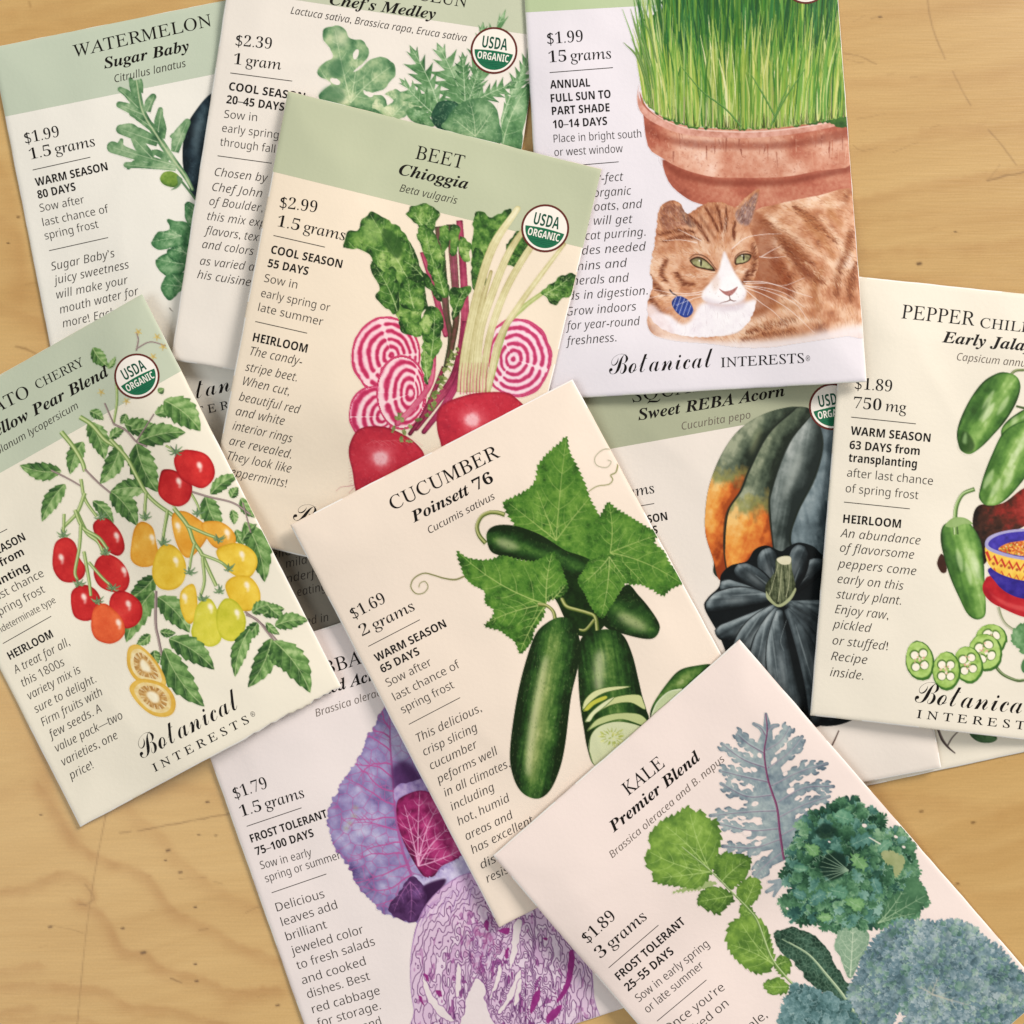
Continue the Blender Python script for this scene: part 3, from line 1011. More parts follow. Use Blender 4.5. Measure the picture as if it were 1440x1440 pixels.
# ------------------------------------------------------------------ all the printed words
def text_all():
    T = lambda k, name, lines: typeset(PK[k], name, lines)
    k = 'watermelon'
    T(k, 'title_lettering', [('cap', 'WATERMELON', 105, 80.5, 299, 36, 17), ('bi', 'Sugar Baby', 147, 96.5, 267, 71, 15), ('sci', 'Citrullus lanatus', 162, 116, 262, 93.5, 10.5)])
    T(k, 'price_lettering', [('ser', '$1.99', 36, 202, 84, 192, 15), ('ser', '1.5 grams', 43, 224.5, 134, 205, 15), ('rule', 46, 239, 127, 221)])
    T(k, 'growing_lettering', [('bd', 'WARM SEASON', 51, 262, 152, 239, 11.5), ('bd', '80 DAYS', 54, 279.5, 107, 267.5, 11.5), ('lt', 'Sow after', 57, 298, 119, 285.5, 11),
       ('lt', 'last chance of', 61, 318, 153.5, 298.5, 11), ('lt', 'spring frost', 64, 337, 139, 320, 11), ('rule', 69, 352.5, 152, 334)])
    T(k, 'description_lettering', [('it', 'Sugar Baby\u2019s', 73, 380.5, 162, 361, 11.5), ('it', 'juicy sweetness', 76, 400, 182, 377, 11.5), ('it', 'will make your', 80.5, 420, 181, 398.5, 11.5),
       ('it', 'mouth water for', 85, 441, 196, 414, 11.5), ('it', 'more! Each', 89, 460.5, 163, 444, 11.5)])
    T(k, 'logo_lettering', [('scr', 'Botanical', 233, 571, 383, 536, 26), ('cs', 'INTERESTS', 246, 591, 386, 561, 11.5)])
    k = 'mesclun'
    T(k, 'title_lettering', [('cap', 'MESCLUN', 535, -8.5, 656, 10.5, 17), ('bi', 'Chef\u2019s Medley', 463, 6, 612, 27, 15), ('sci', 'Lactuca sativa, Brassica rapa, Eruca sativa', 408.5, 19, 656, 58.5, 10)])
    T(k, 'price_lettering', [('ser', '$2.39', 331, 64, 381.5, 69, 15), ('ser', '1 gram', 328, 90, 395, 98, 15), ('rule', 324, 102.5, 411, 114)])
    T(k, 'growing_lettering', [('bd', 'COOL SEASON', 321.5, 126.5, 428, 142, 11.5), ('bd', '20\u201345 DAYS', 318, 145, 399, 156, 11.5), ('lt', 'Sow in', 315, 165.5, 361, 170.5, 11),
       ('lt', 'early spring', 312, 185, 391, 195, 11), ('lt', 'through fall', 309, 204.5, 386, 215, 11), ('rule', 306, 219, 382, 229.5)])
    T(k, 'description_lettering', [('it', 'Chosen by', 301.5, 247, 376, 256, 11.5), ('it', 'Chef John', 298, 268, 368, 277.5, 11.5), ('it', 'of Boulder,', 294, 288, 369, 298, 11.5),
       ('it', 'this mix explores', 291, 309, 407, 324, 11.5), ('it', 'flavors, textures', 287, 329, 397, 344, 11.5), ('it', 'and colors', 284, 348.5, 356, 359, 11.5),
       ('it', 'as varied as', 281, 372, 364, 382, 11.5), ('it', 'his cuisine.', 277, 391, 355, 403, 11.5)])
    k = 'beet'
    T(k, 'title_lettering', [('cap', 'BEET', 583.5, 223, 651, 237.5, 19), ('bi', 'Chioggia', 560, 245, 657, 266, 15.5), ('sci', 'Beta vulgaris', 561.5, 269, 642, 287, 10.5)])
    T(k, 'price_lettering', [('ser', '$2.99', 393, 292, 445, 299, 15.5), ('ser', '1.5 grams', 389, 318, 484, 338, 15.5), ('rule', 384.5, 331, 457, 347.5)])
    T(k, 'growing_lettering', [('bd', 'COOL SEASON', 380.5, 356, 480, 377, 11.5), ('bd', '55 DAYS', 376, 375, 432.5, 387, 11.5), ('lt', 'Sow in', 371, 396, 417, 406, 11.2),
       ('lt', 'early spring or', 366.5, 417, 463, 438, 11.2), ('lt', 'late summer', 362.5, 437, 453, 458, 11.2), ('rule', 359, 452, 432, 468.5)])
    T(k, 'description_lettering', [('bd', 'HEIRLOOM', 355, 479.5, 431, 496, 12), ('it', 'The candy-', 351, 499, 424, 514, 12), ('it', 'stripe beet.', 344.5, 521, 417, 536.5, 12),
       ('it', 'When cut,', 341, 541, 406, 556, 12), ('it', 'beautiful red', 335.5, 563, 421, 582, 12), ('it', 'and white', 331, 583.5, 399, 598, 12), ('it', 'interior rings', 326.5, 604, 410, 622.5, 12),
       ('it', 'are revealed.', 322, 625, 409, 645, 12), ('it', 'They look like', 319, 646, 408.5, 665, 12), ('it', 'Peppermints!', 315, 667, 402, 685.5, 12)])
    T(k, 'logo_lettering', [('scr', 'Botanical', 411, 731, 562, 771, 27)])
    k = 'grass'
    T(k, 'price_lettering', [('ser', '$1.99', 770, 62, 820, 58.5, 15.5), ('ser', '15 grams', 772, 88, 859.5, 82, 15.5), ('rule', 773, 102, 862, 95)])
    T(k, 'growing_lettering', [('bd', 'ANNUAL', 774, 124.5, 830, 121.5, 11.5), ('bd', 'FULL SUN TO', 775, 144, 859, 137.5, 11.5), ('bd', 'PART SHADE', 776.5, 161.7, 857.5, 156.5, 11.5),
       ('bd', '10\u201314 DAYS', 778, 180.5, 854, 175.5, 11.5), ('lt', 'Place in bright south', 779, 200.5, 902, 193, 11), ('lt', 'or west window', 780, 219.5, 876, 214, 11), ('rule', 780, 235, 870, 227.5)])
    T(k, 'description_lettering', [('it', 'It\u2019s purr-fect', 788, 259, 877, 254, 11.8), ('it', 'rye, organic', 806, 279, 888, 273.6, 11.8), ('it', 'oats, and', 836, 296.6, 904, 292, 11.8),
       ('it', 'it will get', 820, 317, 890, 313.5, 11.8), ('it', 'cat purring.', 823.6, 337.5, 908, 331.4, 11.8), ('it', 'Provides needed', 778, 361, 909, 352, 11.8), ('it', 'vitamins and', 777, 383, 882.5, 375, 11.8),
       ('it', 'minerals and', 786, 402, 885, 396, 11.8), ('it', 'aids in digestion.', 786, 423, 911, 414, 11.8), ('it', 'Grow indoors', 797, 444, 895, 436.4, 11.8), ('it', 'for year-round', 796, 464, 900.5, 457, 11.8),
       ('it', 'freshness.', 796, 485.5, 867, 480, 11.8)])
    T(k, 'logo_lettering', [('scr', 'Botanical', 857, 527, 1004, 516, 28), ('cap', 'INTERESTS', 1014, 516.5, 1131, 510, 13.5), ('lt', '\u00ae', 1133.5, 508, 1139.5, 507.6, 8)])
    k = 'tomato'
    T(k, 'title_lettering', [('cap', 'TOMATO', -62, 610, 43, 556.5, 17), ('cap', 'CHERRY', 53, 547.5, 119.5, 513, 12.5), ('bi', 'Yellow Pear Blend', -15, 620, 155, 527, 15.5), ('sci', 'Solanum lycopersicum', -9, 643, 111, 573.5, 10)])
    T(k, 'growing_lettering', [('rule', -66, 783, 10, 744), ('bd', 'WARM SEASON', -53, 806, 36.5, 759, 11.5), ('bd', '75 DAYS from', -58, 828, 34.5, 780, 11.5), ('bd', 'transplanting', -57, 853, 42, 800.5, 11.5),
       ('lt', 'after last chance', -42, 865, 62.5, 810, 11.5), ('lt', 'of spring frost', -22, 877.5, 64, 832.5, 11.5), ('lt', 'Indeterminate type', -4, 893, 79, 847, 9.5), ('rule', 4, 905, 72, 866.5)])
    T(k, 'description_lettering', [('bd', 'HEIRLOOM', 14.5, 928, 75.5, 895.5, 11.5), ('it', 'A treat for all,', 22, 948, 99, 907, 11.8), ('it', 'this 1800s', 33, 966, 92, 935, 11.8), ('it', 'variety mix is', 42, 984, 114.5, 945.5, 11.8),
       ('it', 'sure to delight.', 51, 1003, 136, 959, 11.8), ('it', 'Firm fruits with', 61, 1021.5, 145, 977, 11.8), ('it', 'few seeds. A', 71, 1039.5, 143.6, 1000.5, 11.8), ('it', 'value pack\u2014two', 80.5, 1057.5, 173.6, 1010, 11.8),
       ('it', 'varieties, one', 89.5, 1077, 166.7, 1038, 11.8), ('it', 'price!', 100, 1096.5, 132, 1080, 11.8)])
    T(k, 'logo_lettering', [('scr', 'Botanical', 200, 1068, 340, 994, 31), ('cs', 'INTERESTS', 218, 1085.5, 351, 1016, 11.5), ('lt', '\u00ae', 354.5, 1009, 360, 1006, 7.5)])
    k = 'cabbage'
    T(k, 'title_lettering', [('cap', 'CABBAGE', 421, 961.5, 548, 920, 19), ('bi', 'Red Acre', 451, 979, 537, 953, 15.5), ('scl', 'Brassica oleracea', 445, 1008, 551, 973.5, 10.5)])
    T(k, 'price_lettering', [('ser', '$1.79', 331, 1124, 377, 1108, 16), ('ser', '1.5 grams', 340, 1149, 428.5, 1121, 15.5), ('rule', 347, 1162, 424, 1136)])
    T(k, 'growing_lettering', [('bd', 'FROST TOLERANT', 354, 1185, 461, 1149, 11.5), ('bd', '75\u2013100 DAYS', 361, 1203, 442, 1176, 11.5), ('lt', 'Sow in early', 367.5, 1222.5, 439, 1203.5, 11.2),
       ('lt', 'spring or summer', 374.5, 1241, 480, 1207, 11.2), ('rule', 382, 1255.5, 459, 1229)])
    T(k, 'description_lettering', [('lt', 'Delicious', 390, 1282, 457, 1262, 12), ('lt', 'leaves add', 397.5, 1302.5, 475, 1277.5, 12), ('lt', 'brilliant', 404, 1323, 460.5, 1305, 12), ('lt', 'jeweled color', 411, 1343, 512, 1312, 12),
       ('lt', 'to fresh salads', 419, 1363.6, 528, 1329, 12), ('lt', 'and cooked', 426, 1384.5, 515, 1356.7, 12), ('lt', 'dishes. Best', 433.6, 1404, 521, 1377.5, 12), ('lt', 'red cabbage', 440.5, 1425, 535, 1398, 12),
       ('lt', 'for storage.', 448, 1445, 536, 1419, 12), ('lt', 'Tasty raw and', 440, 1473, 537, 1441, 12)])
    k = 'cucumber'
    T(k, 'title_lettering', [('cap', 'CUCUMBER', 553, 718, 704, 642, 19), ('bi', 'Poinsett 76', 582, 735, 695, 677, 15.5), ('sci', 'Cucumis sativus', 604.5, 750.5, 697, 701, 10)])
    T(k, 'price_lettering', [('ser', '$1.69', 497.5, 871, 543.5, 847, 15.5), ('ser', '2 grams', 510, 895, 584, 857.5, 15.5), ('rule', 518, 909, 590.5, 871.4)])
    T(k, 'growing_lettering', [('bd', 'WARM SEASON', 530, 931, 628.5, 881, 11.5), ('bd', '65 DAYS', 538, 946.5, 591, 920, 11.5), ('lt', 'Sow after', 546, 966, 608, 935, 11.5), ('lt', 'last chance of', 556, 985.5, 648, 938, 11.5),
       ('lt', 'spring frost', 567, 1003.5, 639.5, 967, 11.5), ('rule', 575, 1018.6, 647, 981)])
    T(k, 'description_lettering', [('it', 'This delicious,', 589, 1043.6, 678, 1000, 11.8), ('it', 'crisp slicing', 597.5, 1063, 672.5, 1027, 11.8), ('it', 'cucumber', 607, 1082.5, 673, 1050.5, 11.8), ('it', 'peforms well', 617, 1102, 701.5, 1060, 11.8),
       ('it', 'in all climates,', 627, 1120.5, 718, 1078, 11.8), ('it', 'including', 636.5, 1140, 696.5, 1111, 11.8), ('it', 'hot, humid', 646, 1161, 718.5, 1126, 11.8), ('it', 'areas and', 657, 1181.7, 723, 1150, 11.8),
       ('it', 'has excellent', 665.5, 1201, 752, 1156.7, 11.8), ('it', 'disease', 678, 1222, 734, 1195, 11.8), ('it', 'resistance.', 686, 1241.5, 757, 1208, 11.8)])
    k = 'kale'
    T(k, 'title_lettering', [('cap', 'KALE', 884, 1119, 936, 1077, 18.5), ('bi', 'Premier Blend', 863, 1171, 987, 1066.5, 15.5), ('scl', 'Brassica oleracea and B. napus', 861.5, 1207, 1020, 1069, 10)])
    T(k, 'price_lettering', [('ser', '$1.89', 827, 1327.5, 867, 1291, 16), ('ser', '3 grams', 845, 1348.5, 910.5, 1291.5, 16), ('rule', 856, 1361, 926, 1301)])
    T(k, 'growing_lettering', [('bd', 'FROST TOLERANT', 871.5, 1379, 964.5, 1298, 11.8), ('bd', '25\u201355 DAYS', 884, 1394.5, 948.5, 1340, 11.8), ('lt', 'Sow in early spring', 899, 1409.5, 998, 1330, 11.5),
       ('lt', 'or late summer', 911.5, 1425, 990.5, 1359.5, 11.5), ('rule', 924, 1436, 993.5, 1378)])
    T(k, 'description_lettering', [('lt', 'Once you\u2019re', 940, 1453, 1020, 1391, 12), ('lt', 'hooked on', 955, 1472, 1025.5, 1413.5, 12), ('lt', 'flavorful kale,', 985, 1506, 1080, 1430, 12)])
    k = 'squash'
    T(k, 'title_lettering', [('cap', 'SQUASH', 890, 566, 1012, 545, 19), ('bi', 'Sweet REBA Acorn', 898, 591, 1104, 556.5, 15.5), ('scl', 'Cucurbita pepo', 959.5, 604.5, 1056, 588, 10.5)])
    T(k, 'price_lettering', [('ser', '2.5 grams', 832, 709, 920.5, 693, 15), ('rule', 835, 723, 920, 708)])
    T(k, 'growing_lettering', [('bd', 'WARM SEASON', 838, 749, 939, 731, 11.5), ('bd', '90\u2013100 DAYS', 842, 765, 925.5, 750, 11.5)])
    k = 'pepper'
    T(k, 'title_lettering', [('cap', 'PEPPER', 1267.5, 447.5, 1370, 458, 19.5), ('cap', 'CHILE', 1378, 460.5, 1450, 468, 14), ('bi', 'Early Jalape\u00f1o', 1324.5, 481, 1492, 498.5, 15.5), ('scl', 'Capsicum annuum', 1345.5, 506.5, 1463, 518, 10.5)])
    T(k, 'price_lettering', [('ser', '$1.89', 1202, 547, 1254, 551, 15.5), ('ser', '750 mg', 1200, 574, 1274, 580.5, 15.5), ('rule', 1197, 586.5, 1288, 596)])
    T(k, 'growing_lettering', [('bd', 'WARM SEASON', 1196, 611, 1308, 621.6, 11.8), ('bd', '63 DAYS from', 1194.5, 631, 1293, 640, 11.8), ('bd', 'transplanting', 1193, 649, 1289, 658, 11.8),
       ('lt', 'after last chance', 1191, 670, 1311.5, 682, 11.5), ('lt', 'of spring frost', 1189, 692, 1291, 702, 11.5), ('rule', 1187, 706, 1279.5, 715.5)])
    T(k, 'description_lettering', [('bd', 'HEIRLOOM', 1185.5, 735, 1266.5, 742.5, 11.8), ('it', 'An abundance', 1181.5, 755, 1294, 766, 12), ('it', 'of flavorsome', 1181, 775.6, 1285, 786, 12), ('it', 'peppers come', 1178, 798, 1288, 809, 12),
       ('it', 'early on this', 1177.5, 819.5, 1270, 829.7, 12), ('it', 'sturdy plant.', 1176, 841, 1267, 850.5, 12), ('it', 'Enjoy raw,', 1174, 862, 1249, 871, 12), ('it', 'pickled', 1171, 883, 1225, 889.5, 12),
       ('it', 'or stuffed!', 1170.5, 906, 1248, 914.5, 12), ('it', 'Recipe', 1168.5, 928, 1219, 934, 12), ('it', 'inside.', 1167, 950.6, 1214, 956, 12)])
    T(k, 'logo_lettering', [('scr', 'Botanical', 1286, 988, 1455, 1006, 31), ('cs', 'INTERESTS', 1289, 1009.5, 1458, 1028, 11.5)])
    k = 'grey'
    T(k, 'description_lettering', [('it', 'yellow,', 372, 788, 428, 776, 11), ('it', 'mild', 402.5, 798.5, 433.5, 792, 11.5), ('it', 'wonderful', 382, 824, 458, 808.5, 11.5), ('it', 'eating', 419, 838.5, 460, 829.5, 11.5), ('it', 'bred in', 417, 882.5, 462.5, 873, 11.5)])
    for k, x, y, r, a in (('mesclun', 694.7, 71, 33, 8), ('beet', 766.7, 321, 33.8, 13), ('tomato', 192.5, 529, 32, -28), ('squash', 1170.5, 572, 33, -10), ('grass', 1133, -27, 32.5, -3.5)):
        seal(PK[k], x, y, r, math.radians(a))


# ------------------------------------------------------------------ printed pictures
def Z(ox, oy, *p):
    """points traced at 3.6x with the given photo-pixel corner"""
    return [(ox + x / 3.6, oy + y / 3.6) for x, y in p]


def veins(cv, bm, hub, tips, col, w=1.5, alpha=0.8, nb=4, seed=0, blen=0.32, curve=0.06):
    """branching veins from a hub to several tips, kept inside the leaf"""
    rs = np.random.RandomState(seed)
    cv.within(bm)
    hub = np.array(hub, float)
    for tp in tips:
        tp = np.array(tp, float); ax = tp - hub; L = np.hypot(*ax); d = ax / L; n = np.array([-d[1], d[0]])
        c = rs.uniform(-curve, curve) * L
        pt = lambda u: hub + ax * u + n * c * 4 * u * (1 - u)
        cv.line([pt(u) for u in np.linspace(0, 1, 7)], [w, w * 0.35], col, alpha, sm=1)
        for k in range(nb):
            u = (k + 0.7) / (nb + 0.6)
            for sg in (-1, 1):
                l = L * blen * (1.15 - u) * rs.uniform(0.7, 1.3)
                o = pt(u)
                e = o + (d * 0.8 + n * sg * 0.75) * l
                m = (o + e) / 2 + d * l * -0.06 + n * sg * l * 0.05
                cv.line([o, m, e], [w * 0.6, w * 0.22], col, alpha * 0.8, sm=3)
    cv.within(None)


def net(cv, bm, cell, col, w=0.6, alpha=0.5, seed=0, jit=0.45):
    """fine net of creases inside a leaf (cell edges of a jittered grid)"""
    (x0, y0, ww, hh), m = bm
    X, Y = cv.grid(bm[0])
    gx_, gy_ = X / cell, Y / cell
    d1 = np.full(X.shape, 9.0); d2 = np.full(X.shape, 9.0)
    ix, iy = np.floor(gx_), np.floor(gy_)
    for a in (-1, 0, 1):
        for b in (-1, 0, 1):
            cx = ix + a + 0.5 + jit * 2 * (_hash(ix + a, iy + b, seed) - 0.5)
            cy = iy + b + 0.5 + jit * 2 * (_hash(ix + a, iy + b, seed + 7) - 0.5)
            d = np.hypot(gx_ - cx, gy_ - cy)
            d2 = np.where(d < d1, d1, np.minimum(d2, d)); d1 = np.minimum(d1, d)
    e = np.clip(1 - (d2 - d1) * cell / (w * 1.6), 0, 1)
    cv.put(bm[0], m * e, hx(col), alpha, False)
    return d1


def speck(cv, bm, n, cols, r=(0.4, 1.0), alpha=0.5, seed=0, el=2.0, ang=None):
    """many tiny brush touches inside an area"""
    rs = np.random.RandomState(seed)
    (x0, y0, w, h), m = bm
    iy, ix = np.nonzero(m > 0.6)
    if not len(ix):
        return
    cv.within(bm)
    for k in range(n):
        j = rs.randint(len(ix)); x, y = x0 + ix[j] + rs.rand() - 0.5, y0 + iy[j] + rs.rand() - 0.5
        a = (rs.uniform(0, math.pi) if ang is None else ang + rs.normal(0, 0.25)); l = rs.uniform(*r) * el
        cv.line([(x - l * math.cos(a), y - l * math.sin(a)), (x + l * math.cos(a), y + l * math.sin(a))], rs.uniform(*r), cols[rs.randint(len(cols))], alpha * rs.uniform(0.5, 1), sm=1)
    cv.within(None)


def tube_shade(p0, p1, width, side=0.0, power=1.0):
    """fn that shades across an axis: bright streak at 'side' (-1..1)"""
    p0 = np.array(p0, float); p1 = np.array(p1, float); d = (p1 - p0) / np.hypot(*(p1 - p0)); n = np.array([-d[1], d[0]])

    def fn(X, Y, T, m):
        s = ((X - p0[0]) * n[0] + (Y - p0[1]) * n[1]) / width
        return T + power * (np.exp(-((s - side) / 0.42) ** 2) - 0.42) - 0.25 * np.clip(np.abs(s) - 0.6, 0, 1)
    return fn


def art_cucumber():
    p = PK['cucumber']
    cv = canvas(p, 560, 590, 1040, 1160)
    LG = ['274818', '447226', '628c34', '90ae58']
    CG = ['16260f', '23421a', '3d6327', '6f8a45', 'c3c591']
    # tendrils
    cv.part('tendril_picture')
    cv.line(Z(360, 720, (1062, 322), (1010, 342), (950, 335), (900, 320), (850, 310), (800, 336), (784, 378), (808, 412), (848, 410), (871, 380), (856, 352), (832, 360), (824, 382)), [2.6, 2.0, 1.8, 1.5, 1.2, 1.0], '7d7c4a')
    cv.part('curl_picture')
    cv.line(Z(720, 360, (380, 1198), (430, 1166), (490, 1156), (510, 1132), (500, 1110), (526, 1094), (538, 1050)), [1.2, 1.6, 2.2], '8b8a58')
    cv.line(Z(720, 360, (515, 979), (462, 980), (420, 1020), (430, 1060), (480, 1070), (502, 1042), (484, 1033)), [1.2, 1.0], '9a977a')
    cv.part('leaf_picture')
    # great back leaf
    b = cv.shp([(797, 614), (801, 634), (811, 654), (823, 680), (829, 699), (836, 712), (850, 740), (858, 770), (840, 790), (800, 800), (770, 790), (745, 765), (721, 735), (711, 719), (708, 706), (725, 697), (743, 687), (753, 674), (756, 655), (770, 637), (785, 624)],
               LG, t=0.5, jg=(3.2, 7, 'saw'), noise=(9, 0.45), edge=0.25, seed=3, lin_=(740, 640, 820, 720, 0.06, -0.06))
    net(cv, b, 8, '9bb05e', 0.7, 0.2, 5)
    veins(cv, b, (782, 760), [(796, 618), (716, 708), (829, 700), (755, 690)], 'a9b96a', 1.8, 0.7, 5, 2)
    speck(cv, b, 500, ['2d5420', '79a04a', '93b25c', '3f6c28'], (0.4, 0.9), 0.5, 2)
    # right leaf
    b = cv.shp([(855, 706), (867, 715), (887, 727), (909, 740), (925, 749), (921, 763), (935, 776), (940, 788), (951, 803), (961, 819), (943, 829), (932, 838), (914, 828), (900, 822), (885, 822), (870, 812), (850, 795), (838, 770), (834, 740), (846, 722)],
               LG, t=0.46, jg=(3.4, 6, 'saw'), noise=(8, 0.4), edge=0.28, seed=8, lin_=(850, 720, 930, 830, 0.08, -0.04))
    net(cv, b, 8, '9bb05e', 0.7, 0.2, 9)
    veins(cv, b, (858, 777), [(856, 708), (925, 752), (955, 818), (905, 822)], 'a9b96a', 1.7, 0.75, 4, 4)
    speck(cv, b, 400, ['274a1c', '7fa850', '93b25c', '3f6c28'], (0.4, 0.9), 0.5, 6)
    # back cucumber and the dark hollow behind the stems
    cv.part('cucumber_picture')
    cv.shp([(772, 770), (800, 776), (828, 786), (842, 800), (850, 840), (850, 880), (820, 895), (800, 880), (785, 850), (770, 820)], ['0f1a0a', '1c3312', '2c4a1c'], t=0.4, noise=(6, 0.3), seed=5)
    b = cv.shp([(684, 756), (687, 745), (697, 739), (713, 738), (731, 741), (760, 752), (790, 771), (820, 790), (826, 812), (800, 812), (770, 796), (740, 789), (706, 782), (690, 775)], CG[:4], t=0.32, noise=(5, 0.22), edge=0.25,
               fn=tube_shade((690, 756), (790, 788), 19, 0.0, 0.5), seed=6)
    cv.shp([(697, 760), (706, 757), (722, 762), (730, 771), (718, 773), (704, 769)], 'd0cda0', soft=3, alpha=0.55)
    speck(cv, b, 160, ['1a2f12', '8fa35c', '35591f'], (0.4, 0.8), 0.45, 3)
    b = cv.shp([(881, 822), (898, 837), (914, 856), (927, 877), (926, 890), (918, 898), (903, 898), (878, 892), (856, 885), (846, 872), (858, 850)], CG[:4], t=0.38, noise=(5, 0.22), edge=0.35, fn=tube_shade((862, 850), (918, 884), 26, 0.12, 0.5), seed=9)
    cv.shp([(868, 862), (885, 864), (905, 876), (910, 886), (896, 885), (876, 875)], 'cfcb9a', soft=4, alpha=0.6)
    speck(cv, b, 220, ['1a2f12', '8fa35c', '35591f'], (0.4, 0.8), 0.45, 13)
    # centre leaf
    cv.part('leaf_picture')
    b = cv.shp([(828, 789), (820, 803), (812, 817), (823, 837), (831, 853), (846, 870), (859, 853), (878, 823), (887, 812), (880, 796), (867, 781), (845, 783)], LG, t=0.5, jg=(2.6, 5, 'saw'), noise=(7, 0.4), edge=0.3, seed=12)
    net(cv, b, 7, 'a3b867', 0.7, 0.2, 3)
    veins(cv, b, (857, 783), [(846, 866), (820, 820), (880, 815)], 'b3bf76', 1.6, 0.75, 4, 5)
    speck(cv, b, 200, ['274a1c', '7fa850', '93b25c'], (0.4, 0.9), 0.5, 16)
    # front left leaf
    b = cv.shp([(642, 774), (655, 783), (674, 787), (690, 786), (706, 781), (728, 786), (748, 789), (763, 784), (778, 776), (787, 789), (795, 812), (799, 828), (789, 839), (768, 848), (766, 864), (752, 886), (748, 902), (732, 920), (724, 903), (712, 894), (702, 887), (681, 880), (690, 870), (694, 858), (682, 848), (681, 832), (665, 823), (654, 812), (646, 792)],
               LG, t=0.5, sm=4, jg=(2.8, 6, 'saw'), noise=(9, 0.45), edge=0.28, seed=15, lin_=(650, 780, 760, 880, 0.1, -0.12))
    net(cv, b, 8, '9bb05e', 0.7, 0.2, 15)
    veins(cv, b, (768, 850), [(645, 777), (684, 876), (732, 916), (776, 779), (795, 822)], 'aebc70', 1.9, 0.8, 5, 9)
    speck(cv, b, 600, ['274a1c', '7fa850', '93b25c', '3f6c28'], (0.4, 0.9), 0.5, 26)
    # stems
    cv.part('stem_picture')
    for pts, w in (([(710, 724), (700, 721), (688, 721), (677, 727), (671, 740), (674, 753), (683, 764)], 6.5), ([(757, 850), (769, 852), (778, 860), (781, 872)], 5.5), ([(790, 842), (797, 853), (812, 858), (826, 862), (837, 868), (840, 888)], 6), ([(836, 872), (824, 886), (815, 886)], 4.0)):
        cv.line(pts, [w, w * 0.8, w], '4f5f26'); cv.line([(x - 0.6, y - 0.8) for x, y in pts], [w * 0.6, w * 0.5], '8f9350'); cv.line([(x - 1.2, y - 1.4) for x, y in pts], w * 0.22, 'c6c48a', 0.8)
    # front cucumbers
    cv.part('cucumber_picture')
    b = cv.shp([(817, 898), (813, 931), (814, 970), (817, 1000), (821, 1025), (826, 1053), (836, 1076), (862, 1072), (896, 1040), (912, 1014), (909, 998), (903, 978), (898, 956), (889, 920), (876, 893), (856, 885), (835, 888)], CG, t=0.36, noise=(4, 0.14), edge=0.3,
               fn=tube_shade((842, 892), (868, 1050), 42, -0.15, 0.42), streak=(1.4, 30, 3, 0.16), seed=22)
    cv.shp([(838, 920), (848, 915), (850, 940), (846, 972), (838, 970), (835, 945)], 'dcd9ad', soft=4, alpha=0.65)
    speck(cv, b, 420, ['1a2f12', '9fae66', '35591f', '24451a'], (0.4, 0.9), 0.4, 33, ang=1.4)
    cv.within(b)
    # slices low on the second cucumber
    for k, (pts, c) in enumerate([
        (Z(720, 720, (355, 1000), (370, 950), (420, 905), (500, 885), (600, 882), (560, 895), (470, 915), (410, 950), (375, 990)), 'cfd098'),
        (Z(720, 720, (360, 1005), (400, 960), (470, 930), (480, 945), (420, 975), (385, 1005)), 'bdbb45'),
        (Z(720, 720, (385, 1040), (430, 985), (530, 935), (640, 925), (665, 960), (672, 1000), (600, 965), (510, 975), (440, 1010)), 'c6c98c'),
        (Z(720, 720, (370, 1060), (400, 1015), (460, 965), (520, 935), (470, 985), (420, 1025), (395, 1060)), 'd8d9ab'),
        (Z(720, 720, (380, 1110), (430, 1050), (520, 1020), (630, 1020), (680, 1050), (690, 1090), (560, 1050), (450, 1075)), 'b9c184'),
        (Z(720, 720, (390, 1210), (400, 1130), (450, 1080), (540, 1060), (640, 1080), (660, 1110), (560, 1250), (430, 1290)), 'cdd0a6')]):
        cv.shp(pts, [c, c], sm=5, noise=None)
        cv.line(pts + pts[:1], 1.0, '3c5a22', 0.85, sm=5)
    for k in range(30):
        rs = np.random.RandomState(k); a = rs.uniform(0, 6.28); r = rs.uniform(3, 17)
        x, y = 861 + r * math.cos(a) * 1.1, 1037 + r * 0.8 * math.sin(a)
        cv.dot(x, y, rs.uniform(1.5, 3.4), ['a9b14c', 'c5c36a', '93a03f', 'd9d98f'][k % 4], 0.6, rs.uniform(0.8, 1.6), a)
    for k in range(16):
        a = k * 0.39; cv.line([(861 + 9 * math.cos(a), 1036 + 7 * math.sin(a)), (861 + 17 * math.cos(a), 1036 + 13 * math.sin(a))], [1.6, 0.6], '8f9b3c', 0.6, sm=1)
    cv.within(None)
    b = cv.shp([(787, 868), (770, 875), (753, 892), (739, 931), (728, 976), (720, 1026), (717, 1060), (719, 1082), (727, 1105), (740, 1119), (758, 1123), (774, 1111), (787, 1082), (795, 1046), (803, 981), (812, 942), (816, 912), (812, 887), (801, 871)], CG, t=0.34, noise=(4, 0.14), edge=0.34,
               fn=tube_shade((786, 880), (752, 1110), 44, 0.1, 0.5), streak=(1.75, 34, 3, 0.18), seed=21)
    cv.shp([(764, 930), (770, 925), (765, 965), (757, 1010), (750, 1062), (745, 1092), (740, 1080), (742, 1040), (750, 990)], 'e2dcb4', soft=3, alpha=0.75, streak=None)
    cv.shp([(760, 945), (775, 925), (772, 985), (762, 1050), (752, 1095), (742, 1090), (745, 1030)], 'a7ab68', soft=5, alpha=0.42)
    speck(cv, b, 900, ['16280f', 'a7b26c', '35591f', '24451a', 'c9c791'], (0.4, 0.9), 0.38, 44, ang=1.72)
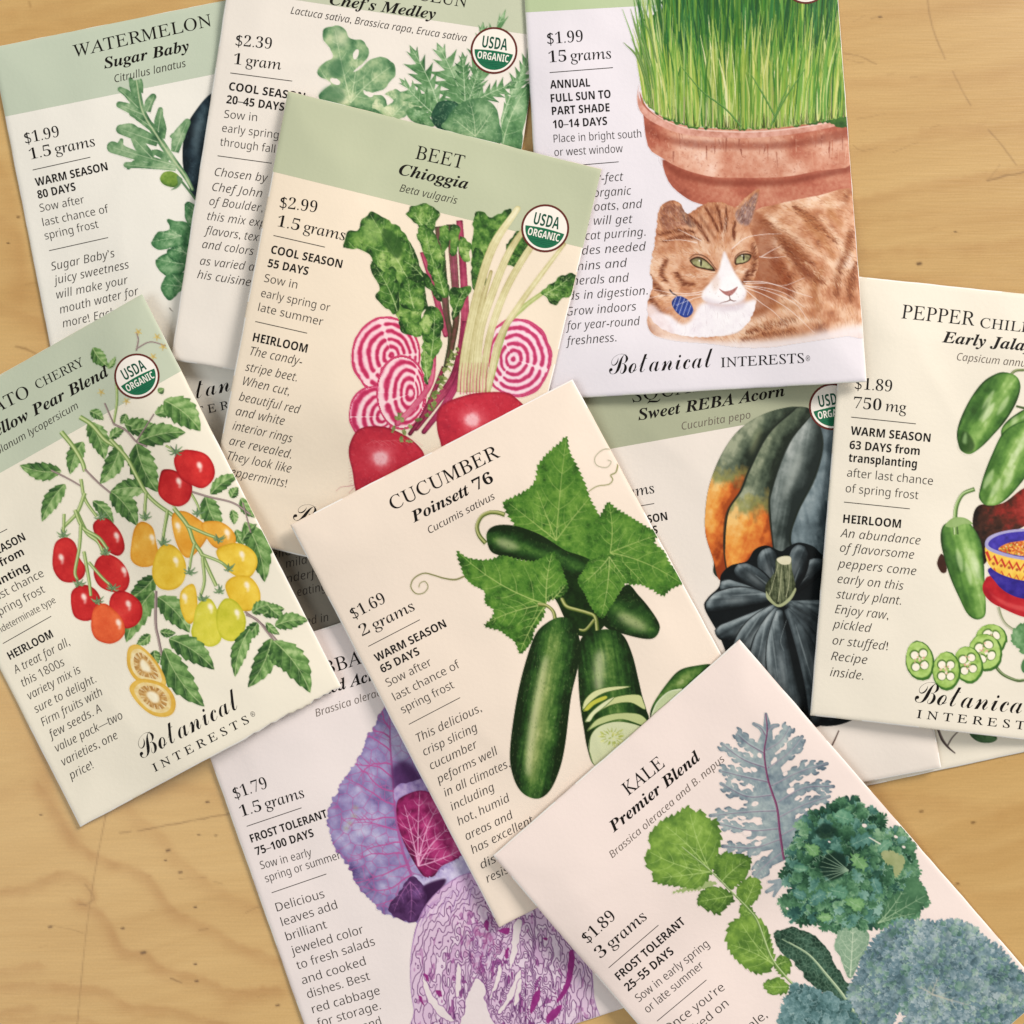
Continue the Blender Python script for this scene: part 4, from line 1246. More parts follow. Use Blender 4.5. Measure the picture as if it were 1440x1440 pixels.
    # cut slice at the right
    b = cv.shp(Z(720, 720, (700, 1040), (715, 970), (790, 860), (850, 800), (930, 778), (1010, 776), (960, 860), (860, 960), (740, 1080)), CG, t=0.36, noise=(6, 0.2), edge=0.3, fn=tube_shade((925, 985), (985, 940), 20, -0.1, 0.4), seed=30)
    cv.shp(Z(720, 720, (706, 1040), (735, 965), (795, 912), (862, 898), (850, 960), (760, 1070)), ['a8b584', 'c3cba0'], t=0.6, noise=(6, 0.3), seed=31)
    cv.line(Z(720, 720, (706, 1035), (735, 965), (795, 910), (862, 897)), 1.3, 'dfe2c4', 0.9)
    for x, y in ((495, 742), ):
        cv.dot(x, y, 1.5, '6b4a36', 0.8)
    emit(cv)


def ruffles(cv, outline, n, size, ramp, seed, hue=None, edge=0.0, rim=None, centre=None, dark_r=None, jgf=0.35, clus=0.28):
    """a crinkled crown: many small frilled leaflets laid from the rim inwards"""
    rs = np.random.RandomState(seed)
    op = catmull(outline, 5)
    b = cv.box(op, 8)
    m = rast(op, *b)
    iy, ix = np.nonzero(m > 0.5)
    c = np.array(centre if centre is not None else op.mean(0))
    js = rs.randint(0, len(ix), n)
    P = np.stack([b[0] + ix[js], b[1] + iy[js]], -1) + rs.rand(n, 2)
    d = np.hypot(*(P - c).T)
    P = P[np.argsort(-d + rs.normal(0, d.max() * 0.25, n))]
    for k, (x, y) in enumerate(P):
        s = rs.uniform(*size)
        a = math.atan2(y - c[1], x - c[0]) + rs.normal(0, 0.7)
        e = ell(x, y, s, s * rs.uniform(0.45, 0.9), a, 10)
        e += rs.normal(0, s * 0.12, e.shape)
        sh = 2 * vnoise(np.array(x / 28.0), np.array(y / 28.0), seed + 3) - 1
        t = 0.5 + clus * sh + rs.normal(0, 0.13)
        if dark_r:
            t -= 0.38 * math.exp(-((x - c[0]) ** 2 + (y - c[1]) ** 2) / dark_r ** 2)
        r = ramp if hue is None or rs.rand() > hue[1] else hue[0]
        q = cv.shp(e, r, t=t, sm=4, jg=(s * jgf, s * 0.42, 'frill'), noise=(4, 0.28), edge=edge, seed=int(seed * 100 + k), big=None,
                   lin_=(x - s * math.cos(a), y - s * math.sin(a), x + s * math.cos(a), y + s * math.sin(a), -0.22, 0.22), R=2)
        if rim is not None and q is not None and rs.rand() < 0.8:
            w2 = jag(catmull(e, 4), s * jgf, s * 0.42, 'frill', int(seed * 100 + k))
            i0 = rs.randint(len(w2)); w2 = np.roll(w2, i0, 0)[:len(w2) * 2 // 3]
            cv.line(w2, 0.8, rim[rs.randint(len(rim))], rs.uniform(0.35, 0.9), sm=1)


def art_kale():
    p = PK['kale']
    cv = canvas(p, 890, 990, 1470, 1470)
    rs = np.random.RandomState(5)
    # lacy blue-grey leaf
    cv.part('lacy_leaf_picture')
    mid = [(1102.5, 1209), (1097, 1173), (1093, 1137), (1086, 1115), (1080, 1096), (1076, 1073), (1075, 1054), (1079, 1028), (1077, 1004)]
    polys = [ribbon(mid, [16, 40, 54, 54, 46, 38, 26, 14, 4])]
    lats = [[(1076, 1060), (1052, 1046), (1037, 1033)], [(1078, 1080), (1045, 1068), (1015, 1046)], [(1082, 1100), (1045, 1092), (1013, 1084)], [(1086, 1118), (1050, 1120), (1014, 1102)],
            [(1092, 1140), (1050, 1142), (999, 1147)], [(1096, 1165), (1055, 1168), (1010, 1158)], [(1098, 1180), (1060, 1192), (1016, 1190)], [(1101, 1198), (1078, 1215), (1062, 1232)],
            [(1077, 1055), (1098, 1042), (1110, 1023)], [(1080, 1080), (1110, 1058), (1128, 1036)], [(1085, 1105), (1125, 1085), (1163, 1074)], [(1090, 1130), (1130, 1108), (1172, 1106)],
            [(1094, 1150), (1130, 1132), (1166, 1120)], [(1098, 1175), (1125, 1160), (1150, 1142)], [(1077, 1035), (1070, 1024), (1060, 1018)], [(1078, 1030), (1086, 1022), (1094, 1020)]]
    for L in lats:
        L = catmull(L, 6, False); n = len(L)
        big = np.hypot(*(L[-1] - L[0])) > 30
        polys.append(ribbon(L, [24, 16, 7, 5] if big else [10, 7, 5], 1))
        if big:
            for u in np.arange(0.4, 1.0, 0.17):
                o = L[int(u * (n - 1))]; d = L[min(n - 1, int(u * (n - 1)) + 1)] - L[max(0, int(u * (n - 1)) - 1)]
                d = d / np.hypot(*d)
                for sg in (-1, 1):
                    ln = rs.uniform(7, 15) * (1.25 - 0.55 * u); a = rs.uniform(0.6, 1.0) * sg
                    e = o + ln * np.array([d[0] * math.cos(a) - d[1] * math.sin(a), d[0] * math.sin(a) + d[1] * math.cos(a)])
                    e2 = e + ln * 0.45 * d
                    polys.append(ribbon([o, (o + e) / 2 + d * 1.5, e, e2], [11, 8, 6, 3.0], 3))
    b = cv.shp(None, ['566470', '7d8b92', '9eaaa9', 'bfc6c1'], t=0.5, polys=polys, noise=(6, 0.3), edge=0.45, R=2.5, seed=3, big=(20, 0.2))
    cv.within(b)
    speck(cv, b, 700, ['8d8396', '6a7f83', 'a9b5b0', '5d6470', '7f9488'], (0.4, 0.9), 0.45, 4)
    cv.within(b)
    for k, (hx_, hy_, r1, r2, an) in enumerate([(1089, 1070, 3.5, 6, 0.5), (1112, 1112, 6, 4, -0.4), (1060, 1082, 5, 3, 0.3), (1055, 1106, 6, 3, 0.2), (1062, 1130, 5, 3.4, 0), (1066, 1152, 6, 3, 0.1), (1050, 1172, 7, 5, 0), (1066, 1186, 5, 3, -.3), (1104, 1088, 3, 4, 0.6), (1122, 1122, 5, 3, -.5), (1068, 1062, 3, 4, -.5), (1044, 1150, 5, 2.5, 0)]):
        cv.shp(jag(ell(hx_, hy_, r1, r2, an), 1.2, 5, 'noise', k), p.paper, sm=1, noise=None)
    for L in lats:
        cv.line(L, [1.6, 0.6], '7d5c76', 0.7)
        cv.line([(x + 1.5, y - 1.2) for x, y in L], [2, 1], 'b9c2c0', 0.4)
    cv.within(None)
    cv.line(mid, [3.4, 3.0, 2.6, 2.0, 1.0], '6d2f52', 0.95); cv.line([(x - 0.8, y) for x, y in mid], [1, 0.6], 'a36d8a', 0.7)
    b = cv.shp(None, ['66727c', '8f9ba0', 'b3bab6'], t=0.5, polys=[ribbon([(1103, 1236), (1090, 1247), (1078, 1254)], [8, 8, 5]), ribbon([(1100, 1240), (1092, 1252), (1088, 1260)], [7, 6, 4]), ribbon([(1098, 1238), (1088, 1240), (1081, 1240)], [6, 5, 4])], noise=(5, 0.3), edge=0.3, R=2, seed=6)
    # bright green turnip-like leaves
    cv.part('green_leaf_picture')
    G = ['3d5c26', '5d8034', '7d9f42', '9cb95c']

    def gl(pts, spine, seed, t=0.5, nb=5):
        b = cv.shp(pts, G, t=t, sm=4, jg=(3.6, 10, 'saw'), noise=(6, 0.3), edge=0.3, seed=seed, big=(18, 0.2))
        veins(cv, b, spine[0], spine[1:], 'b9cf80', 1.5, 0.75, nb, seed, 0.42)
        speck(cv, b, 260, ['557a34', '93b654', '3f652a', 'aac868'], (0.5, 1.0), 0.35, seed)
        return b
    z = lambda *q: Z(720, 1040, *q)
    cv.shp(z((900, 735), (960, 715), (1040, 725), (960, 760), (880, 770), (810, 775)), ['8ea05e', 'a9b880'], t=0.5, jg=(3, 6, 'saw'), seed=2)
    gl(z((1010, 650), (1060, 575), (1120, 575), (1210, 600), (1190, 690), (1140, 740), (1100, 755)), z((1060, 720), (1190, 610)), 12, 0.35, 3)
    gl(z((1130, 785), (1160, 720), (1220, 695), (1265, 740), (1240, 810), (1190, 845)), z((1180, 830), (1230, 710)), 13, 0.55, 3)
    gl(z((1110, 775), (1040, 745), (960, 765), (938, 830), (1000, 870), (1050, 888), (1090, 845), (1125, 815)), z((1120, 790), (950, 820)), 14, 0.28, 3)
    gl(z((672, 590), (700, 540), (690, 490), (740, 425), (800, 385), (830, 375), (890, 335), (925, 365), (960, 355), (995, 400), (1040, 405), (1050, 450), (1062, 500), (1045, 570), (1020, 650), (990, 715), (930, 755), (850, 745), (780, 738), (715, 720), (712, 680), (680, 640)),
       z((1005, 670), (780, 440), (900, 370), (700, 570), (760, 700)), 15, 0.55, 4)
    gl(z((1230, 880), (1190, 830), (1150, 850), (1160, 900), (1200, 915)), z((1220, 890), (1170, 860)), 18, 0.3, 2)
    gl(z((1200, 890), (1110, 920), (1082, 1000), (1100, 1070), (1160, 1140), (1240, 1188), (1312, 1170), (1332, 1110), (1315, 1030), (1295, 960), (1240, 890)), z((1325, 1140), (1160, 930), (1110, 1040), (1270, 940)), 16, 0.52, 4)
    gl(z((1325, 1135), (1370, 1090), (1412, 1120), (1405, 1180), (1370, 1205)), z((1345, 1140), (1400, 1120)), 17, 0.35, 2)
    gl(z((1268, 1242), (1340, 1203), (1400, 1240), (1392, 1282), (1320, 1292)), z((1395, 1250), (1280, 1245)), 19, 0.55, 2)
    cv.line(z((860, 545), (1000, 662), (1100, 760), (1205, 868), (1245, 930), (1310, 1100), (1380, 1195), (1445, 1262)), [1.2, 2, 2.6, 3.2, 3.2, 3.4], '6f8a4a', 0.9)
    cv.line(z((860, 542), (1000, 658), (1100, 756), (1205, 864), (1247, 925), (1312, 1096), (1382, 1192), (1447, 1259)), [0.8, 1.2, 1.6], 'cfdba6', 0.85)
    # pale leaf behind, then the dark dimpled leaf
    z = lambda *q: Z(1040, 1040, *q)
    cv.part('dark_leaf_picture')
    b = cv.shp(z((488, 1005), (515, 930), (600, 925), (655, 985), (645, 1060), (605, 1130), (570, 1205), (540, 1190), (510, 1100), (480, 1060)), ['66806a', '84a083', 'a2b89a'], t=0.5, jg=(1.5, 6, 'noise'), edge=0.2, seed=22)
    net(cv, b, 7, 'b9c9ae', 0.8, 0.5, 2); veins(cv, b, z((560, 1200))[0], z((575, 940)), 'd3dcc0', 1.8, 0.8, 5, 3)
    b = cv.shp(z((172, 985), (240, 953), (320, 968), (400, 1008), (460, 1090), (520, 1190), (550, 1240), (600, 1340), (640, 1440), (560, 1430), (500, 1340), (430, 1285), (350, 1222), (280, 1132), (220, 1092), (188, 1040)), ['16281f', '2b4636', '456553', '6d8a72'], t=0.42, jg=(2.6, 7, 'noise'), edge=0.2, seed=23, noise=(5, 0.35))
    net(cv, b, 6, '7f9a80', 0.9, 0.45, 4); speck(cv, b, 350, ['16281f', '86a088', '35523f'], (0.5, 1.0), 0.4, 9)
    cv.line(z((215, 1010), (350, 1090), (440, 1192), (520, 1290), (575, 1375), (600, 1440)), [1.5, 3, 4, 5], '8ea483', 0.95); cv.line(z((250, 1025), (352, 1087), (443, 1189), (523, 1287), (580, 1375)), [0.8, 1.6, 2.2], 'c9d5ae', 0.9)
    cv.part('blue_leaf_picture')
    ol = z((238, 1320), (280, 1250), (360, 1258), (440, 1290), (540, 1335), (580, 1400), (610, 1470), (230, 1470))
    cv.shp(ol, ['34504f', '456563'], t=0.4, jg=(3, 6, 'frill'), seed=3)
    ruffles(cv, ol, 150, (4, 8), ['2c4746', '4d6e6e', '6f8f90', '8fa9a6'], 31, rim=['9db5b3', '5c7d7a'])
    cv.line(z((600, 1480), (648, 1350)), [4, 3], '8ea86c', 0.9)
    # green curly crown
    cv.part('curly_leaf_picture')
    og = z((232, 640), (280, 490), (330, 392), (430, 340), (540, 295), (595, 300), (640, 345), (685, 360), (712, 395), (735, 455), (800, 445), (845, 475), (865, 535), (885, 620), (895, 700), (945, 790), (930, 840), (890, 885), (815, 905), (700, 950), (640, 960), (560, 935), (480, 955), (400, 930), (305, 920), (232, 865), (225, 800), (255, 750), (225, 690))
    cv.shp(og, ['1f3d33', '2f5445', '3f6a55'], t=0.4, jg=(4, 8, 'frill'), noise=(5, 0.4), seed=8)
    cv.shp(z((480, 520), (560, 560), (560, 680), (470, 710), (330, 690), (290, 620), (380, 600)), ['14281f', '1d362b'], t=0.5, soft=3)
    for a in np.linspace(-0.5, 0.9, 8):
        cv.line([(1184 + 6, 1222), (1184 - 46 * math.cos(a), 1222 - 46 * math.sin(a))], [1.8, 0.7], '8ea88c', 0.6, sm=1)
    ruffles(cv, og, 460, (4, 11), ['1a3628', '33593f', '54805c', '8aac86'], 41, hue=(['244640', '3f6a5e', '618c7c', '8aac9c'], 0.25), rim=['a7c2a4', '6f9a80', '2a4d40'], centre=(1188, 1218), dark_r=24)
    rq = np.random.RandomState(19)
    cv.shp(jag(catmull([(1160, 1206), (1172, 1198), (1188, 1203), (1190, 1216), (1186, 1230), (1172, 1238), (1158, 1230), (1150, 1216)], 4), 2.5, 6, 'noise', 2), ['14281f', '1d362b'], t=0.5, sm=1, soft=1, alpha=0.9)
    cv.shp(jag(catmull([(1146, 1168), (1160, 1158), (1176, 1166), (1172, 1176), (1154, 1180)], 4), 2.0, 6, 'noise', 3), ['14281f', '1d362b'], t=0.5, sm=1, soft=1, alpha=0.8)
    for a in np.linspace(-0.55, 0.75, 7):
        cv.line([(1193, 1224), (1193 - 40 * math.cos(a), 1222 - 34 * math.sin(a))], [1.8, 0.6], '96ae92', 0.75, sm=1)
    for k, (x, y, r, a) in enumerate([(1186, 1150, 15, 0.3), (1212, 1182, 17, -0.4), (1208, 1212, 15, 0.9), (1180, 1254, 14, 0.2), (1232, 1246, 13, 1.2), (1142, 1196, 12, 0.8), (1126, 1222, 11, 0.1), (1150, 1262, 12, -0.5), (1204, 1272, 13, 0.5), (1244, 1190, 12, -0.7), (1124, 1258, 10, 0.4), (1160, 1290, 10, 0.0)]):
        e = ell(x, y, r, r * 0.62, a, 10) + rq.normal(0, r * 0.1, (10, 2))
        q = cv.shp(e, [['2f5a4a', '5f8f72', '9dbf9c'], ['2a5048', '527f72', '8bb0a0'], ['3f6a3c', '74a068', 'a9c890']][k % 3], t=0.55, sm=4, jg=(r * 0.42, r * 0.5, 'saw'), noise=(6, 0.3), edge=0.35, R=2, seed=300 + k, big=None)
        veins(cv, q, (x - r * 0.8 * math.cos(a), y - r * 0.8 * math.sin(a)), [(x + r * 0.8 * math.cos(a), y + r * 0.8 * math.sin(a))], 'b9cfb0', 1.0, 0.5, 3, k)
    for k, (x, y, r1, r2) in enumerate([(1216, 1161, 3.6, 2.6), (1260, 1177, 3, 2), (1271, 1191, 2.4, 1.6), (1166, 1184, 2.4, 1.2), (1107, 1278, 2.4, 1.6), (1273, 1281, 2, 2), (1226, 1312, 5, 2.4)]):
        cv.shp(jag(ell(x, y, r1, r2, 0.5), 0.8, 4, 'noise', k), p.paper, sm=1, noise=None)
    b = cv.shp(z((720, 575), (770, 565), (830, 600), (830, 640), (790, 700), (780, 640), (740, 625)), ['7d8a55', 'b0b284'], t=0.6, jg=(2, 5, 'frill'), seed=4)
    b = cv.shp(z((850, 700), (900, 700), (955, 790), (935, 835), (890, 885), (800, 905), (690, 945), (720, 880), (760, 800), (830, 760)), ['33573c', '4c7552', '6d946b'], t=0.45, jg=(4, 7, 'saw'), noise=(7, 0.35), edge=0.2, seed=27)
    veins(cv, b, z((700, 930))[0], z((840, 740), (940, 790), (890, 880)), 'a9c09a', 1.5, 0.8, 4, 8)
    cv.line(z((655, 495), (715, 530)), [1.5, 2.2], 'e9dfcf', 0.9, sm=1)
    # blue curly crown
    cv.part('blue_leaf_picture')
    ob = z((545, 1290), (595, 1185), (645, 1065), (705, 990), (800, 930), (900, 915), (1000, 925), (1080, 915), (1160, 935), (1235, 1000), (1325, 1070), (1385, 1140), (1440, 1200), (1500, 1300), (1500, 1480), (850, 1480), (845, 1400), (790, 1380), (760, 1440), (640, 1440), (590, 1350))
    cv.shp(ob, ['566f76', '6d8790', '8299a0'], t=0.4, jg=(4, 7, 'frill'), noise=(6, 0.4), seed=9)
    ruffles(cv, ob, 1500, (2.2, 5.5), ['455b62', '647d85', '84989e', 'a7b5b6'], 51, hue=(['4b6b60', '688a7b', '8aa596', 'a9b9ab'], 0.35), rim=['adbbbc', '788e94', '4a6068', '44595f'], centre=(1312, 1362), dark_r=22, jgf=0.5, clus=0.5)
    bo = (cv.box(catmull(ob, 4)), rast(catmull(ob, 4), *cv.box(catmull(ob, 4))))
    cv.within(bo)
    rk = np.random.RandomState(77)
    for k in range(70):                              # broad folds: dark hollows, pale crests
        x, y = rk.uniform(1195, 1450), rk.uniform(1296, 1450); r = rk.uniform(5, 13)
        cv.shp(jag(ell(x, y, r, r * rk.uniform(0.3, 0.6), rk.uniform(0, 3)), 2.5, 7, 'noise', k), [['3d5157', '4b6460'], ['b7c3c4', 'a9bbb4'], ['5d7a70', '6f8b80']][k % 3], sm=1, soft=1.5, alpha=rk.uniform(0.25, 0.5), noise=(5, 0.5), seed=k)
    for k in range(420):
        x, y = rk.uniform(1192, 1450), rk.uniform(1292, 1450); a = rk.uniform(0, 6.28); r = rk.uniform(1.5, 3.6)
        cv.line([(x + r * math.cos(a + j * 0.9), y + r * 0.8 * math.sin(a + j * 0.9)) for j in range(4)], [0.5, 0.9, 0.5], ['c9d3d2', '40565c', '9fb2b2'][k % 3], rk.uniform(0.3, 0.65), sm=4)
    cv.within(None)
    veins(cv, (cv.box(catmull(ob, 4)), rast(catmull(ob, 4), *cv.box(catmull(ob, 4)))), z((975, 1290))[0], z((1010, 1200), (1180, 1350), (900, 1250), (1080, 1330)), 'b9b4a4', 2.4, 0.6, 3, 5)
    emit(cv)


def art_beet():
    p = PK['beet']
    cv = canvas(p, 400, 270, 840, 720)
    z = lambda *q: Z(360, 360, *q)
    y = lambda *q: Z(360, 0, *q)
    x3 = lambda *q: Z(720, 360, *q)
    LG = ['1f3a1b', '3f6a2a', '6f9544', 'a9bf74']
    cv.part('beet_slice_picture')

    def slice_(cx, cy, rx, ry, rcx, rcy, fr, seed, ang=0.0, tint=('f1d0d0', 'e6a4b4', 'cc466c', 'b62c54')):
        def fn(X, Y, T, m):
            # rings centred on the pith, squashed to meet the rind
            dx, dy = X - rcx, Y - rcy
            th = np.arctan2(dy, dx)
            k = np.hypot((X - cx) / rx, (Y - cy) / ry)
            d0 = np.hypot(dx / rx, dy / ry)
            mix = np.clip(k, 0, 1) ** 1.5
            d = d0 * (1 - mix) + k * mix
            d = d + 0.05 * (fbm(X / 11, Y / 11, seed, 2) - 0.5)
            r = np.sin(2 * math.pi * d * fr + 0.6)
            br = fbm(th * 2.2 + 9, d * 2.5, seed + 3, 2)
            gap = np.exp(-((np.sin(th * 1.5 + seed) - 0.2) / 0.09) ** 2) * 0.8
            v = 0.5 + 0.5 * r + 0.35 * (fbm(X / 4, Y / 4, seed + 6, 2) - 0.5) - gap * np.clip(d * 2, 0, 1) - 0.35 * np.clip(br - 0.62, 0, 1)
            v = np.where(k > 0.93, 0.82 - 0.25 * np.sin(k * 180), v)
            return v
        b = cv.shp(jag(ell(cx, cy, rx, ry, ang, 40), 1.6, 18, 'noise', seed), list(tint), sm=1, noise=(4, 0.1), fn=fn, seed=seed)
        return b
    slice_(543, 500, 49, 56, 551, 500, 5.2, 3)
    slice_(526, 582, 36, 40, 540, 586, 4.6, 8)
    slice_(565, 552, 36, 53, 580, 553, 5.0, 5)
    slice_(727, 503, 49, 56, 722, 505, 5.4, 6, tint=('f0d6d8', 'e3b0c4', 'cc4a72', 'b53560'))
    cv.part('beet_top_picture')
    # leaves behind the cream stems
    for pts, t, s in ((y((1115, 1075), (1200, 1100), (1285, 1055), (1280, 1130), (1235, 1200), (1190, 1290), (1150, 1370), (1090, 1330), (1095, 1180)), 0.5, 2), (y((1090, 1290), (1120, 1250), (1160, 1330), (1160, 1440), (1120, 1470), (1090, 1420)), 0.3, 3),
                      (y((1270, 1230), (1330, 1180), (1400, 1250), (1330, 1330), (1260, 1340)), 0.35, 4)):
        b = cv.shp(pts, LG, t=t, jg=(4, 11, 'noise'), noise=(6, 0.5), edge=0.25, seed=s)
        speck(cv, b, 120, ['1f3a1b', '8fb05c', 'b3c583'], (0.5, 1.1), 0.5, s)
    # red stems
    RS = ['4f1526', '8e2a48', 'c0566f', 'dfa0a2']

    def stem(pts, w, ramp, seed, t=0.5):
        q = ribbon(pts, w)
        b = cv.shp(None, ramp, t=t, polys=[q], noise=(5, 0.14), edge=0.5, R=2.5, seed=seed, big=(40, 0.2))
        c = catmull(pts, 5, False)
        for k in range(3):
            o = (k - 1) * np.mean(w) * 0.22
            cv.within(b); cv.line([(a + o, e + rndw(seed + k)) for a, e in c], [0.8, 0.6], ramp[(k * 2) % 4], 0.3, sm=1); cv.within(None)
    rndw = lambda s: np.random.RandomState(s).uniform(-1, 1)
    stem(z((925, -150), (950, 120), (965, 300), (985, 420), (960, 560)), [11, 10, 8, 6], ['1c2413', '3c4426', '7c4a4c', 'b08a72'], 1)
    stem(z((985, -160), (1005, 100), (1015, 300), (990, 470)), [12, 11, 9, 8], ['1c2413', '55402c', '94475a', 'c59a80'], 2)
    stem(z((1030, -180), (1048, 60), (1058, 300), (1040, 480), (1000, 620), (910, 740), (810, 870)), [9, 10, 12, 13, 12, 9], RS, 3)
    stem(z((840, -20), (895, 150), (935, 300), (960, 400)), [6, 8, 9, 7], RS, 4, 0.6)
    stem(z((1060, 330), (1045, 560), (970, 730), (850, 890)), [9, 11, 10, 7], ['4f1526', '7d2342', 'b23c62', 'd38c9a'], 5)
    stem(z((905, 480), (885, 640), (800, 760), (715, 850)), [5, 8, 9, 8], ['7d2342', 'b5365a', 'd8738a', 'e9b3b5'], 6, 0.6)
    stem(z((950, 560), (900, 690), (850, 800), (780, 900)), [5, 7, 7, 6], RS, 7, 0.45)

    def gleaf(pts, t, s, vt=None, n=220):
        b = cv.shp(pts, LG, t=t, sm=5, jg=(4.5, 11, 'noise'), noise=(8, 0.5), edge=0.3, seed=s, big=(20, 0.28))
        if vt:
            veins(cv, b, vt[0], vt[1:], 'c0cf92', 1.6, 0.75, 4, s, 0.35)
        speck(cv, b, n, ['1f3a1b', '8fb05c', 'b9c98a', '4c7a31'], (0.5, 1.3), 0.5, s)
        return b
    gleaf(y((765, 1085), (820, 1030), (880, 1040), (930, 1078), (912, 1130), (885, 1172), (840, 1165), (800, 1130)), 0.45, 11, y((850, 1150), (800, 1075), (900, 1070)))
    gleaf(y((815, 1180), (862, 1140), (905, 1190), (950, 1290), (962, 1400), (975, 1500), (900, 1420), (860, 1310)), 0.5, 12, y((950, 1450), (860, 1170)))
    gleaf(y((1025, 1190), (1080, 1230), (1085, 1290), (1055, 1330), (1030, 1290)), 0.45, 13, None, 60)
    gleaf([(485, 347), (489, 329), (503, 320), (511, 305), (521, 299), (533, 303), (554, 317), (571, 330), (582, 347), (590, 369), (595, 400), (600, 425), (592, 448), (590, 468), (582, 471), (566, 465), (560, 446), (543, 432), (530, 416), (535, 402), (523, 382), (521, 362), (505, 352)],
          0.46, 14, [(596, 430), (521, 302), (490, 340), (540, 420), (575, 340)], 700)
    cv.shp([(540, 322), (556, 330), (566, 348), (560, 362), (546, 352), (538, 336)], ['2b4a22', '3f6a2a'], t=0.4, jg=(2, 6, 'frill'), soft=1, alpha=0.8)
    cv.shp([(515, 310), (528, 312), (536, 330), (526, 342), (512, 334)], ['86a957', 'a9bf74'], t=0.5, jg=(2, 6, 'frill'), soft=1, alpha=0.55)
    gleaf(z((585, 30), (650, 80), (700, 60), (725, 180), (715, 290), (660, 262), (612, 205), (630, 150), (592, 90)), 0.3, 15, z((715, 280), (610, 60)), 160)
    gleaf(z((740, 120), (800, 110), (850, 170), (845, 260), (790, 270), (735, 240)), 0.55, 16, z((800, 265), (770, 120)), 120)
    gleaf(z((725, 310), (790, 330), (840, 330), (850, 400), (800, 405), (745, 385)), 0.35, 17, None, 90)
    gleaf(z((862, 262), (912, 268), (945, 320), (930, 400), (942, 470), (885, 525), (842, 440), (850, 340)), 0.5, 18, z((885, 515), (905, 280)), 150)
    gleaf(z((985, 212), (1000, 165), (1082, 155), (1052, 220), (1025, 308), (992, 322)), 0.45, 19, z((1000, 310), (1060, 165)), 90)
    gleaf(z((845, 100), (880, 120), (930, 180), (945, 240), (890, 200)), 0.3, 20, None, 60)
    gleaf(y((925, 1150), (960, 1135), (985, 1160), (975, 1230), (950, 1300), (930, 1240)), 0.3, 21, None, 50)
    gleaf(y((975, 1140), (1015, 1130), (1035, 1160), (1025, 1240), (995, 1290), (980, 1210)), 0.4, 22, None, 50)
    gleaf(z((900, 20), (940, 60), (965, 130), (960, 210), (925, 190), (900, 110)), 0.55, 23, z((955, 200), (905, 30)), 70)
    gleaf(z((740, 20), (790, 10), (830, 50), (850, 110), (800, 130), (750, 90)), 0.4, 24, z((845, 105), (750, 25)), 70)
    gleaf(z((835, 330), (870, 300), (890, 360), (880, 430), (850, 410)), 0.65, 26, None, 40)
    gleaf(z((840, 460), (880, 500), (890, 570), (870, 650), (845, 590)), 0.6, 27, z((870, 640), (850, 470)), 60)
    for k in range(46):                              # crinkled little leaves down the red stems
        u = k / 45.0
        a = np.array(z((1000, 470)))[0] * (1 - u) + np.array(z((870, 800)))[0] * u
        rs = np.random.RandomState(k); a = a + rs.normal(0, 3.2, 2)
        cv.shp(ell(a[0], a[1], rs.uniform(2, 4.5), rs.uniform(1.2, 2.5), rs.uniform(0, 3)), ['3d4a22', '6f7f42', 'a7aa6c'], t=rs.uniform(0.2, 0.9), jg=(1.2, 4, 'frill'), noise=(3, 0.3), seed=k, big=None)
    # cream stems
    CS = ['9a8a58', 'c3b884', 'dfd6a8', 'f1ead0']
    for i, (pts, w) in enumerate([(z((1040, 690), (1062, 480), (1120, 200), (1200, -50), (1325, -240)), [13, 13, 12, 12, 8]), (z((1085, 690), (1100, 480), (1140, 260), (1190, 80)), [9, 9, 8, 5]), (z((1112, 690), (1132, 400), (1192, 200), (1282, -20), (1390, -180)), [12, 11, 11, 10, 7]),
                                  (z((1142, 690), (1180, 420), (1252, 200), (1342, 30), (1450, -130), (1500, -200)), [10, 10, 10, 9, 6]), (z((1180, 665), (1262, 370), (1345, 268), (1440, 195), (1470, 180)), [7, 7, 7, 6, 5]), (z((1170, 690), (1232, 420), (1332, 250), (1440, 100), (1560, -60)), [9, 9, 8, 7, 5])]):
        stem(pts, w, CS if i not in (4,) else ['76843e', 'a3ae66', 'c8cc90', 'e2e0b8'], 30 + i, 0.55)
    for k in range(9):                               # pink bases
        x0 = 1035 + k * 16
        cv.line(z((x0 + 10, 540), (x0 + 2, 620), (x0, 700)), [0.5, 1.4, 1.8], ['b5365a', 'd8738a', 'a32a4c'][k % 3], 0.65)
    gleaf(x3((150, 190), (190, 140), (250, 100), (300, 78), (330, 108), (318, 165), (292, 212), (252, 213), (232, 242), (200, 246), (176, 218)), 0.45, 25, x3((160, 195), (300, 100), (240, 200)), 160)
    # roots
    cv.part('beet_root_picture')
    RR = ['5c1220', '981f31', 'c2303f', 'd65560', 'eeb0b4']
    for pts, s, hx_, hy_, c in ((z((470, 1010), (475, 950), (510, 885), (570, 862), (650, 865), (720, 890), (795, 935), (850, 1000), (840, 1060), (740, 1140), (620, 1200), (520, 1200), (500, 1170), (488, 1090)), 41, 0, 0, (632, 1025)),
                                (z((915, 860), (920, 790), (960, 742), (1050, 708), (1130, 692), (1260, 690), (1320, 722), (1370, 790), (1300, 880), (1100, 960), (960, 980), (930, 930)), 42, 0, 0, (1095, 830))):
        cx, cy = z(c)[0]
        b = cv.shp(pts, RR, t=0.42, noise=(5, 0.08), big=(30, 0.06), edge=0.35, R=5, seed=s, fn=lambda X, Y, T, m: T + 0.55 * np.exp(-(((X - cx) / 13) ** 2 + ((Y - cy) / 12) ** 2)) + 0.14 * np.exp(-(((X - cx) / 34) ** 2 + ((Y - cy) / 30) ** 2)))
        speck(cv, b, 350, ['7d1726', 'cf4450', 'e07a80', 'a82434'], (0.4, 1.0), 0.4, s)
    cv.within(None)
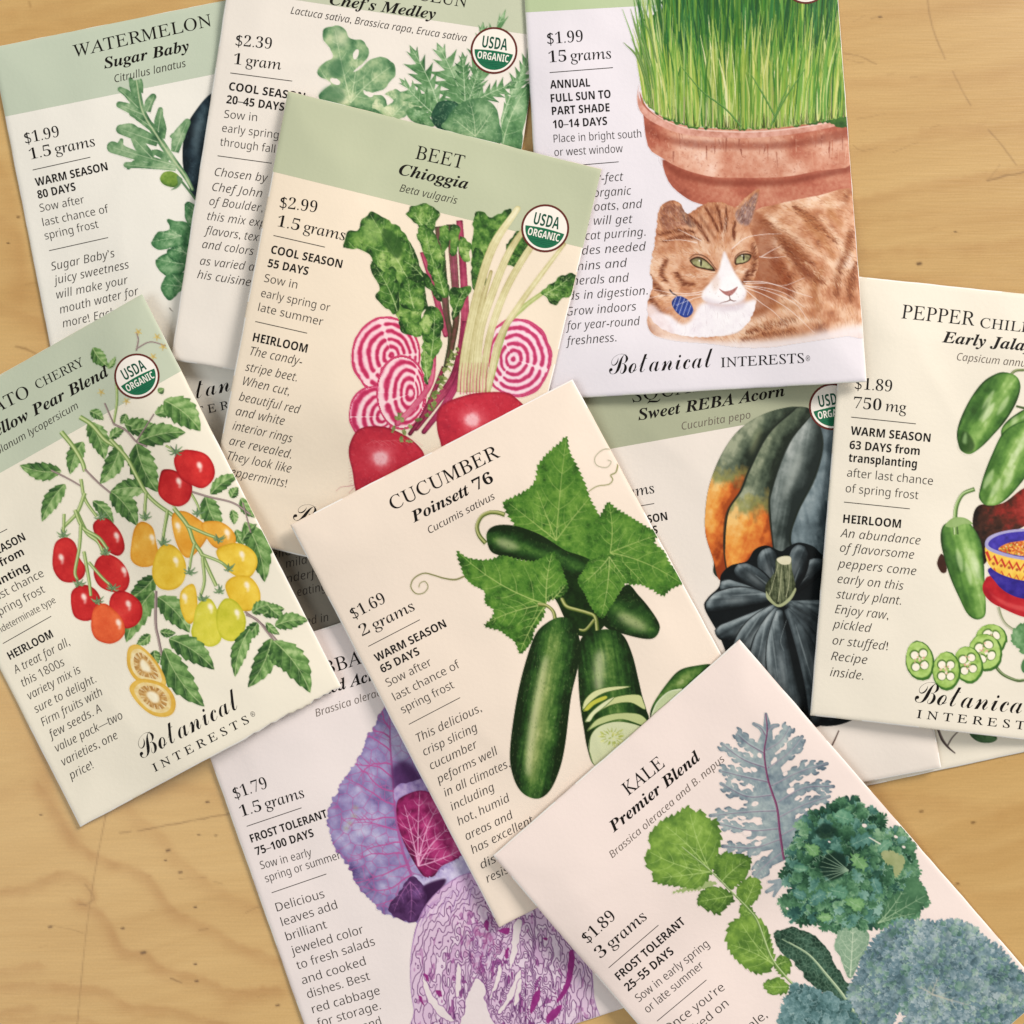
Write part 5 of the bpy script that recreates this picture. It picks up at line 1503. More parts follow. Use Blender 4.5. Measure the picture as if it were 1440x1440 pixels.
    for k in range(7):
        cv.line(z((560 + 34 * k, 955 - 6 * k), (600 + 34 * k, 935), (640 + 34 * k, 960)), 0.6, 'e08a8a', 0.5)
    for k in range(10):
        rs = np.random.RandomState(60 + k); a = z((rs.uniform(690, 850), rs.uniform(800, 960)))[0]
        cv.shp(ell(a[0], a[1], rs.uniform(3, 6), rs.uniform(1.4, 3), rs.uniform(0, 3)), ['4a5a2c', '8a9458', 'c2bd88'], t=rs.uniform(0.2, 0.9), jg=(1.3, 5, 'frill'), noise=(3, 0.3), seed=k, big=None)
    cv.line(z((500, 1160), (470, 1165), (430, 1170), (405, 1190)), [1.4, 0.8, 0.5], 'b06a72', 0.7)
    cv.line(z((500, 1170), (485, 1185), (470, 1200)), [1.2, 0.6], 'b06a72', 0.7)
    for k in range(8):
        cv.line(z((488, 1040 + 16 * k), (472, 1046 + 16 * k)), [0.7, 0.4], 'b06a72', 0.6)
    emit(cv)


def art_tomato():
    p = PK['tomato']
    cv = canvas(p, 10, 455, 470, 1030)
    a = lambda *q: Z(0, 360, *q)
    b_ = lambda *q: Z(0, 720, *q)
    c_ = lambda *q: Z(360, 720, *q)
    LG = ['2c4a27', '4c7138', '759a56', 'aac083']
    cv.part('leaf_picture')

    def lf(z, p0, p1, w, s, bend=0.06, t=0.5):
        q = z(p0, p1)
        leaf(cv, q[0], q[1], w / 3.6, LG, bend * (1 if s % 2 else -1), 6, 0.12, 4, 'b9c78e', 0.8, t, s, 0.18, 0.9)
    for i, (p0, p1, w) in enumerate([((310, 1090), (100, 1060), 46), ((330, 1155), (213, 1345), 42), ((450, 840), (530, 1030), 50), ((420, 940), (355, 1105), 42), ((610, 955), (505, 1155), 48), ((690, 950), (800, 1195), 68),
                                     ((560, 1190), (695, 1365), 55), ((735, 1180), (560, 1192), 46), ((470, 1240), (575, 1355), 32), ((630, 850), (790, 860), 46), ((700, 940), (940, 893), 55), ((785, 800), (900, 740), 34), ((830, 730), (1015, 885), 70), ((665, 880), (775, 850), 32),
                                     ((555, 925), (635, 870), 26), ((470, 465), (548, 560), 36), ((455, 785), (525, 830), 26), ((545, 570), (585, 508), 15), ((1065, 1205), (1210, 1105), 36), ((1040, 1215), (1125, 1395), 52), ((1170, 1225), (1205, 1170), 26),
                                     ((1220, 1225), (1290, 1325), 30), ((1175, 1285), (1185, 1360), 22), ((800, 690), (830, 670), 18), ((640, 800), (610, 850), 22)]):
        lf(a, p0, p1, w, 100 + i, 0.07, 0.42 + 0.16 * ((i * 7) % 5) / 4)
    for i, (p0, p1, w) in enumerate([((785, 325), (650, 440), 48), ((775, 400), (640, 660), 62), ((800, 430), (960, 610), 62), ((780, 700), (800, 770), 30), ((760, 620), (690, 672), 26), ((810, 605), (890, 612), 22), ((1240, 50), (1340, 355), 62), ((1195, 90), (1235, 165), 26), ((1225, 150), (1300, 60), 24)]):
        lf(b_, p0, p1, w, 140 + i, 0.07, 0.4 + 0.14 * ((i * 7) % 5) / 4)
    cv.part('stem_picture')
    SG = ('6f8a4a', 'a9bb72', 'd2d9a6')

    def st(z, pts, w, cols=SG):
        q = z(*pts)
        cv.line(q, [w, w * 0.85], cols[0]); cv.line([(x - 0.5, y - 0.3) for x, y in q], [w * 0.55, w * 0.45], cols[1]); cv.line([(x - 0.9, y - 0.4) for x, y in q], w * 0.2, cols[2], 0.8)
    PS = ('6f5a5c', '9a8480', 'c2b09f')
    for pts, w, c in [(((590, 640), (592, 740), (575, 850)), 4, SG), (((530, 745), (575, 850)), 2.4, PS), (((575, 850), (640, 885), (690, 940), (745, 965)), 3, PS), (((690, 940), (780, 800)), 2, PS), (((310, 890), (370, 965), (415, 1040), (430, 1090)), 7, SG), (((405, 815), (465, 855), (530, 930), (580, 960)), 7, SG),
                      (((430, 1080), (500, 1150), (560, 1200)), 3, PS), (((260, 1085), (350, 1130), (410, 1165)), 2.6, PS), (((410, 1130), (430, 1230), (490, 1320)), 5, SG), (((430, 1200), (390, 1300), (325, 1370), (320, 1400)), 5.5, SG), (((390, 1300), (440, 1400), (500, 1450), (530, 1530)), 6, SG),
                      (((560, 930), (640, 1020), (690, 1110), (740, 1200), (800, 1260), (900, 1335), (950, 1430)), 6, SG), (((740, 1200), (728, 1340)), 4.6, SG), (((830, 1150), (960, 1190), (1060, 1220), (1180, 1250), (1270, 1310)), 3, PS), (((865, 1165), (880, 1270)), 4.5, SG), (((960, 1190), (1000, 1260), (1020, 1330)), 3.6, SG), (((690, 480), (700, 425), (690, 385)), 2, PS),
                      (((690, 470), (760, 435), (840, 455)), 1.8, PS), (((850, 1300), (830, 1400), (825, 1500)), 4.5, SG), (((900, 1335), (1000, 1400), (1090, 1440), (1110, 1480)), 5.5, SG), (((840, 960), (890, 990)), 3.0, SG), (((1230, 1250), (1270, 1400)), 2.2, PS)]:
        st(a, pts, w, c)

    def fruit(z, pts, ramp, hl, s, t=0.55):
        q = z(*pts); h = z(hl)[0]
        b = cv.shp(q, ramp, t=t, noise=(6, 0.1), edge=0.42, R=4.5, seed=s, fn=lambda X, Y, T, m: T + 0.12 * np.exp(-(((X - h[0]) / 12) ** 2 + ((Y - h[1]) / 14) ** 2)))
        cv.within(b)
        cv.shp(ell(h[0], h[1], 3.4, 5.2, -0.4), 'fbeee0', soft=1, alpha=0.9, noise=None)
        cv.dot(h[0] + 1.5, h[1] + 7, 2.0, 'fbeee0', 0.5, 3, 0.3, 1)
        cv.within(None)
        speck(cv, b, 120, [ramp[0], ramp[-1]], (0.4, 0.9), 0.18, s)
    RD = ['6f1014', 'b01b1f', 'd43431', 'ea6a55']
    OR = ['9a2a14', 'd04a26', 'e86a3c', 'f2a070']
    YO = ['b06a17', 'dd962c', 'edb44a', 'f6d588']
    YL = ['b3881c', 'dcb02c', 'f0cd4d', 'f8e596']
    LM = ['8b8f1e', 'b8b52c', 'd6cc48', 'eee68c']
    cv.part('tomato_picture')
    fruit(a, ((810, 1110), (830, 1080), (890, 1088), (930, 1130), (972, 1160), (962, 1230), (920, 1265), (870, 1262), (822, 1230), (800, 1190)), RD, (905, 1140), 1, 0.45)
    fruit(a, ((880, 1035), (915, 985), (990, 985), (1050, 1010), (1085, 1070), (1080, 1130), (1030, 1175), (970, 1160), (910, 1120)), RD, (1010, 1060), 2)
    fruit(b_, ((470, 80), (490, 40), (540, 33), (590, 75), (622, 130), (630, 190), (600, 222), (555, 205), (505, 160)), RD, (590, 120), 3)
    fruit(b_, ((285, 150), (335, 128), (380, 158), (402, 230), (432, 280), (420, 332), (370, 356), (310, 347), (270, 290), (268, 210)), RD, (310, 230), 4, 0.5)
    fruit(b_, ((490, 240), (540, 213), (600, 238), (642, 290), (656, 350), (630, 402), (560, 403), (500, 372), (474, 310)), RD, (628, 295), 5)
    fruit(b_, ((365, 400), (420, 368), (480, 390), (512, 450), (500, 520), (440, 552), (380, 532), (360, 470)), RD, (425, 430), 6, 0.5)
    fruit(b_, ((560, 430), (600, 398), (660, 413), (712, 460), (720, 520), (692, 570), (640, 590), (600, 560), (556, 500)), RD, (650, 465), 7, 0.6)
    fruit(b_, ((463, 540), (480, 482), (530, 463), (582, 500), (622, 550), (632, 610), (600, 652), (550, 667), (490, 646), (464, 600)), OR, (600, 560), 8, 0.55)
    fruit(b_, ((870, 20), (930, -5), (1010, 40), (1060, 100), (1000, 200), (940, 230), (890, 150)), YO, (900, 70), 9, 0.5)
    fruit(b_, ((1020, 60), (1090, 45), (1150, 68), (1192, 120), (1180, 175), (1100, 185), (1050, 140)), YO, (1150, 105), 10, 0.5)
    fruit(b_, ((665, 160), (682, 80), (720, 48), (772, 78), (790, 150), (802, 220), (772, 270), (710, 277), (663, 240)), YO, (770, 130), 11)
    fruit(b_, ((775, 260), (808, 180), (860, 163), (912, 200), (942, 270), (930, 350), (882, 392), (810, 387), (773, 330)), YL, (890, 245), 12)
    fruit(b_, ((1095, 195), (1170, 158), (1240, 168), (1292, 210), (1302, 270), (1262, 332), (1190, 322), (1128, 270)), YL, (1225, 215), 13)
    fruit(b_, ((918, 400), (980, 366), (1000, 470), (975, 560), (940, 552), (913, 480)), YL, (935, 430), 14, 0.5)
    fruit(b_, ((1140, 380), (1180, 328), (1262, 328), (1312, 390), (1314, 460), (1262, 502), (1190, 482)), YL, (1250, 370), 15)
    fruit(b_, ((978, 560), (1000, 470), (1060, 438), (1102, 500), (1124, 600), (1112, 660), (1060, 682), (990, 652), (968, 610)), LM, (1065, 480), 16, 0.6)
    fruit(b_, ((1098, 500), (1140, 438), (1200, 458), (1242, 530), (1237, 600), (1190, 652), (1130, 642), (1100, 590)), LM, (1200, 510), 17, 0.55)
    cv.part('stem_picture')
    for pts, w in [(((380, -10), (420, 80), (500, 130), (545, 190)), 5.5), (((410, 60), (402, 180), (380, 300), (392, 345)), 5), (((425, 200), (450, 340), (460, 425)), 5), (((450, 255), (520, 335), (565, 375)), 4.5), (((880, -20), (950, 70), (980, 150), (1020, 210), (1055, 290), (1095, 375)), 6),
                   (((1020, 215), (1110, 250), (1160, 285)), 4.5), (((985, 160), (968, 230), (960, 290)), 4.2), (((1025, 230), (1035, 350), (1012, 435)), 4.8), (((950, 70), (1040, 110), (1095, 130)), 4.6), (((848, -10), (832, 90), (822, 150)), 4.6), (((325, 10), (322, 95)), 4.6), (((735, -40), (735, 20)), 4.2)]:
        st(b_, pts, w)
    for k, (x, y) in enumerate([(512, 25), (320, 118), (535, 205), (400, 362), (492, 452), (570, 385), (738, 25), (828, 155), (960, 305), (1028, 440), (1112, 398), (1158, 285), (1105, 140), (880, -395 + 1385 - 1385 + 3), (1000, 5)]):
        if y < -300:
            continue
        cx, cy = b_((x, y))[0]
        rs = np.random.RandomState(k)
        for j in range(7):
            an = rs.uniform(-0.3, 0.3) + j * 6.28 / 7; L = rs.uniform(7, 12)
            m = (cx + L * 0.6 * math.cos(an), cy + L * 0.45 * math.sin(an)); e = (cx + L * math.cos(an), cy + L * 0.6 * math.sin(an) - 2.5)
            cv.line([(cx, cy), m, e], [3.4, 2.4, 0.8], ['54734a', '6f8d5e', '3f5c3a'][j % 3], 0.95); cv.line([(cx, cy), m, e], [0.9, 0.5], 'b3c39a', 0.7)
    cx, cy = a((890, 990))[0]
    for j in range(8):
        an = j * 0.8; L = 12
        cv.line([(cx, cy), (cx + L * 0.6 * math.cos(an), cy + L * 0.5 * math.sin(an)), (cx + L * math.cos(an), cy + L * 0.7 * math.sin(an) - 2)], [3, 2, 0.8], ['54734a', '6f8d5e', '5d6a58'][j % 3], 0.95)
    for x, y in ((700, 385), (825, 460), (795, 410), (512, 690), (640, 735), (775, 510)):
        cx, cy = a((x, y))[0]
        for j in range(5):
            cv.line([(cx, cy), (cx + 5.5 * math.cos(j * 1.26 + 0.4), cy + 5.5 * math.sin(j * 1.26 + 0.4))], [3.2, 1.2], ['c9a650', 'b89a54', 'd3b86c'][j % 3], 0.65, sm=1)
    # leaf sprays at the foot
    cv.part('leaf_picture')
    st(b_, ((790, 400), (788, 560), (802, 640), (830, 760), (885, 872)), 4, PS)
    st(b_, ((1240, 505), (1330, 572), (1405, 655)), 3, PS); st(c_, ((-50, 520), (5, 545), (60, 612), (92, 655)), 3, PS)
    for i, (p0, p1, w) in enumerate([((855, 640), (1085, 798), 60), ((830, 690), (1035, 985), 66), ((1305, 560), (1225, 645), 34), ((1265, 590), (1190, 835), 42), ((1375, 640), (1255, 888), 54), ((1395, 655), (1450, 800), 50), ((1330, 520), (1440, 490), 36)]):
        lf(b_, p0, p1, w, 170 + i, 0.07, 0.45)
    for i, (p0, p1, w) in enumerate([((-20, 510), (80, 465), 34), ((60, 470), (150, 540), 28), ((95, 575), (265, 548), 42), ((50, 560), (120, 620), 20), ((88, 652), (275, 915), 68)]):
        lf(c_, p0, p1, w, 190 + i, 0.07, 0.5)
    # halved fruit
    cv.part('tomato_picture')
    for pts, cx, cy, an, s in ((((643, 720), (658, 680), (700, 672), (750, 708), (800, 768), (836, 840), (832, 885), (760, 872), (690, 852), (648, 790)), 735, 780, 0.95, 1), (((655, 895), (698, 848), (780, 853), (850, 888), (887, 950), (882, 1010), (840, 1037), (770, 1027), (700, 972)), 775, 935, 0.7, 2)):
        q = b_(*pts); c0 = np.array(b_((cx, cy))[0])
        b = cv.shp(q, ['c08a2c', 'ddb048', 'edcd7c'], t=0.55, noise=(5, 0.15), edge=0.35, R=3, seed=s)
        inn = (np.array(catmull(q, 4)) - c0) * 0.8 + c0
        cv.shp(inn, ['d9b46a', 'e9d29a', 'f0e2bd'], t=0.5, sm=1, noise=(4, 0.4), seed=s + 3)
        inn2 = (np.array(catmull(q, 4)) - c0) * 0.62 + c0
        bb = cv.shp(inn2, ['a8763c', 'c79a58', 'ddbf88'], t=0.5, sm=1, noise=(3, 0.6), seed=s + 5)
        for k in range(46):
            u = k / 46.0 * len(inn2); o = inn2[int(u)]; rs = np.random.RandomState(k)
            e = o + (c0 - o) * rs.uniform(0.2, 0.45)
            cv.line([o, e], [1.5, 0.7], ['e9d6a4', 'b5854a', '9a6a38', 'f0e4c4'][k % 4], 0.75, sm=1)
        cv.shp((inn2 - c0) * [0.45, 0.5] + c0, ['ecdcb4', 'f4ead0'], t=0.6, sm=1, soft=1, noise=(3, 0.4), seed=s)
    emit(cv)


def art_pepper():
    p = PK['pepper']
    cv = canvas(p, 1265, 500, 1475, 980)
    a = lambda *q: Z(1040, 360, *q)
    b_ = lambda *q: Z(1040, 720, *q)
    G = ['223a18', '3d652b', '628d3e', '92b463', 'd3dfae']

    def pep(pts, sp, w, s, t=0.45, side=-0.25):
        q0, q1 = sp
        b = cv.shp(pts, G, t=t, noise=(9, 0.16), edge=0.42, R=4, seed=s, fn=tube_shade(q0, q1, w, side, 0.42), big=(20, 0.1), streak=(math.atan2(q1[1] - q0[1], q1[0] - q0[0]), 40, 5, 0.12))
        cv.within(b)
        rs = np.random.RandomState(s)
        d = np.array(q1) - np.array(q0); L = np.hypot(*d); d /= L; n = np.array([-d[1], d[0]])
        for k in range(5):                       # watercolour lights and hard wash edges
            u = rs.uniform(0.12, 0.7); o = np.array(q0) + d * L * u + n * w * rs.uniform(-0.6, 0.4)
            cv.shp([o, o + d * L * 0.13 + n * w * 0.12, o + d * L * 0.26, o + d * L * 0.12 - n * w * 0.16], ['c9d9a0', 'e6ecc9'], soft=1, alpha=0.5, noise=(4, 0.4), seed=k)
            o = np.array(q0) + d * L * rs.uniform(0.3, 0.9) + n * w * rs.uniform(0.1, 0.8)
            cv.shp([o, o + d * L * 0.15 + n * 2, o + d * L * 0.3, o + d * L * 0.14 - n * 4], ['2b4a1c', '3f6a2c'], soft=1, alpha=0.4, noise=(4, 0.4), seed=k + 9)
        cv.within(None)
    cv.part('pepper_picture')
    cv.line(a((1365, 610), (1395, 582), (1440, 577), (1500, 578)), [4, 3.4], '5d6a3c'); cv.line(a((1368, 606), (1397, 579), (1440, 574), (1500, 575)), 1.2, 'a8b080')
    pep(a((1110, 960), (1100, 900), (1120, 820), (1170, 720), (1230, 640), (1290, 600), (1340, 588), (1400, 608), (1422, 660), (1402, 740), (1350, 830), (1290, 900), (1230, 962), (1170, 1002), (1128, 990)), a((1370, 600), (1130, 990)), 28, 1)
    cv.shp(a((1110, 955), (1130, 890), (1160, 900), (1190, 960), (1165, 998), (1128, 988)), ['152a10', '2f5222'], t=0.3, soft=1, alpha=0.7)
    cv.shp(a((1128, 940), (1140, 895), (1150, 900), (1148, 950)), 'a9c98a', soft=1, alpha=0.6, noise=None)
    cv.line(a((1400, 760), (1440, 770), (1500, 780)), [3, 4], '4f5f38')
    pep(a((1325, 880), (1350, 840), (1400, 800), (1460, 770), (1520, 780), (1500, 840), (1420, 860), (1360, 920), (1330, 920)), a((1340, 900), (1480, 790)), 14, 2, 0.3)
    # dark ripening pepper
    b = cv.shp(a((1180, 1340), (1212, 1262), (1330, 1252), (1440, 1175), (1520, 1180), (1500, 1320), (1400, 1390), (1300, 1430), (1240, 1560), (1200, 1450)), ['1c120d', '43251a', '8a2a22', 'b5463a'], t=0.2, noise=(7, 0.3), edge=0.25, seed=3, lin_=(1385, 740, 1440, 700, 0.0, 0.55))
    pep(a((1215, 1190), (1240, 1100), (1280, 1000), (1330, 900), (1400, 848), (1470, 838), (1520, 900), (1490, 1050), (1400, 1180), (1320, 1252), (1250, 1262), (1215, 1230)), a((1450, 850), (1250, 1250)), 33, 4, 0.52)
    cv.shp(b_((1000, 260), (1020, 212), (1042, 240), (1048, 300), (1022, 306)), ['2f1a14', '5a3326'], t=0.4)
    pep(b_((1018, 140), (1030, 70), (1080, 48), (1150, 48), (1190, 88), (1222, 150), (1237, 260), (1242, 380), (1247, 500), (1230, 537), (1190, 542), (1150, 510), (1110, 430), (1070, 340), (1038, 240)), b_((1100, 60), (1210, 530)), 30, 5, 0.5)
    q = a((1095, 1410), (1092, 1330), (1100, 1262), (1132, 1205), (1190, 1180))
    cv.line(q, [8, 6, 5.5, 6], '4d6a35'); cv.line([(x - 1, y) for x, y in q], [4, 3], '86a45e'); cv.line([(x - 1.8, y) for x, y in q], [1.2, 1], 'c3d2a2')
    cv.shp(b_((1040, 70), (1080, 30), (1140, 30), (1180, 60), (1130, 62), (1090, 78)), ['7f9c58', 'a7be80'], t=0.5, edge=0.3)
    # plate, bowl and salsa
    cv.part('bowl_picture')
    cv.shp(b_((1232, 400), (1240, 350), (1290, 320), (1560, 320), (1560, 545), (1440, 532), (1340, 492), (1268, 452)), ['8f1722', 'b8242c', 'cf3a3a'], t=0.5, noise=(8, 0.3), edge=0.2, seed=8)
    cv.shp(b_((1262, 400), (1300, 430), (1400, 470), (1560, 490), (1560, 515), (1420, 500), (1320, 460)), ['d94a48', 'e8736c'], t=0.5, soft=1, alpha=0.6)
    cv.shp(b_((1272, 280), (1300, 360), (1360, 412), (1440, 440), (1560, 450), (1560, 300)), ['221a5a', '372c8c', '5548a8'], t=0.5, noise=(8, 0.35), edge=0.2, seed=9, lin_=(1395, 800, 1440, 820, 0.15, -0.1))
    b = cv.shp(b_((1246, 170), (1250, 240), (1280, 288), (1340, 322), (1440, 348), (1560, 350), (1560, 240), (1400, 235), (1300, 200)), ['d99a2c', 'edc14e', 'f4dc7c'], t=0.5, noise=(6, 0.3), seed=10)
    cv.within(b)
    zz = []
    for k in range(16):
        x = 1250 + k * 19; y = 208 + 78 * (1 - math.exp(-k / 6.0)) + (26 if k % 2 else -8)
        zz.append((x, y))
    cv.line(b_(*zz), 4.2, 'c23a2a', 1, sm=1)
    cv.line(b_(*[(x, y + 62) for x, y in zz]), 2.6, 'c23a2a', 0.8, sm=1)
    for k in range(6):
        x, y = b_((1285 + 40 * k, 262 + 10 * k))[0]; cv.dot(x, y, 2.2, 'a5502c', 0.9)
    cv.within(None)
    cv.shp(b_((1246, 180), (1256, 130), (1330, 98), (1440, 84), (1560, 82), (1560, 250), (1420, 240), (1310, 215)), ['8f88b8', 'b9b3d3'], t=0.5, noise=(6, 0.3), seed=11)
    b = cv.shp(b_((1262, 172), (1275, 138), (1340, 110), (1440, 98), (1560, 96), (1560, 238), (1430, 228), (1325, 202)), ['2a2068', '4236a0', '5b50b8'], t=0.5, noise=(6, 0.3), seed=12)
    b = cv.shp(b_((1310, 190), (1340, 165), (1400, 150), (1560, 140), (1560, 232), (1440, 224), (1350, 208)), ['b54a22', 'd98032', 'eab04c'], t=0.5, noise=(3, 0.8), seed=13)
    speck(cv, b, 160, ['c23a22', '7f9a3c', 'f0c860', 'e8dcb0', '9a2f1c'], (1.0, 2.2), 0.85, 3, el=1.0)
    # pepper rings
    cv.part('pepper_slice_picture')
    cv.line(b_((1285, 765), (1330, 820), (1400, 852), (1440, 852), (1500, 845)), [4.6, 4, 4], '4f6238'); cv.line(b_((1285, 762), (1330, 816), (1400, 848), (1500, 841)), 1.3, '9aa97a')
    for k, (cx, cy, rx, ry, an) in enumerate([(1270, 640, 82, 80, 0.2), (1242, 705, 86, 98, -0.3), (1155, 768, 74, 96, -0.2), (1045, 800, 74, 98, 0.0), (910, 748, 74, 102, -0.15)]):
        x, y = b_((cx, cy))[0]; rx /= 3.6; ry /= 3.6
        cv.shp(jag(ell(x + 1.0, y + 1.6, rx, ry, an), 1.2, 14, 'noise', k), ['2f5222', '4a7a30', '6f9a45'], sm=1, t=0.4, noise=(5, 0.3), edge=0.2, seed=k)
        cv.shp(jag(ell(x, y, rx * 0.92, ry * 0.92, an), 1.0, 12, 'noise', k), ['7fa446', 'a7c56a', 'c3d98c'], sm=1, t=0.5, noise=(6, 0.45), edge=0.35, R=2, seed=k + 4)
        rs = np.random.RandomState(k)
        for j in range(4):
            aa = an + j * 1.57 + 0.8; hx_, hy_ = x + rx * 0.42 * math.cos(aa), y + ry * 0.42 * math.sin(aa)
            cv.shp(ell(hx_, hy_, rx * 0.34, ry * 0.25, aa + 1.57), ['4a6a30', '6f8f44'], t=0.5, noise=(3, 0.3), seed=j)
            cv.shp(ell(hx_ + 0.4, hy_ + 0.8, rx * 0.26, ry * 0.19, aa + 1.57), ['efe3cc', 'f5eddc'], t=0.5, noise=(3, 0.3), seed=j)
        for j in range(16):
            aa = rs.uniform(0, 6.28); r = rs.uniform(0, 0.42)
            cv.dot(x + rx * r * math.cos(aa), y + ry * r * math.sin(aa), rs.uniform(0.9, 1.9), ['f0d9c0', 'e3b59a', 'f6eadb', 'd9a68c'][j % 4], 0.85)
    cv.line(b_((1310, 480), (1325, 530), (1350, 570), (1400, 605)), [5, 4, 4], 'b9b79c'); cv.line(b_((1313, 480), (1328, 530), (1353, 567), (1400, 600)), 1, '7f8560')
    cv.shp(b_((1375, 655), (1390, 590), (1440, 560), (1520, 560), (1520, 740), (1440, 722), (1410, 690)), ['3f6b3c', '6a9562', '9fbc90'], t=0.5, jg=(3, 9, 'saw'), noise=(6, 0.4), edge=0.3, seed=3)
    cv.shp(b_((1425, 780), (1445, 740), (1500, 740), (1500, 810), (1440, 815)), ['3f6b3c', '6a9562'], t=0.3, seed=4)
    emit(cv)


def art_squash():
    p = PK['squash']
    cv = canvas(p, 960, 550, 1230, 1060)
    cv.part('squash_picture')
    D = ['20271f', '3f4a3c', '646e59', '9da186']
    top = (1120, 573)

    def warm(y0, bl=34):
        """orange blush that takes over below y0"""
        rO = np.array([hx(c) for c in ('8f3a18', 'cf6a2c', 'e59a45', 'efbf74')]); rD = np.array([hx(c) for c in D])

        def fn(X, Y, T, m):
            k = np.clip((Y - y0 + 12 + 16 * (fbm(X / 9, Y / 14, 3, 3) - 0.5) * 2) / bl, 0, 1)
            Tc = np.clip(T, 0, 1); xs = np.linspace(0, 1, 4)
            low = np.clip((Y - 740) / 70, 0, 1)
            d = np.stack([np.interp(Tc, xs, rD[:, i]) for i in range(3)], -1)
            o = np.stack([np.interp(np.clip(Tc + 0.1 - 0.32 * low, 0, 1), xs, rO[:, i]) for i in range(3)], -1)
            g = hx('7d8a4a')
            mid = np.clip(1 - np.abs(k - 0.4) * 2.4, 0, 1)[..., None] * 0.55
            return (d * (1 - k[..., None]) + o * k[..., None]) * (1 - mid) + g * mid
        return fn
    cv.shp([(1120, 572), (1089, 577), (1059, 590), (1034, 610), (1014, 640), (1000, 674), (993, 707), (992, 749), (1003, 787), (1012, 814), (1100, 840), (1185, 800), (1185, 600), (1157, 588), (1137, 575)], ['20261f', '2f372c'], t=0.4)
    cv.shp([(1151, 590), (1157, 624), (1146, 671), (1122, 721), (1112, 762), (1130, 810), (1190, 800), (1190, 606)], ['222b2e', '3d494d', '6f7d81', 'a0abac'], t=0.38, round=0.6, edge=0.3, noise=(9, 0.18), streak=(1.35, 80, 6, 0.16), seed=4)
    cv.shp([(1143, 582), (1109, 624), (1086, 688), (1084, 721), (1094, 795), (1128, 800), (1112, 760), (1121, 721), (1146, 671), (1157, 626), (1150, 592)], ['232a27', '414a46', '6f7873', 'a9aea8'], t=0.42, round=0.65, edge=0.35, noise=(8, 0.16), streak=(1.75, 80, 5, 0.2), seed=5)
    cv.shp([(1120, 574), (1081, 610), (1055, 660), (1043, 690), (1025, 720), (1020, 770), (1023, 815), (1070, 806), (1086, 775), (1082, 721), (1085, 688), (1109, 624), (1141, 582)], D, t=0.5, round=0.5, edge=0.3, noise=(8, 0.25), streak=(1.9, 60, 5, 0.14), fn=warm(706), seed=6)
    cv.shp([(1120, 574), (1089, 577), (1059, 590), (1034, 610), (1014, 640), (1000, 674), (993, 707), (992, 749), (1003, 787), (1011, 815), (1022, 806), (1018, 765), (1023, 720), (1041, 690), (1053, 660), (1080, 610)], D, t=0.5, round=0.5, edge=0.28, noise=(8, 0.25), streak=(2.0, 60, 5, 0.14), fn=warm(668), seed=7)
    cv.shp([(1072, 600), (1064, 625), (1055, 640), (1060, 612)], 'b5b98a', soft=3, alpha=0.5, noise=None)
    cv.shp([(1125, 630), (1108, 670), (1100, 705), (1110, 690), (1128, 650)], 'c3c7bd', soft=4, alpha=0.5, noise=None)
    for pts in ([(1118, 574), (1080, 611), (1054, 660), (1042, 690), (1022, 722), (1018, 770), (1023, 810)], [(1142, 582), (1109, 624), (1085, 688), (1082, 721), (1089, 780)], [(1150, 590), (1157, 624), (1146, 671), (1121, 721), (1111, 762), (1125, 800)]):
        cv.line(pts, [1.5, 3.2, 3.5, 3.0, 2.2], '1e241d', 0.65)
    # the whole dark squash in front
    K = ['0e1112', '23292b', '434c4f', '7a8486', 'a9b0b0']
    out = [(991, 856), (995, 841), (1011, 825), (1014, 808), (1028, 795), (1050, 789), (1061, 773), (1078, 767), (1098, 775), (1108, 769), (1123, 763), (1143, 768), (1156, 780), (1180, 800), (1200, 860), (1208, 940), (1205, 1000), (1188, 1017), (1150, 1020), (1110, 1000), (1060, 960), (1030, 935), (1011, 893)]
    cv.shp(out, ['0b0e0f', '161b1c'], t=0.4)
    hub = np.array([1098., 846.])
    for k, (tx, ty, w, lt) in enumerate([(1158, 790, 15, 0.30), (1128, 768, 16, 0.34), (1078, 772, 17, 0.36), (1036, 797, 15, 0.36), (1014, 822, 15, 0.42), (994, 852, 17, 0.46), (1008, 893, 17, 0.42), (1200, 860, 20, 0.3), (1208, 925, 20, 0.28), (1036, 940, 18, 0.44), (1200, 985, 19, 0.28), (1072, 976, 19, 0.46), (1175, 1016, 18, 0.36), (1118, 1006, 20, 0.54), (1150, 1020, 17, 0.42)]):
        tip = np.array([tx, ty], float); ax = tip - hub; L = np.hypot(*ax); d = ax / L; n = np.array([-d[1], d[0]])
        bow = 0.12 * L * (1 if k % 2 else -1) * (0.4 if L < 90 else 0.7)
        sp = lambda u: hub + ax * u + n * bow * 4 * u * (1 - u)
        us = np.linspace(0.08, 1.0, 10)
        ww = w * np.sin(np.pi * np.clip(us * 0.72, 0, 1) ** 0.9) * 0.95
        ww[-1] *= 0.55
        P = np.array([sp(u) for u in us])
        pts = np.concatenate([P + n * ww[:, None], (P - n * ww[:, None])[::-1]])
        cv.shp(pts, K, t=lt, sm=3, round=0.55, R=5, edge=0.34, noise=(7, 0.1), streak=(math.atan2(d[1], d[0]), 40, 4, 0.14), seed=20 + k, big=None)
        o = sp(0.62) + n * ww[5] * -0.15
        cv.shp([o - d * L * 0.22, o + n * 3, o + d * L * 0.18, o - n * 3], 'c3c9c8', soft=3, alpha=0.42, noise=None)
        o2 = sp(0.4) + n * ww[3] * 0.3
        cv.line([o2 - d * L * 0.2, o2, o2 + d * L * 0.25], [0.6, 2.4, 0.6], 'aab3b3', 0.35, sm=3)
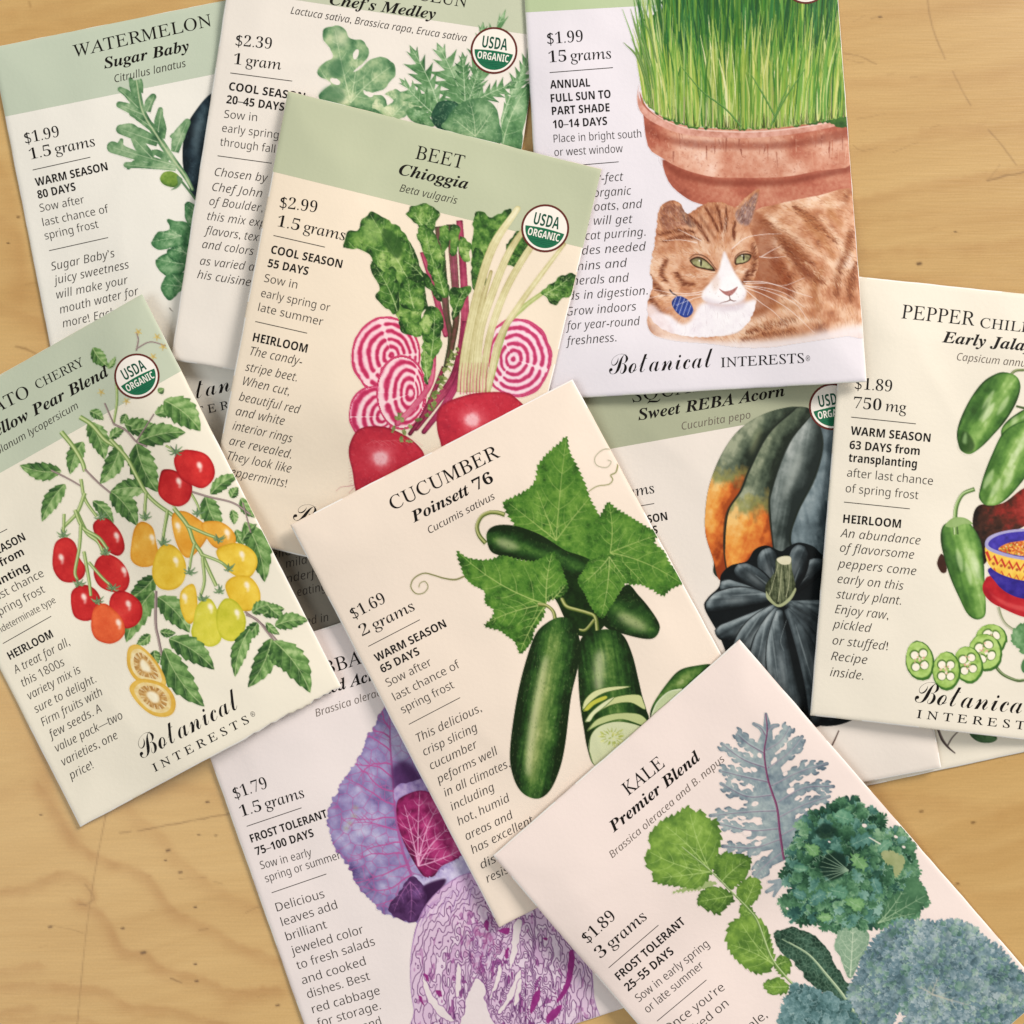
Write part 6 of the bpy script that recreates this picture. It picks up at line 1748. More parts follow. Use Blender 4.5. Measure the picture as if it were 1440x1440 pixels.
        cv.line([sp(u) + n * ww[i] * 0.98 for i, u in enumerate(us)], [0.8, 1.8, 1.5], '0a0c0d', 0.7, sm=3)
    for pts in ([(1106, 872), (1098, 900), (1102, 915)], [(1080, 868), (1060, 892), (1054, 910)]):
        cv.line(pts, 0.8, '8d9594', 0.6)
    z = lambda *q: Z(1040, 720, *q)
    b = cv.shp(z((188, 235), (255, 225), (265, 290), (282, 380), (250, 432), (195, 468), (140, 422), (133, 370), (180, 300)), ['2a301c', '4b5239', '737858', 'a09f7e'], t=0.45, noise=(4, 0.3), streak=(1.5, 30, 2.2, 0.6), edge=0.3, seed=9)
    cv.shp(z((188, 240), (220, 224), (258, 228), (255, 262), (212, 265)), ['cfc6a4', 'e3dcc2'], t=0.5)
    for pts in (z((215, 262), (205, 380), (195, 455)), z((250, 262), (250, 360), (235, 430)), z((195, 262), (165, 380), (150, 420))):
        cv.line(pts, [0.8, 1.2], 'c2c09a', 0.7)
    cv.shp(z((135, 400), (150, 425), (195, 468), (250, 432), (280, 385), (285, 400), (255, 450), (198, 482), (140, 440)), ['8d9468', 'b3b58c'], t=0.5)
    # tail of the maker's mark at the foot
    cv.part('twig_picture')
    cv.line(Z(1040, 720, (503, 1106), (486, 1145), (468, 1182)), [1.6, 2.2], '4a342c')
    emit(cv)


def art_twig():
    cv = canvas(PK['twig'], 1305, 1005, 1420, 1075)
    z = lambda *q: Z(1040, 720, *q)
    cv.part('twig_picture')
    cv.line(z((1005, 1100), (1025, 1150), (1055, 1190), (1092, 1222)), [3.4, 4, 3, 1.4], '4b3e3a'); cv.line(z((1008, 1100), (1028, 1148), (1058, 1186)), 1.0, '8d7f78', 0.8)
    cv.line(z((1105, 1112), (1075, 1145), (1052, 1185)), [1.6, 2.2], '5d504a')
    cv.part('leaf_picture')
    b = cv.shp(z((1165, 1120), (1190, 1152), (1230, 1168), (1280, 1166), (1304, 1145), (1270, 1110), (1200, 1090)), ['2f4a30', '4f7048', '6f8f62'], t=0.45, noise=(5, 0.35), edge=0.3, seed=2)
    emit(cv)


def art_cabbage():
    p = PK['cabbage']
    cv = canvas(p, 440, 960, 850, 1470)
    z = lambda *q: Z(360, 1040, *q)
    cv.part('cabbage_picture')
    LP = ['4a3a6b', '7a6a9c', '9d92ba', 'c3bdd3']
    out = [(538, 996), (527, 1020), (514, 1039), (506, 1062), (496, 1078), (486, 1094), (481, 1102), (474, 1116), (463, 1130), (460, 1157), (464, 1174), (471, 1193), (482, 1206), (490, 1221), (504, 1246), (515, 1262), (532, 1279), (554, 1290), (582, 1298), (591, 1295), (597, 1284), (612, 1256), (640, 1236), (670, 1222), (660, 1160), (600, 1060), (556, 985)]
    b = cv.shp(out, LP, t=0.5, sm=4, jg=(3.6, 5, 'noise'), noise=(9, 0.28), edge=0.3, seed=3, big=(40, 0.3))
    cv.within(b)
    # creases and raised panels between the veins
    n1 = net(cv, b, 17, 'b0518e', 1.0, 0.75, 4, 0.5)
    cv.within(b)
    X, Y = cv.grid(b[0])
    pan = np.clip(0.75 - n1 * 1.2, 0, 1) * b[1]
    cv.put(b[0], pan, hx('c5c4dc'), 0.42, False)
    net(cv, b, 8, 'a070a0', 0.7, 0.35, 9)
    cv.within(b)
    cv.shp([(600, 1262), (570, 1290), (556, 1280), (566, 1255), (585, 1232), (600, 1245)], ['3d1e44', '5a3060'], t=0.5, soft=4, alpha=0.8)
    cv.shp([(560, 1010), (540, 1060), (545, 1110), (560, 1130), (585, 1080)], ['7a6a9c', 'b3a8c8'], t=0.6, soft=6, alpha=0.4)
    for k, (x, y) in enumerate([(500, 1136), (498, 1148), (492, 1158), (487, 1165)]):
        cv.dot(x, y, 4, 'a3a07c', 0.5, 3, 0.4, 2)
    for k, (x, y, r) in enumerate([(510, 1170, 9), (528, 1176, 7), (488, 1190, 7), (548, 1232, 9), (538, 1245, 7), (520, 1200, 8), (505, 1110, 7)]):
        cv.dot(x, y, r, 'd5d6e6', 0.38, r * 0.6, 0.5, 3)
    cv.within(None)
    cv.within(b)
    rib = catmull([(548, 1000), (549, 1050), (553, 1100), (557, 1150), (566, 1195), (580, 1235), (590, 1262)], 8, False)
    cv.line(rib, [1.2, 3.0, 3.6, 4.0, 3.0], 'a24a86', 0.75, sm=1)
    rv = np.random.RandomState(8)
    for k in range(15):                              # side ribs sweep out to the rim and fork
        o = rib[4 + int(k * (len(rib) - 8) / 14)]
        an = math.pi + 0.75 - 1.25 * k / 14 + rv.normal(0, 0.07); L = rv.uniform(62, 88) * (0.75 if k < 4 else 1.0)
        P = [o]; q = o.copy(); aa = an
        for j in range(7):
            aa += rv.normal(0, 0.2); q = q + L / 7 * np.array([math.cos(aa), math.sin(aa)]); P.append(q.copy())
            if j > 0:
                e = q + rv.uniform(7, 14) * np.array([math.cos(aa + 0.8 * (1 if rv.rand() < 0.5 else -1)), math.sin(aa + 0.8 * (1 if rv.rand() < 0.5 else -1))])
                cv.line([q, (q + e) / 2 + rv.normal(0, 1, 2), e], [1.2, 0.5], 'b0568f', 0.8, sm=3)
        cv.line(P, [2.4, 1.6, 0.7], 'b34f8c', 0.85)
    cv.within(None)
    # inner shaded folds
    cv.shp(z((690, 140), (760, 110), (830, 180), (860, 230), (720, 260), (690, 220)), ['3d1a4a', '5e3468'], t=0.4, soft=3, alpha=0.9)
    cv.shp(z((700, 245), (780, 215), (870, 190), (900, 240), (830, 262), (740, 292), (712, 330)), ['7a5f9c', 'a78fbd', 'c8b6d3'], t=0.5, jg=(1.5, 6, 'noise'), noise=(6, 0.4), edge=0.3)
    # magenta head
    b = cv.shp(z((712, 330), (738, 290), (830, 258), (905, 290), (1000, 430), (1050, 560), (1020, 602), (940, 642), (900, 692), (850, 692), (800, 622), (748, 520), (716, 420)), ['4f0f33', '8a1f57', 'b23c76', 'd486a8'], t=0.42, noise=(10, 0.4), edge=0.4, R=6, seed=5, lin_=(558, 1180, 625, 1150, -0.15, 0.2))
    veins(cv, b, z((822, 640))[0], z((750, 330), (830, 262), (930, 320), (1000, 430), (1030, 560)), 'e3b3cc', 2.0, 0.8, 4, 3, 0.4, 0.12)
    speck(cv, b, 300, ['6a1742', 'c25a8c', '9c2a62'], (0.5, 1.2), 0.4, 3)
    # lips of the leaf in front
    cv.shp(z((790, 690), (855, 705), (900, 690), (1000, 620), (1060, 590), (1100, 650), (1000, 720), (900, 745), (850, 735), (810, 742)), ['8f80b3', 'b5a9cb', 'd8d0e3'], t=0.6, jg=(2.6, 7, 'frill'), noise=(6, 0.4), edge=0.3, seed=6)
    b = cv.shp(z((670, 860), (720, 780), (790, 690), (845, 740), (860, 800), (845, 880), (800, 925), (720, 905)), ['3a1c42', '5a3564', '85609a'], t=0.42, noise=(7, 0.4), edge=0.3, jg=(1.5, 6, 'noise'), seed=7)
    veins(cv, b, z((780, 720))[0], z((700, 870), (840, 800), (780, 915)), 'b070a8', 1.4, 0.7, 3, 4)
    cv.shp(z((850, 740), (960, 705), (930, 770), (870, 830), (840, 890), (860, 800)), ['2c1234', '4a2450'], t=0.4, soft=1)
    # the cut half
    cv.part('cut_cabbage_picture')
    cx, cy = 706, 1372
    half = [(586, 1300), (600, 1271), (624, 1246), (654, 1229), (700, 1224), (760, 1240), (800, 1275), (826, 1330), (835, 1400), (830, 1470), (596, 1470), (582, 1420), (577, 1380), (578, 1340)]
    rnd = np.random.RandomState(2)

    def fn(X, Y, T, m):
        # leaves wrapped round the core: lines of constant warped radius, crumpled towards the middle
        dx, dy = (X - cx) / 128.0, (Y - (cy + 40)) / 182.0
        r = np.hypot(dx, dy)
        w1 = fbm(X / 20, Y / 44, 4, 3) - 0.5
        w2 = fbm(X / 6.5, Y / 17, 14, 2) - 0.5
        f = r * 13.5 + 5.0 * w1 * np.clip(1.45 - r, 0, 1) + 4.4 * w2 * np.clip(1.3 - r, 0.12, 1)
        ph = np.abs(((f * 1.35) % 1.0) - 0.5) * 2
        gyy, gxx = np.gradient(f * 1.35); gm = np.maximum(np.hypot(gyy, gxx), 0.02)
        line = np.clip(1.25 - (1 - ph) / 2 / gm / 0.75, 0, 1)
        base = np.array([hx(c) for c in ('e0cbd8', 'cda9c6', 'c994bf', 'f0dfe6')])
        band = np.floor(f * 1.35)
        hsh = _hash(band, band * 0, 3)
        col = base[0] * (1 - hsh[..., None]) + base[1] * hsh[..., None]
        top = np.clip(1 - (Y - 1225) / 45, 0, 1)[..., None]
        col = col * (1 - top * 0.7) + hx('c7a0cd') * top * 0.7
        sp = np.clip((fbm(X / 5.5, Y / 11, 33, 2) - 0.7) / 0.05, 0, 1) * np.clip(1.4 - r, 0, 1)
        col = col * (1 - sp[..., None]) + hx('94508a') * sp[..., None]
        k = (line * (0.55 + 0.4 * np.clip(1 - top[..., 0], 0, 1)))[..., None]
        return col * (1 - k) + hx('613465') * k
    b = cv.shp(half, ['ead5e0'], sm=5, noise=None, fn=fn)
    cv.within(b)
    # heart and the pale hollows between the leaf ribs
    X, Y = cv.grid(b[0])
    heart = np.exp(-(((X - 678) / 22) ** 2 + ((Y - 1330) / 38) ** 2))
    tex = fbm(X / 3.5, Y / 7, 51, 3)
    cv.put(b[0], b[1] * np.clip(heart * (tex - 0.25) * 2.2, 0, 1), hx('8d5a92'), 0.55, False)
    cv.put(b[0], b[1] * np.clip(heart * 1.4, 0, 1) * np.clip((fbm(X / 4, Y / 6, 61, 2) - 0.55) * 8, 0, 1), hx('96407a'), 0.5, False)
    W = 'dfd0cf'
    for pts in (z((1085, 1255), (1110, 1212), (1140, 1222), (1165, 1260), (1160, 1320), (1190, 1400), (1230, 1500), (1000, 1500), (1030, 1440), (1050, 1380), (1060, 1320)), z((1015, 1140), (1030, 1130), (1040, 1200), (1035, 1280), (1015, 1300), (1005, 1240)),
                z((845, 1185), (860, 1220), (900, 1300), (960, 1370), (1010, 1425), (965, 1425), (895, 1360), (855, 1280)), z((1230, 1140), (1243, 1140), (1236, 1220), (1200, 1290), (1183, 1310), (1200, 1240)), z((1310, 920), (1345, 915), (1335, 1010), (1310, 1120), (1280, 1180), (1290, 1060)),
                z((1290, 1250), (1330, 1170), (1345, 1180), (1330, 1260), (1280, 1340), (1240, 1390), (1225, 1380), (1260, 1320)), Z(720, 1040, (10, 1290), (40, 1210), (52, 1235), (30, 1330), (8, 1350))):
        q = jag(catmull(pts, 5), 2.2, 7, 'noise', 3)
        cv.shp(q, [W, 'e7dad8'], sm=1, noise=(6, 0.2)); cv.line(np.r_[q, q[:1]], 1.0, '7d4584', 0.8, sm=1)
    for pts in (z((850, 1180), (870, 1195), (878, 1225), (858, 1212)), z((820, 1295), (838, 1302), (852, 1345), (838, 1335)), z((910, 1268), (935, 1272), (945, 1300), (920, 1296)), z((1225, 965), (1280, 950), (1280, 985), (1245, 980)), z((1165, 910), (1180, 930), (1175, 970), (1155, 945)), z((1262, 1065), (1282, 1055), (1274, 1110), (1260, 1100)),
                z((1400, 1300), (1435, 1265), (1435, 1320), (1390, 1390)), Z(720, 1040, (290, 1070), (318, 1090), (306, 1200), (270, 1290), (225, 1330), (275, 1210)), Z(720, 1040, (125, 1275), (142, 1250), (136, 1300), (118, 1312)), Z(720, 1040, (180, 1390), (250, 1340), (235, 1395), (180, 1435)), Z(720, 1040, (160, 1000), (180, 1005), (175, 1020), (160, 1015))):
        cv.shp(jag(catmull(pts, 5), 1.6, 6, 'noise', 5), ['7d2468', 'a03a86'], sm=1, noise=(5, 0.4))
    for k in range(60):                              # fine ribs over the crown
        rs = np.random.RandomState(k); x = rs.uniform(600, 770); a0 = (x - cx) / 130.0
        y0 = 1229 + 60 * a0 * a0 + rs.uniform(2, 10)
        cv.line([(x, y0), (x + a0 * 14 - 4, y0 + rs.uniform(8, 22)), (x + a0 * 24 - 5, y0 + rs.uniform(24, 40))], [0.5, 0.9], ['a678b5', '8d5fa0', 'd9c3de'][k % 3], 0.55)
    cv.line(half + half[:1], 2.2, '9a6fa5', 0.8)
    cv.within(None)
    cv.line([(811, 1390), (826, 1352)], [1, 2], 'b79ac0', 0.6, sm=1)
    emit(cv)


def art_grass():
    p = PK['grass']
    cv = canvas(p, 862, -30, 1224, 500)
    rs = np.random.RandomState(11)
    e = lambda *q: Z(720, 0, *q)
    g = lambda *q: Z(720, 360, *q)
    h = lambda *q: Z(1040, 0, *q)
    # ---- terracotta pot
    cv.part('pot_picture')
    T = ['944a3a', 'b3644e', 'cb8a70', 'e0ad94', 'eecbb8']
    low = [(932, 225), (940, 255), (960, 275), (985, 287), (1040, 296), (1100, 298), (1204, 276), (1200, 226), (1150, 238), (1100, 247), (1025, 249), (985, 244), (955, 234)]
    b = cv.shp(low, T, t=0.38, sm=3, noise=(4, 0.14), edge=0.2, seed=2, big=(30, 0.14), lin_=(932, 0, 1200, 0, -0.04, 0.02))
    cv.shp([(930, 222), (956, 238), (992, 249), (1025, 253), (1100, 252), (1150, 243), (1202, 231), (1202, 240), (1150, 251), (1100, 261), (1025, 262), (985, 257), (950, 247)], ['6f2d20', '8f4230'], t=0.4, soft=2, alpha=0.6, noise=(6, 0.3))
    rim = [(899, 128), (904, 155), (911, 205), (931, 222), (956, 236), (992, 247), (1025, 250), (1100, 249), (1150, 240), (1202, 228), (1196, 162), (1150, 170), (1095, 178), (1040, 181), (970, 178), (931, 164), (909, 150)]
    b = cv.shp(rim, T, t=0.52, sm=3, noise=(6, 0.16), edge=0.12, seed=3, big=(40, 0.26), lin_=(0, 170, 0, 250, -0.1, 0.16))
    cv.within(b)
    for k in range(46):                              # runs and drips of the wash
        x = rs.uniform(905, 1196); y0 = rs.uniform(182, 215)
        cv.line([(x, y0), (x + rs.normal(0, 1.5), y0 + rs.uniform(6, 24))], [rs.uniform(1, 3.2), 0.6], ['8f4230', 'b5654a', 'e2ab8c', 'efc4aa', '6f2d20'][rs.randint(5)], rs.uniform(0.25, 0.6), sm=1)
    cv.shp([(905, 172), (931, 188), (965, 196), (1040, 200), (1110, 198), (1200, 180), (1200, 194), (1110, 208), (1040, 210), (960, 206), (908, 186)], ['6f2c22', '96452f'], t=0.5, soft=2, alpha=0.55, noise=(6, 0.5))
    speck(cv, b, 900, ['8f4230', 'd9997a', 'f0cbb4', 'b5654a', '7d3426'], (0.5, 1.4), 0.35, 3, el=1.4)
    cv.within(None)
    cv.shp([(899, 118), (898, 134), (908, 152), (931, 168), (970, 181), (1040, 185), (1095, 182), (1150, 174), (1198, 164), (1197, 171), (1150, 183), (1095, 191), (1040, 194), (968, 190), (928, 177), (903, 160), (896, 140)], ['b97863', 'dba391', 'eec4b6'], t=0.55, sm=4, noise=(6, 0.4), seed=5, edge=0.2)
    cv.line([(901, 128), (912, 152), (935, 169), (972, 181), (1040, 185.5), (1095, 183), (1150, 175), (1198, 165)], 1.6, 'f3d6ca', 0.75)
    # ---- the grass
    cv.part('grass_picture')
    cv.shp([(903, 40), (930, 10), (960, -26), (1215, -26), (1210, 165), (1150, 173), (1095, 180), (1040, 182), (970, 178), (931, 164), (909, 146), (903, 100)], ['23441e', '355c27', '47702c'], t=0.4, jg=(5, 6, 'noise'), noise=(6, 0.6), seed=4, lin_=(0, 0, 0, 180, -0.1, 0.25))
    ry = lambda x: np.interp(x, [899, 909, 931, 970, 1040, 1095, 1150, 1196], [128, 147, 164, 178, 182, 180, 172, 163])
    BL = [['234f2c', '2f6a38', '3f8040'], ['34682a', '4f8a34', '6fa046'], ['567f2c', '7fa53e', 'a3bd58'], ['7f9a3a', 'a9b94f', 'cfcf7c'], ['9fb05a', 'c6cf88', 'e2dfa8']]
    n = 1750
    for k in range(n):
        u = k / n
        x = rs.uniform(904, 1200); y1 = ry(x) + rs.uniform(-4, 0.5)
        lean = (x - 1050) / 150.0 * 10 + rs.normal(0, 6)
        if u < 0.45:
            y1 = rs.uniform(20, 150); L = rs.uniform(45, 110); ci = rs.choice([0, 0, 1, 1, 2])
        else:
            L = rs.uniform(40, 120) if rs.rand() < 0.8 else rs.uniform(110, 170); ci = rs.choice([1, 1, 2, 2, 3, 3, 4])
        tx, ty = x + lean * L / 90, y1 - L
        m = (x + lean * L / 90 * 0.35 + rs.normal(0, 1.5), y1 - L * 0.55)
        c = BL[ci]; w_ = rs.uniform(1.3, 3.0)
        cv.line([(x, y1), m, (tx, ty)], [w_ * 0.55, w_, w_ * 0.9, 0.4], c[rs.randint(3)] if u > 0.5 or rs.rand() < 0.6 else c[0], rs.uniform(0.7, 1.0), sm=4)
        if rs.rand() < 0.25:
            cv.line([(x + 0.5, y1), (m[0] + 0.5, m[1]), (tx, ty)], [0.5, 0.8, 0.3], c[2], 0.6, sm=4)
    for k in range(70):                              # dark gaps at the soil line
        x = rs.uniform(912, 1190); cv.line([(x, ry(x) - 1), (x + rs.normal(0, 2), ry(x) - rs.uniform(6, 22))], [1.6, 0.5], ['2a2417', '3a4a1c', '1f3014'][k % 3], 0.65, sm=1)
    for k in range(60):
        x = rs.uniform(912, 1190); cv.line([(x, ry(x)), (x + rs.normal(0, 3), ry(x) - rs.uniform(15, 60))], [0.9, 1.5, 0.5], ['c6cf88', 'a9c05a', 'd9d79a', 'b99a8a'][k % 4], 0.75, sm=1)
    for pts, w in ((e((700, 500), (640, 300), (565, 215)), 3), (e((705, 470), (660, 320), (605, 195)), 3), (e((715, 450), (690, 300), (640, 100)), 3), (e((690, 330), (640, 190), (600, 45)), 2.4), (e((720, 300), (700, 130), (660, 30)), 2.2), (e((735, 320), (700, 180), (665, 105)), 3), (e((760, 250), (765, 120), (750, 30)), 2.4), (e((690, 430), (670, 300), (630, 120)), 2.6)):
        cv.line(pts, [w * 0.6, w, w, 0.5], '5f8040'); cv.line([(x + 0.5, y) for x, y in pts], [0.5, 0.8, 0.3], 'a5b878', 0.7)
    for pts in (e((1160, 640), (1080, 550), (960, 460), (860, 340)), h((170, 620), (230, 500), (330, 350)), h((180, 590), (120, 480), (60, 380)), e((1310, 640), (1360, 520), (1400, 430))):
        cv.line(pts, [2.4, 2.2, 1.0], '3f7034'); cv.line([(x, y - 0.7) for x, y in pts], [0.8, 0.6], '9dbb66', 0.8)
    # ---- the cat
    cv.part('cat_picture')
    F = ['86503a', 'b87a58', 'd6a382', 'e8c3a6', 'f3dccb']
    body = [(1062, 296), (1085, 289), (1110, 283), (1151, 275), (1204, 270), (1214, 360), (1220, 466), (1190, 472), (1151, 478), (1123, 482), (1080, 488), (1040, 488), (1000, 483), (960, 480), (940, 477), (920, 471), (911, 458), (913, 440), (940, 400), (1000, 340)]
    b = cv.shp(body, F, t=0.52, sm=4, noise=(10, 0.3), edge=0.12, seed=7, big=(34, 0.3))

    def fur(bm, n, dirf, cols, L=(4, 10), w=(0.5, 1.1), al=(0.25, 0.6), seed=0, where=None):
        r = np.random.RandomState(seed)
        (x0, y0, ww, hh), m = bm
        iy, ix = np.nonzero(m > 0.55)
        cv.within(bm)
        for k in range(n):
            j = r.randint(len(ix)); x, y = x0 + ix[j] + r.rand(), y0 + iy[j] + r.rand()
            if where is not None and not where(x, y):
                continue
            a = dirf(x, y) + r.normal(0, 0.22); l = r.uniform(*L)
            c = cols(x, y, r) if callable(cols) else cols[r.randint(len(cols))]
            cv.line([(x, y), (x + l * 0.5 * math.cos(a) + r.normal(0, 0.4), y + l * 0.5 * math.sin(a)), (x + l * math.cos(a + 0.15), y + l * math.sin(a + 0.15))], [w[1], w[0]], c, r.uniform(*al), sm=1)
        cv.within(None)
    bdir = lambda x, y: 0.55 + 0.5 * math.sin(y / 60.0) + (x - 1100) / 260.0
    # broad tabby bars on the flank
    cv.within(b)
    for pts, w_, c in [(h((110, 1115), (190, 1190), (270, 1260), (380, 1345)), [5, 13, 14, 6], '8a4a2b'), (h((215, 1230), (280, 1310), (350, 1390), (430, 1430)), [5, 12, 12, 5], '7d4028'), (h((270, 1045), (330, 1090), (400, 1150), (500, 1230)), [5, 10, 12, 5], 'a8683f'), (h((150, 1260), (200, 1340), (240, 1430), (260, 1500)), [6, 14, 16, 8], '8a3f24'),
                       (h((560, 1170), (545, 1260), (500, 1380), (490, 1500)), [6, 10, 9, 6], '8f5230'), (h((440, 1010), (470, 1090), (520, 1150)), [4, 8, 4], 'b5794c'), (h((590, 1330), (560, 1420), (560, 1520)), [5, 9, 6], '96542f'), (h((330, 1130), (420, 1210), (480, 1310)), [3, 7, 4], 'b57a4e'),
                       (g((1190, 380), (1300, 350), (1440, 310)), [3, 9, 5], '96552f'), (g((1160, 420), (1300, 395), (1440, 370)), [3, 7, 5], 'a8683f'), (g((1250, 440), (1380, 420), (1500, 400)), [3, 6, 4], 'b5794c'), (Z(1040, 360, (60, 300), (180, 250), (300, 260)), [4, 9, 5], 'a8683f'), (Z(1040, 360, (420, 60), (380, 160), (400, 280)), [5, 10, 5], '9a5a34')]:
        cv.line(pts, [x * 1.3 for x in w_], c, 0.5, soft=3); cv.line(pts, [x * 0.6 for x in w_], c, 0.5, soft=2)
    for pts, w_ in [(h((130, 1085), (240, 1170), (350, 1250), (470, 1330)), [4, 8, 9, 4]), (h((100, 1180), (160, 1260), (190, 1330)), [4, 7, 4]), (h((300, 1040), (420, 1040), (540, 1030)), [4, 8, 5]), (h((400, 1090), (480, 1190), (530, 1290)), [3, 7, 4]), (h((520, 1420), (470, 1350), (440, 1290)), [3, 8, 3]), (Z(1040, 360, (100, 360), (250, 330), (420, 330)), [4, 9, 6])]:
        cv.line(pts, w_, 'f0d0b4', 0.6, soft=3)
    cv.within(None)
    fur(b, 3600, bdir, lambda x, y, r: ['a8643c', 'd99c6c', 'efcda8', 'b5703f', '8a4a2b', 'e3b287'][r.randint(6)], (4, 11), (0.4, 1.0), (0.18, 0.5), 3)
    def bars(bm, paths, cols, n, dirf, seed, spread=1.0, al=(0.35, 0.8)):
        r = np.random.RandomState(seed)
        cv.within(bm)
        for pts, w_ in paths:
            c = catmull(pts, 8, False)
            for k in range(n):
                u = r.rand(); j = int(u * (len(c) - 1))
                wd = np.interp(u, np.linspace(0, 1, len(w_)), w_) * 0.42 * spread
                x, y = c[j] + r.normal(0, 1, 2) * wd * 0.6
                a_ = dirf(x, y) + r.normal(0, 0.25); l = r.uniform(3, 8)
                cv.line([(x, y), (x + l * math.cos(a_), y + l * math.sin(a_))], [r.uniform(0.7, 1.3), 0.4], cols[r.randint(len(cols))], r.uniform(*al), sm=1)
        cv.within(None)
    bars(b, [(h((110, 1115), (190, 1190), (270, 1260), (380, 1345)), [4, 11, 12, 5]), (h((215, 1230), (280, 1310), (350, 1390), (430, 1430)), [4, 10, 10, 4]), (h((150, 1260), (200, 1340), (240, 1430), (260, 1500)), [5, 13, 14, 6]), (h((560, 1170), (545, 1260), (500, 1380), (490, 1500)), [4, 7, 7, 4]),
             (h((270, 1045), (330, 1090), (400, 1150), (500, 1230)), [3, 7, 8, 3]), (g((1190, 380), (1300, 350), (1440, 310)), [3, 8, 4]), (g((1160, 420), (1300, 395), (1440, 370)), [3, 6, 4]), (h((590, 1330), (560, 1420), (560, 1520)), [4, 7, 5])], ['6a3520', '7d4028', '8a4a2e', '5a2c1c', '9a5a38'], 230, bdir, 23, 1.9, (0.2, 0.6))
    bars(b, [(h((130, 1085), (240, 1170), (350, 1250), (470, 1330)), [3, 5, 6, 3]), (h((300, 1035), (420, 1035), (540, 1025)), [4, 8, 5]), (h((400, 1090), (480, 1190), (530, 1290)), [3, 7, 4]), (Z(1040, 360, (100, 350), (250, 325), (420, 320)), [4, 9, 6]), (h((330, 1330), (420, 1400), (520, 1440)), [4, 8, 4])], ['f0d3b6', 'f3dcc6', 'e6bf98'], 100, bdir, 24, 1.6, (0.15, 0.45))
    # paw / lower chest pale fade
    cv.shp([(914, 445), (925, 438), (948, 452), (970, 470), (1000, 480), (1060, 478), (1120, 470), (1200, 455), (1216, 468), (1120, 486), (1040, 490), (960, 483), (925, 474), (912, 460)], 'f0dfd6', soft=4, alpha=0.55, noise=None, mark=False)
    fur(b, 260, lambda x, y: 1.2 - (x - 930) / 120.0, ['b98262', 'e8cfc0', 'cf9c7c', '9a6a52'], (5, 12), (0.4, 0.9), (0.3, 0.6), 5, lambda x, y: y > 448 and x < 1010)
    cv.within(b)
    cv.shp([(1058, 300), (1080, 315), (1092, 350), (1098, 390), (1092, 425), (1070, 445), (1050, 440), (1060, 380)], ['7a3a24', '8f4a2c'], t=0.4, soft=4, alpha=0.5, noise=(6, 0.6))
    cv.shp([(905, 474), (960, 477), (1040, 482), (1123, 475), (1225, 458), (1225, 500), (905, 500)], 'efe4e4', soft=3, alpha=0.85, noise=None, mark=False)
    cv.within(None)
    head = [(924, 308), (929, 290), (942, 282), (956, 286), (967, 300), (990, 287), (1015, 284), (1034, 292), (1046, 279), (1067, 266), (1064, 286), (1059, 308), (1054, 322), (1064, 345), (1066, 375), (1058, 400), (1064, 422), (1056, 448), (1036, 468), (1000, 474), (960, 472), (930, 462), (914, 446), (911, 425), (918, 400), (914, 380), (919, 350), (923, 326)]
    b = cv.shp(head, F, t=0.5, sm=4, noise=(8, 0.25), edge=0.22, seed=9, big=(26, 0.2), jg=(1.6, 4, 'noise'))
    nose = (1024, 412)
    hd = lambda x, y: math.atan2(y - nose[1] + 22, x - nose[0] + 2)
    cv.within(b)
    # ears
    cv.shp(e((745, 1110), (760, 1055), (800, 1028), (845, 1045), (880, 1085), (900, 1130), (830, 1150), (780, 1180)), ['7d4a38', 'a8715a', 'cfa18a'], t=0.45, soft=1, noise=(4, 0.5), seed=3)
    cv.shp(e((850, 1040), (890, 1085), (930, 1140), (900, 1150), (860, 1100)), ['5d4038', '80605a'], t=0.4, soft=1, alpha=0.7)
    cv.shp(e((1130, 1080), (1180, 1030), (1240, 975), (1235, 1030), (1215, 1105), (1195, 1140), (1150, 1130)), ['6a4a42', '94716a', 'bfa094'], t=0.45, soft=1, noise=(4, 0.5), seed=4)
    for k in range(60):
        x, y = e((rs.uniform(1140, 1225), rs.uniform(1020, 1140)))[0]; cv.line([(x, y), (x + rs.normal(3, 2), y - rs.uniform(4, 9))], [0.8, 0.4], ['d9c2b5', '5d4038', 'a8887c'][k % 3], 0.5, sm=1)
        x, y = e((rs.uniform(770, 900), rs.uniform(1060, 1150)))[0]; cv.line([(x, y), (x - rs.normal(3, 2), y - rs.uniform(3, 8))], [0.8, 0.4], ['e3cbb8', '6d4438', 'b5866c'][k % 3], 0.45, sm=1)
    # forehead and cheek bars
    for pts, w_ in [(e((895, 1090), (950, 1150), (1000, 1230)), [2, 6, 3]), (e((985, 1062), (1020, 1120), (1048, 1180)), [2, 4, 2]), (e((1040, 1055), (1055, 1110), (1065, 1170)), [2, 4, 2]), (e((1085, 1060), (1085, 1120), (1080, 1180)), [2, 4, 2]), (e((940, 1075), (990, 1150), (1030, 1210)), [2, 4, 2]), (e((770, 1225), (860, 1200), (960, 1215)), [2, 5, 2]), (e((745, 1190), (840, 1170), (930, 1180)), [2, 5, 2]),
                    (e((790, 1310), (760, 1380), (790, 1430)), [3, 6, 3]), (e((840, 1380), (870, 1430), (930, 1440)), [2, 6, 3]), (e((1130, 1130), (1120, 1180), (1125, 1220)), [2, 4, 2]), (e((1190, 1370), (1180, 1410), (1150, 1440)), [3, 6, 3]), (g((700, 200), (730, 260), (760, 300)), [4, 8, 5]), (g((700, 100), (740, 160), (790, 200)), [3, 7, 3]), (e((1215, 1240), (1225, 1320), (1210, 1400)), [3, 6, 3]),
                    (g((1190, 110), (1240, 150), (1270, 220)), [3, 6, 3])]:
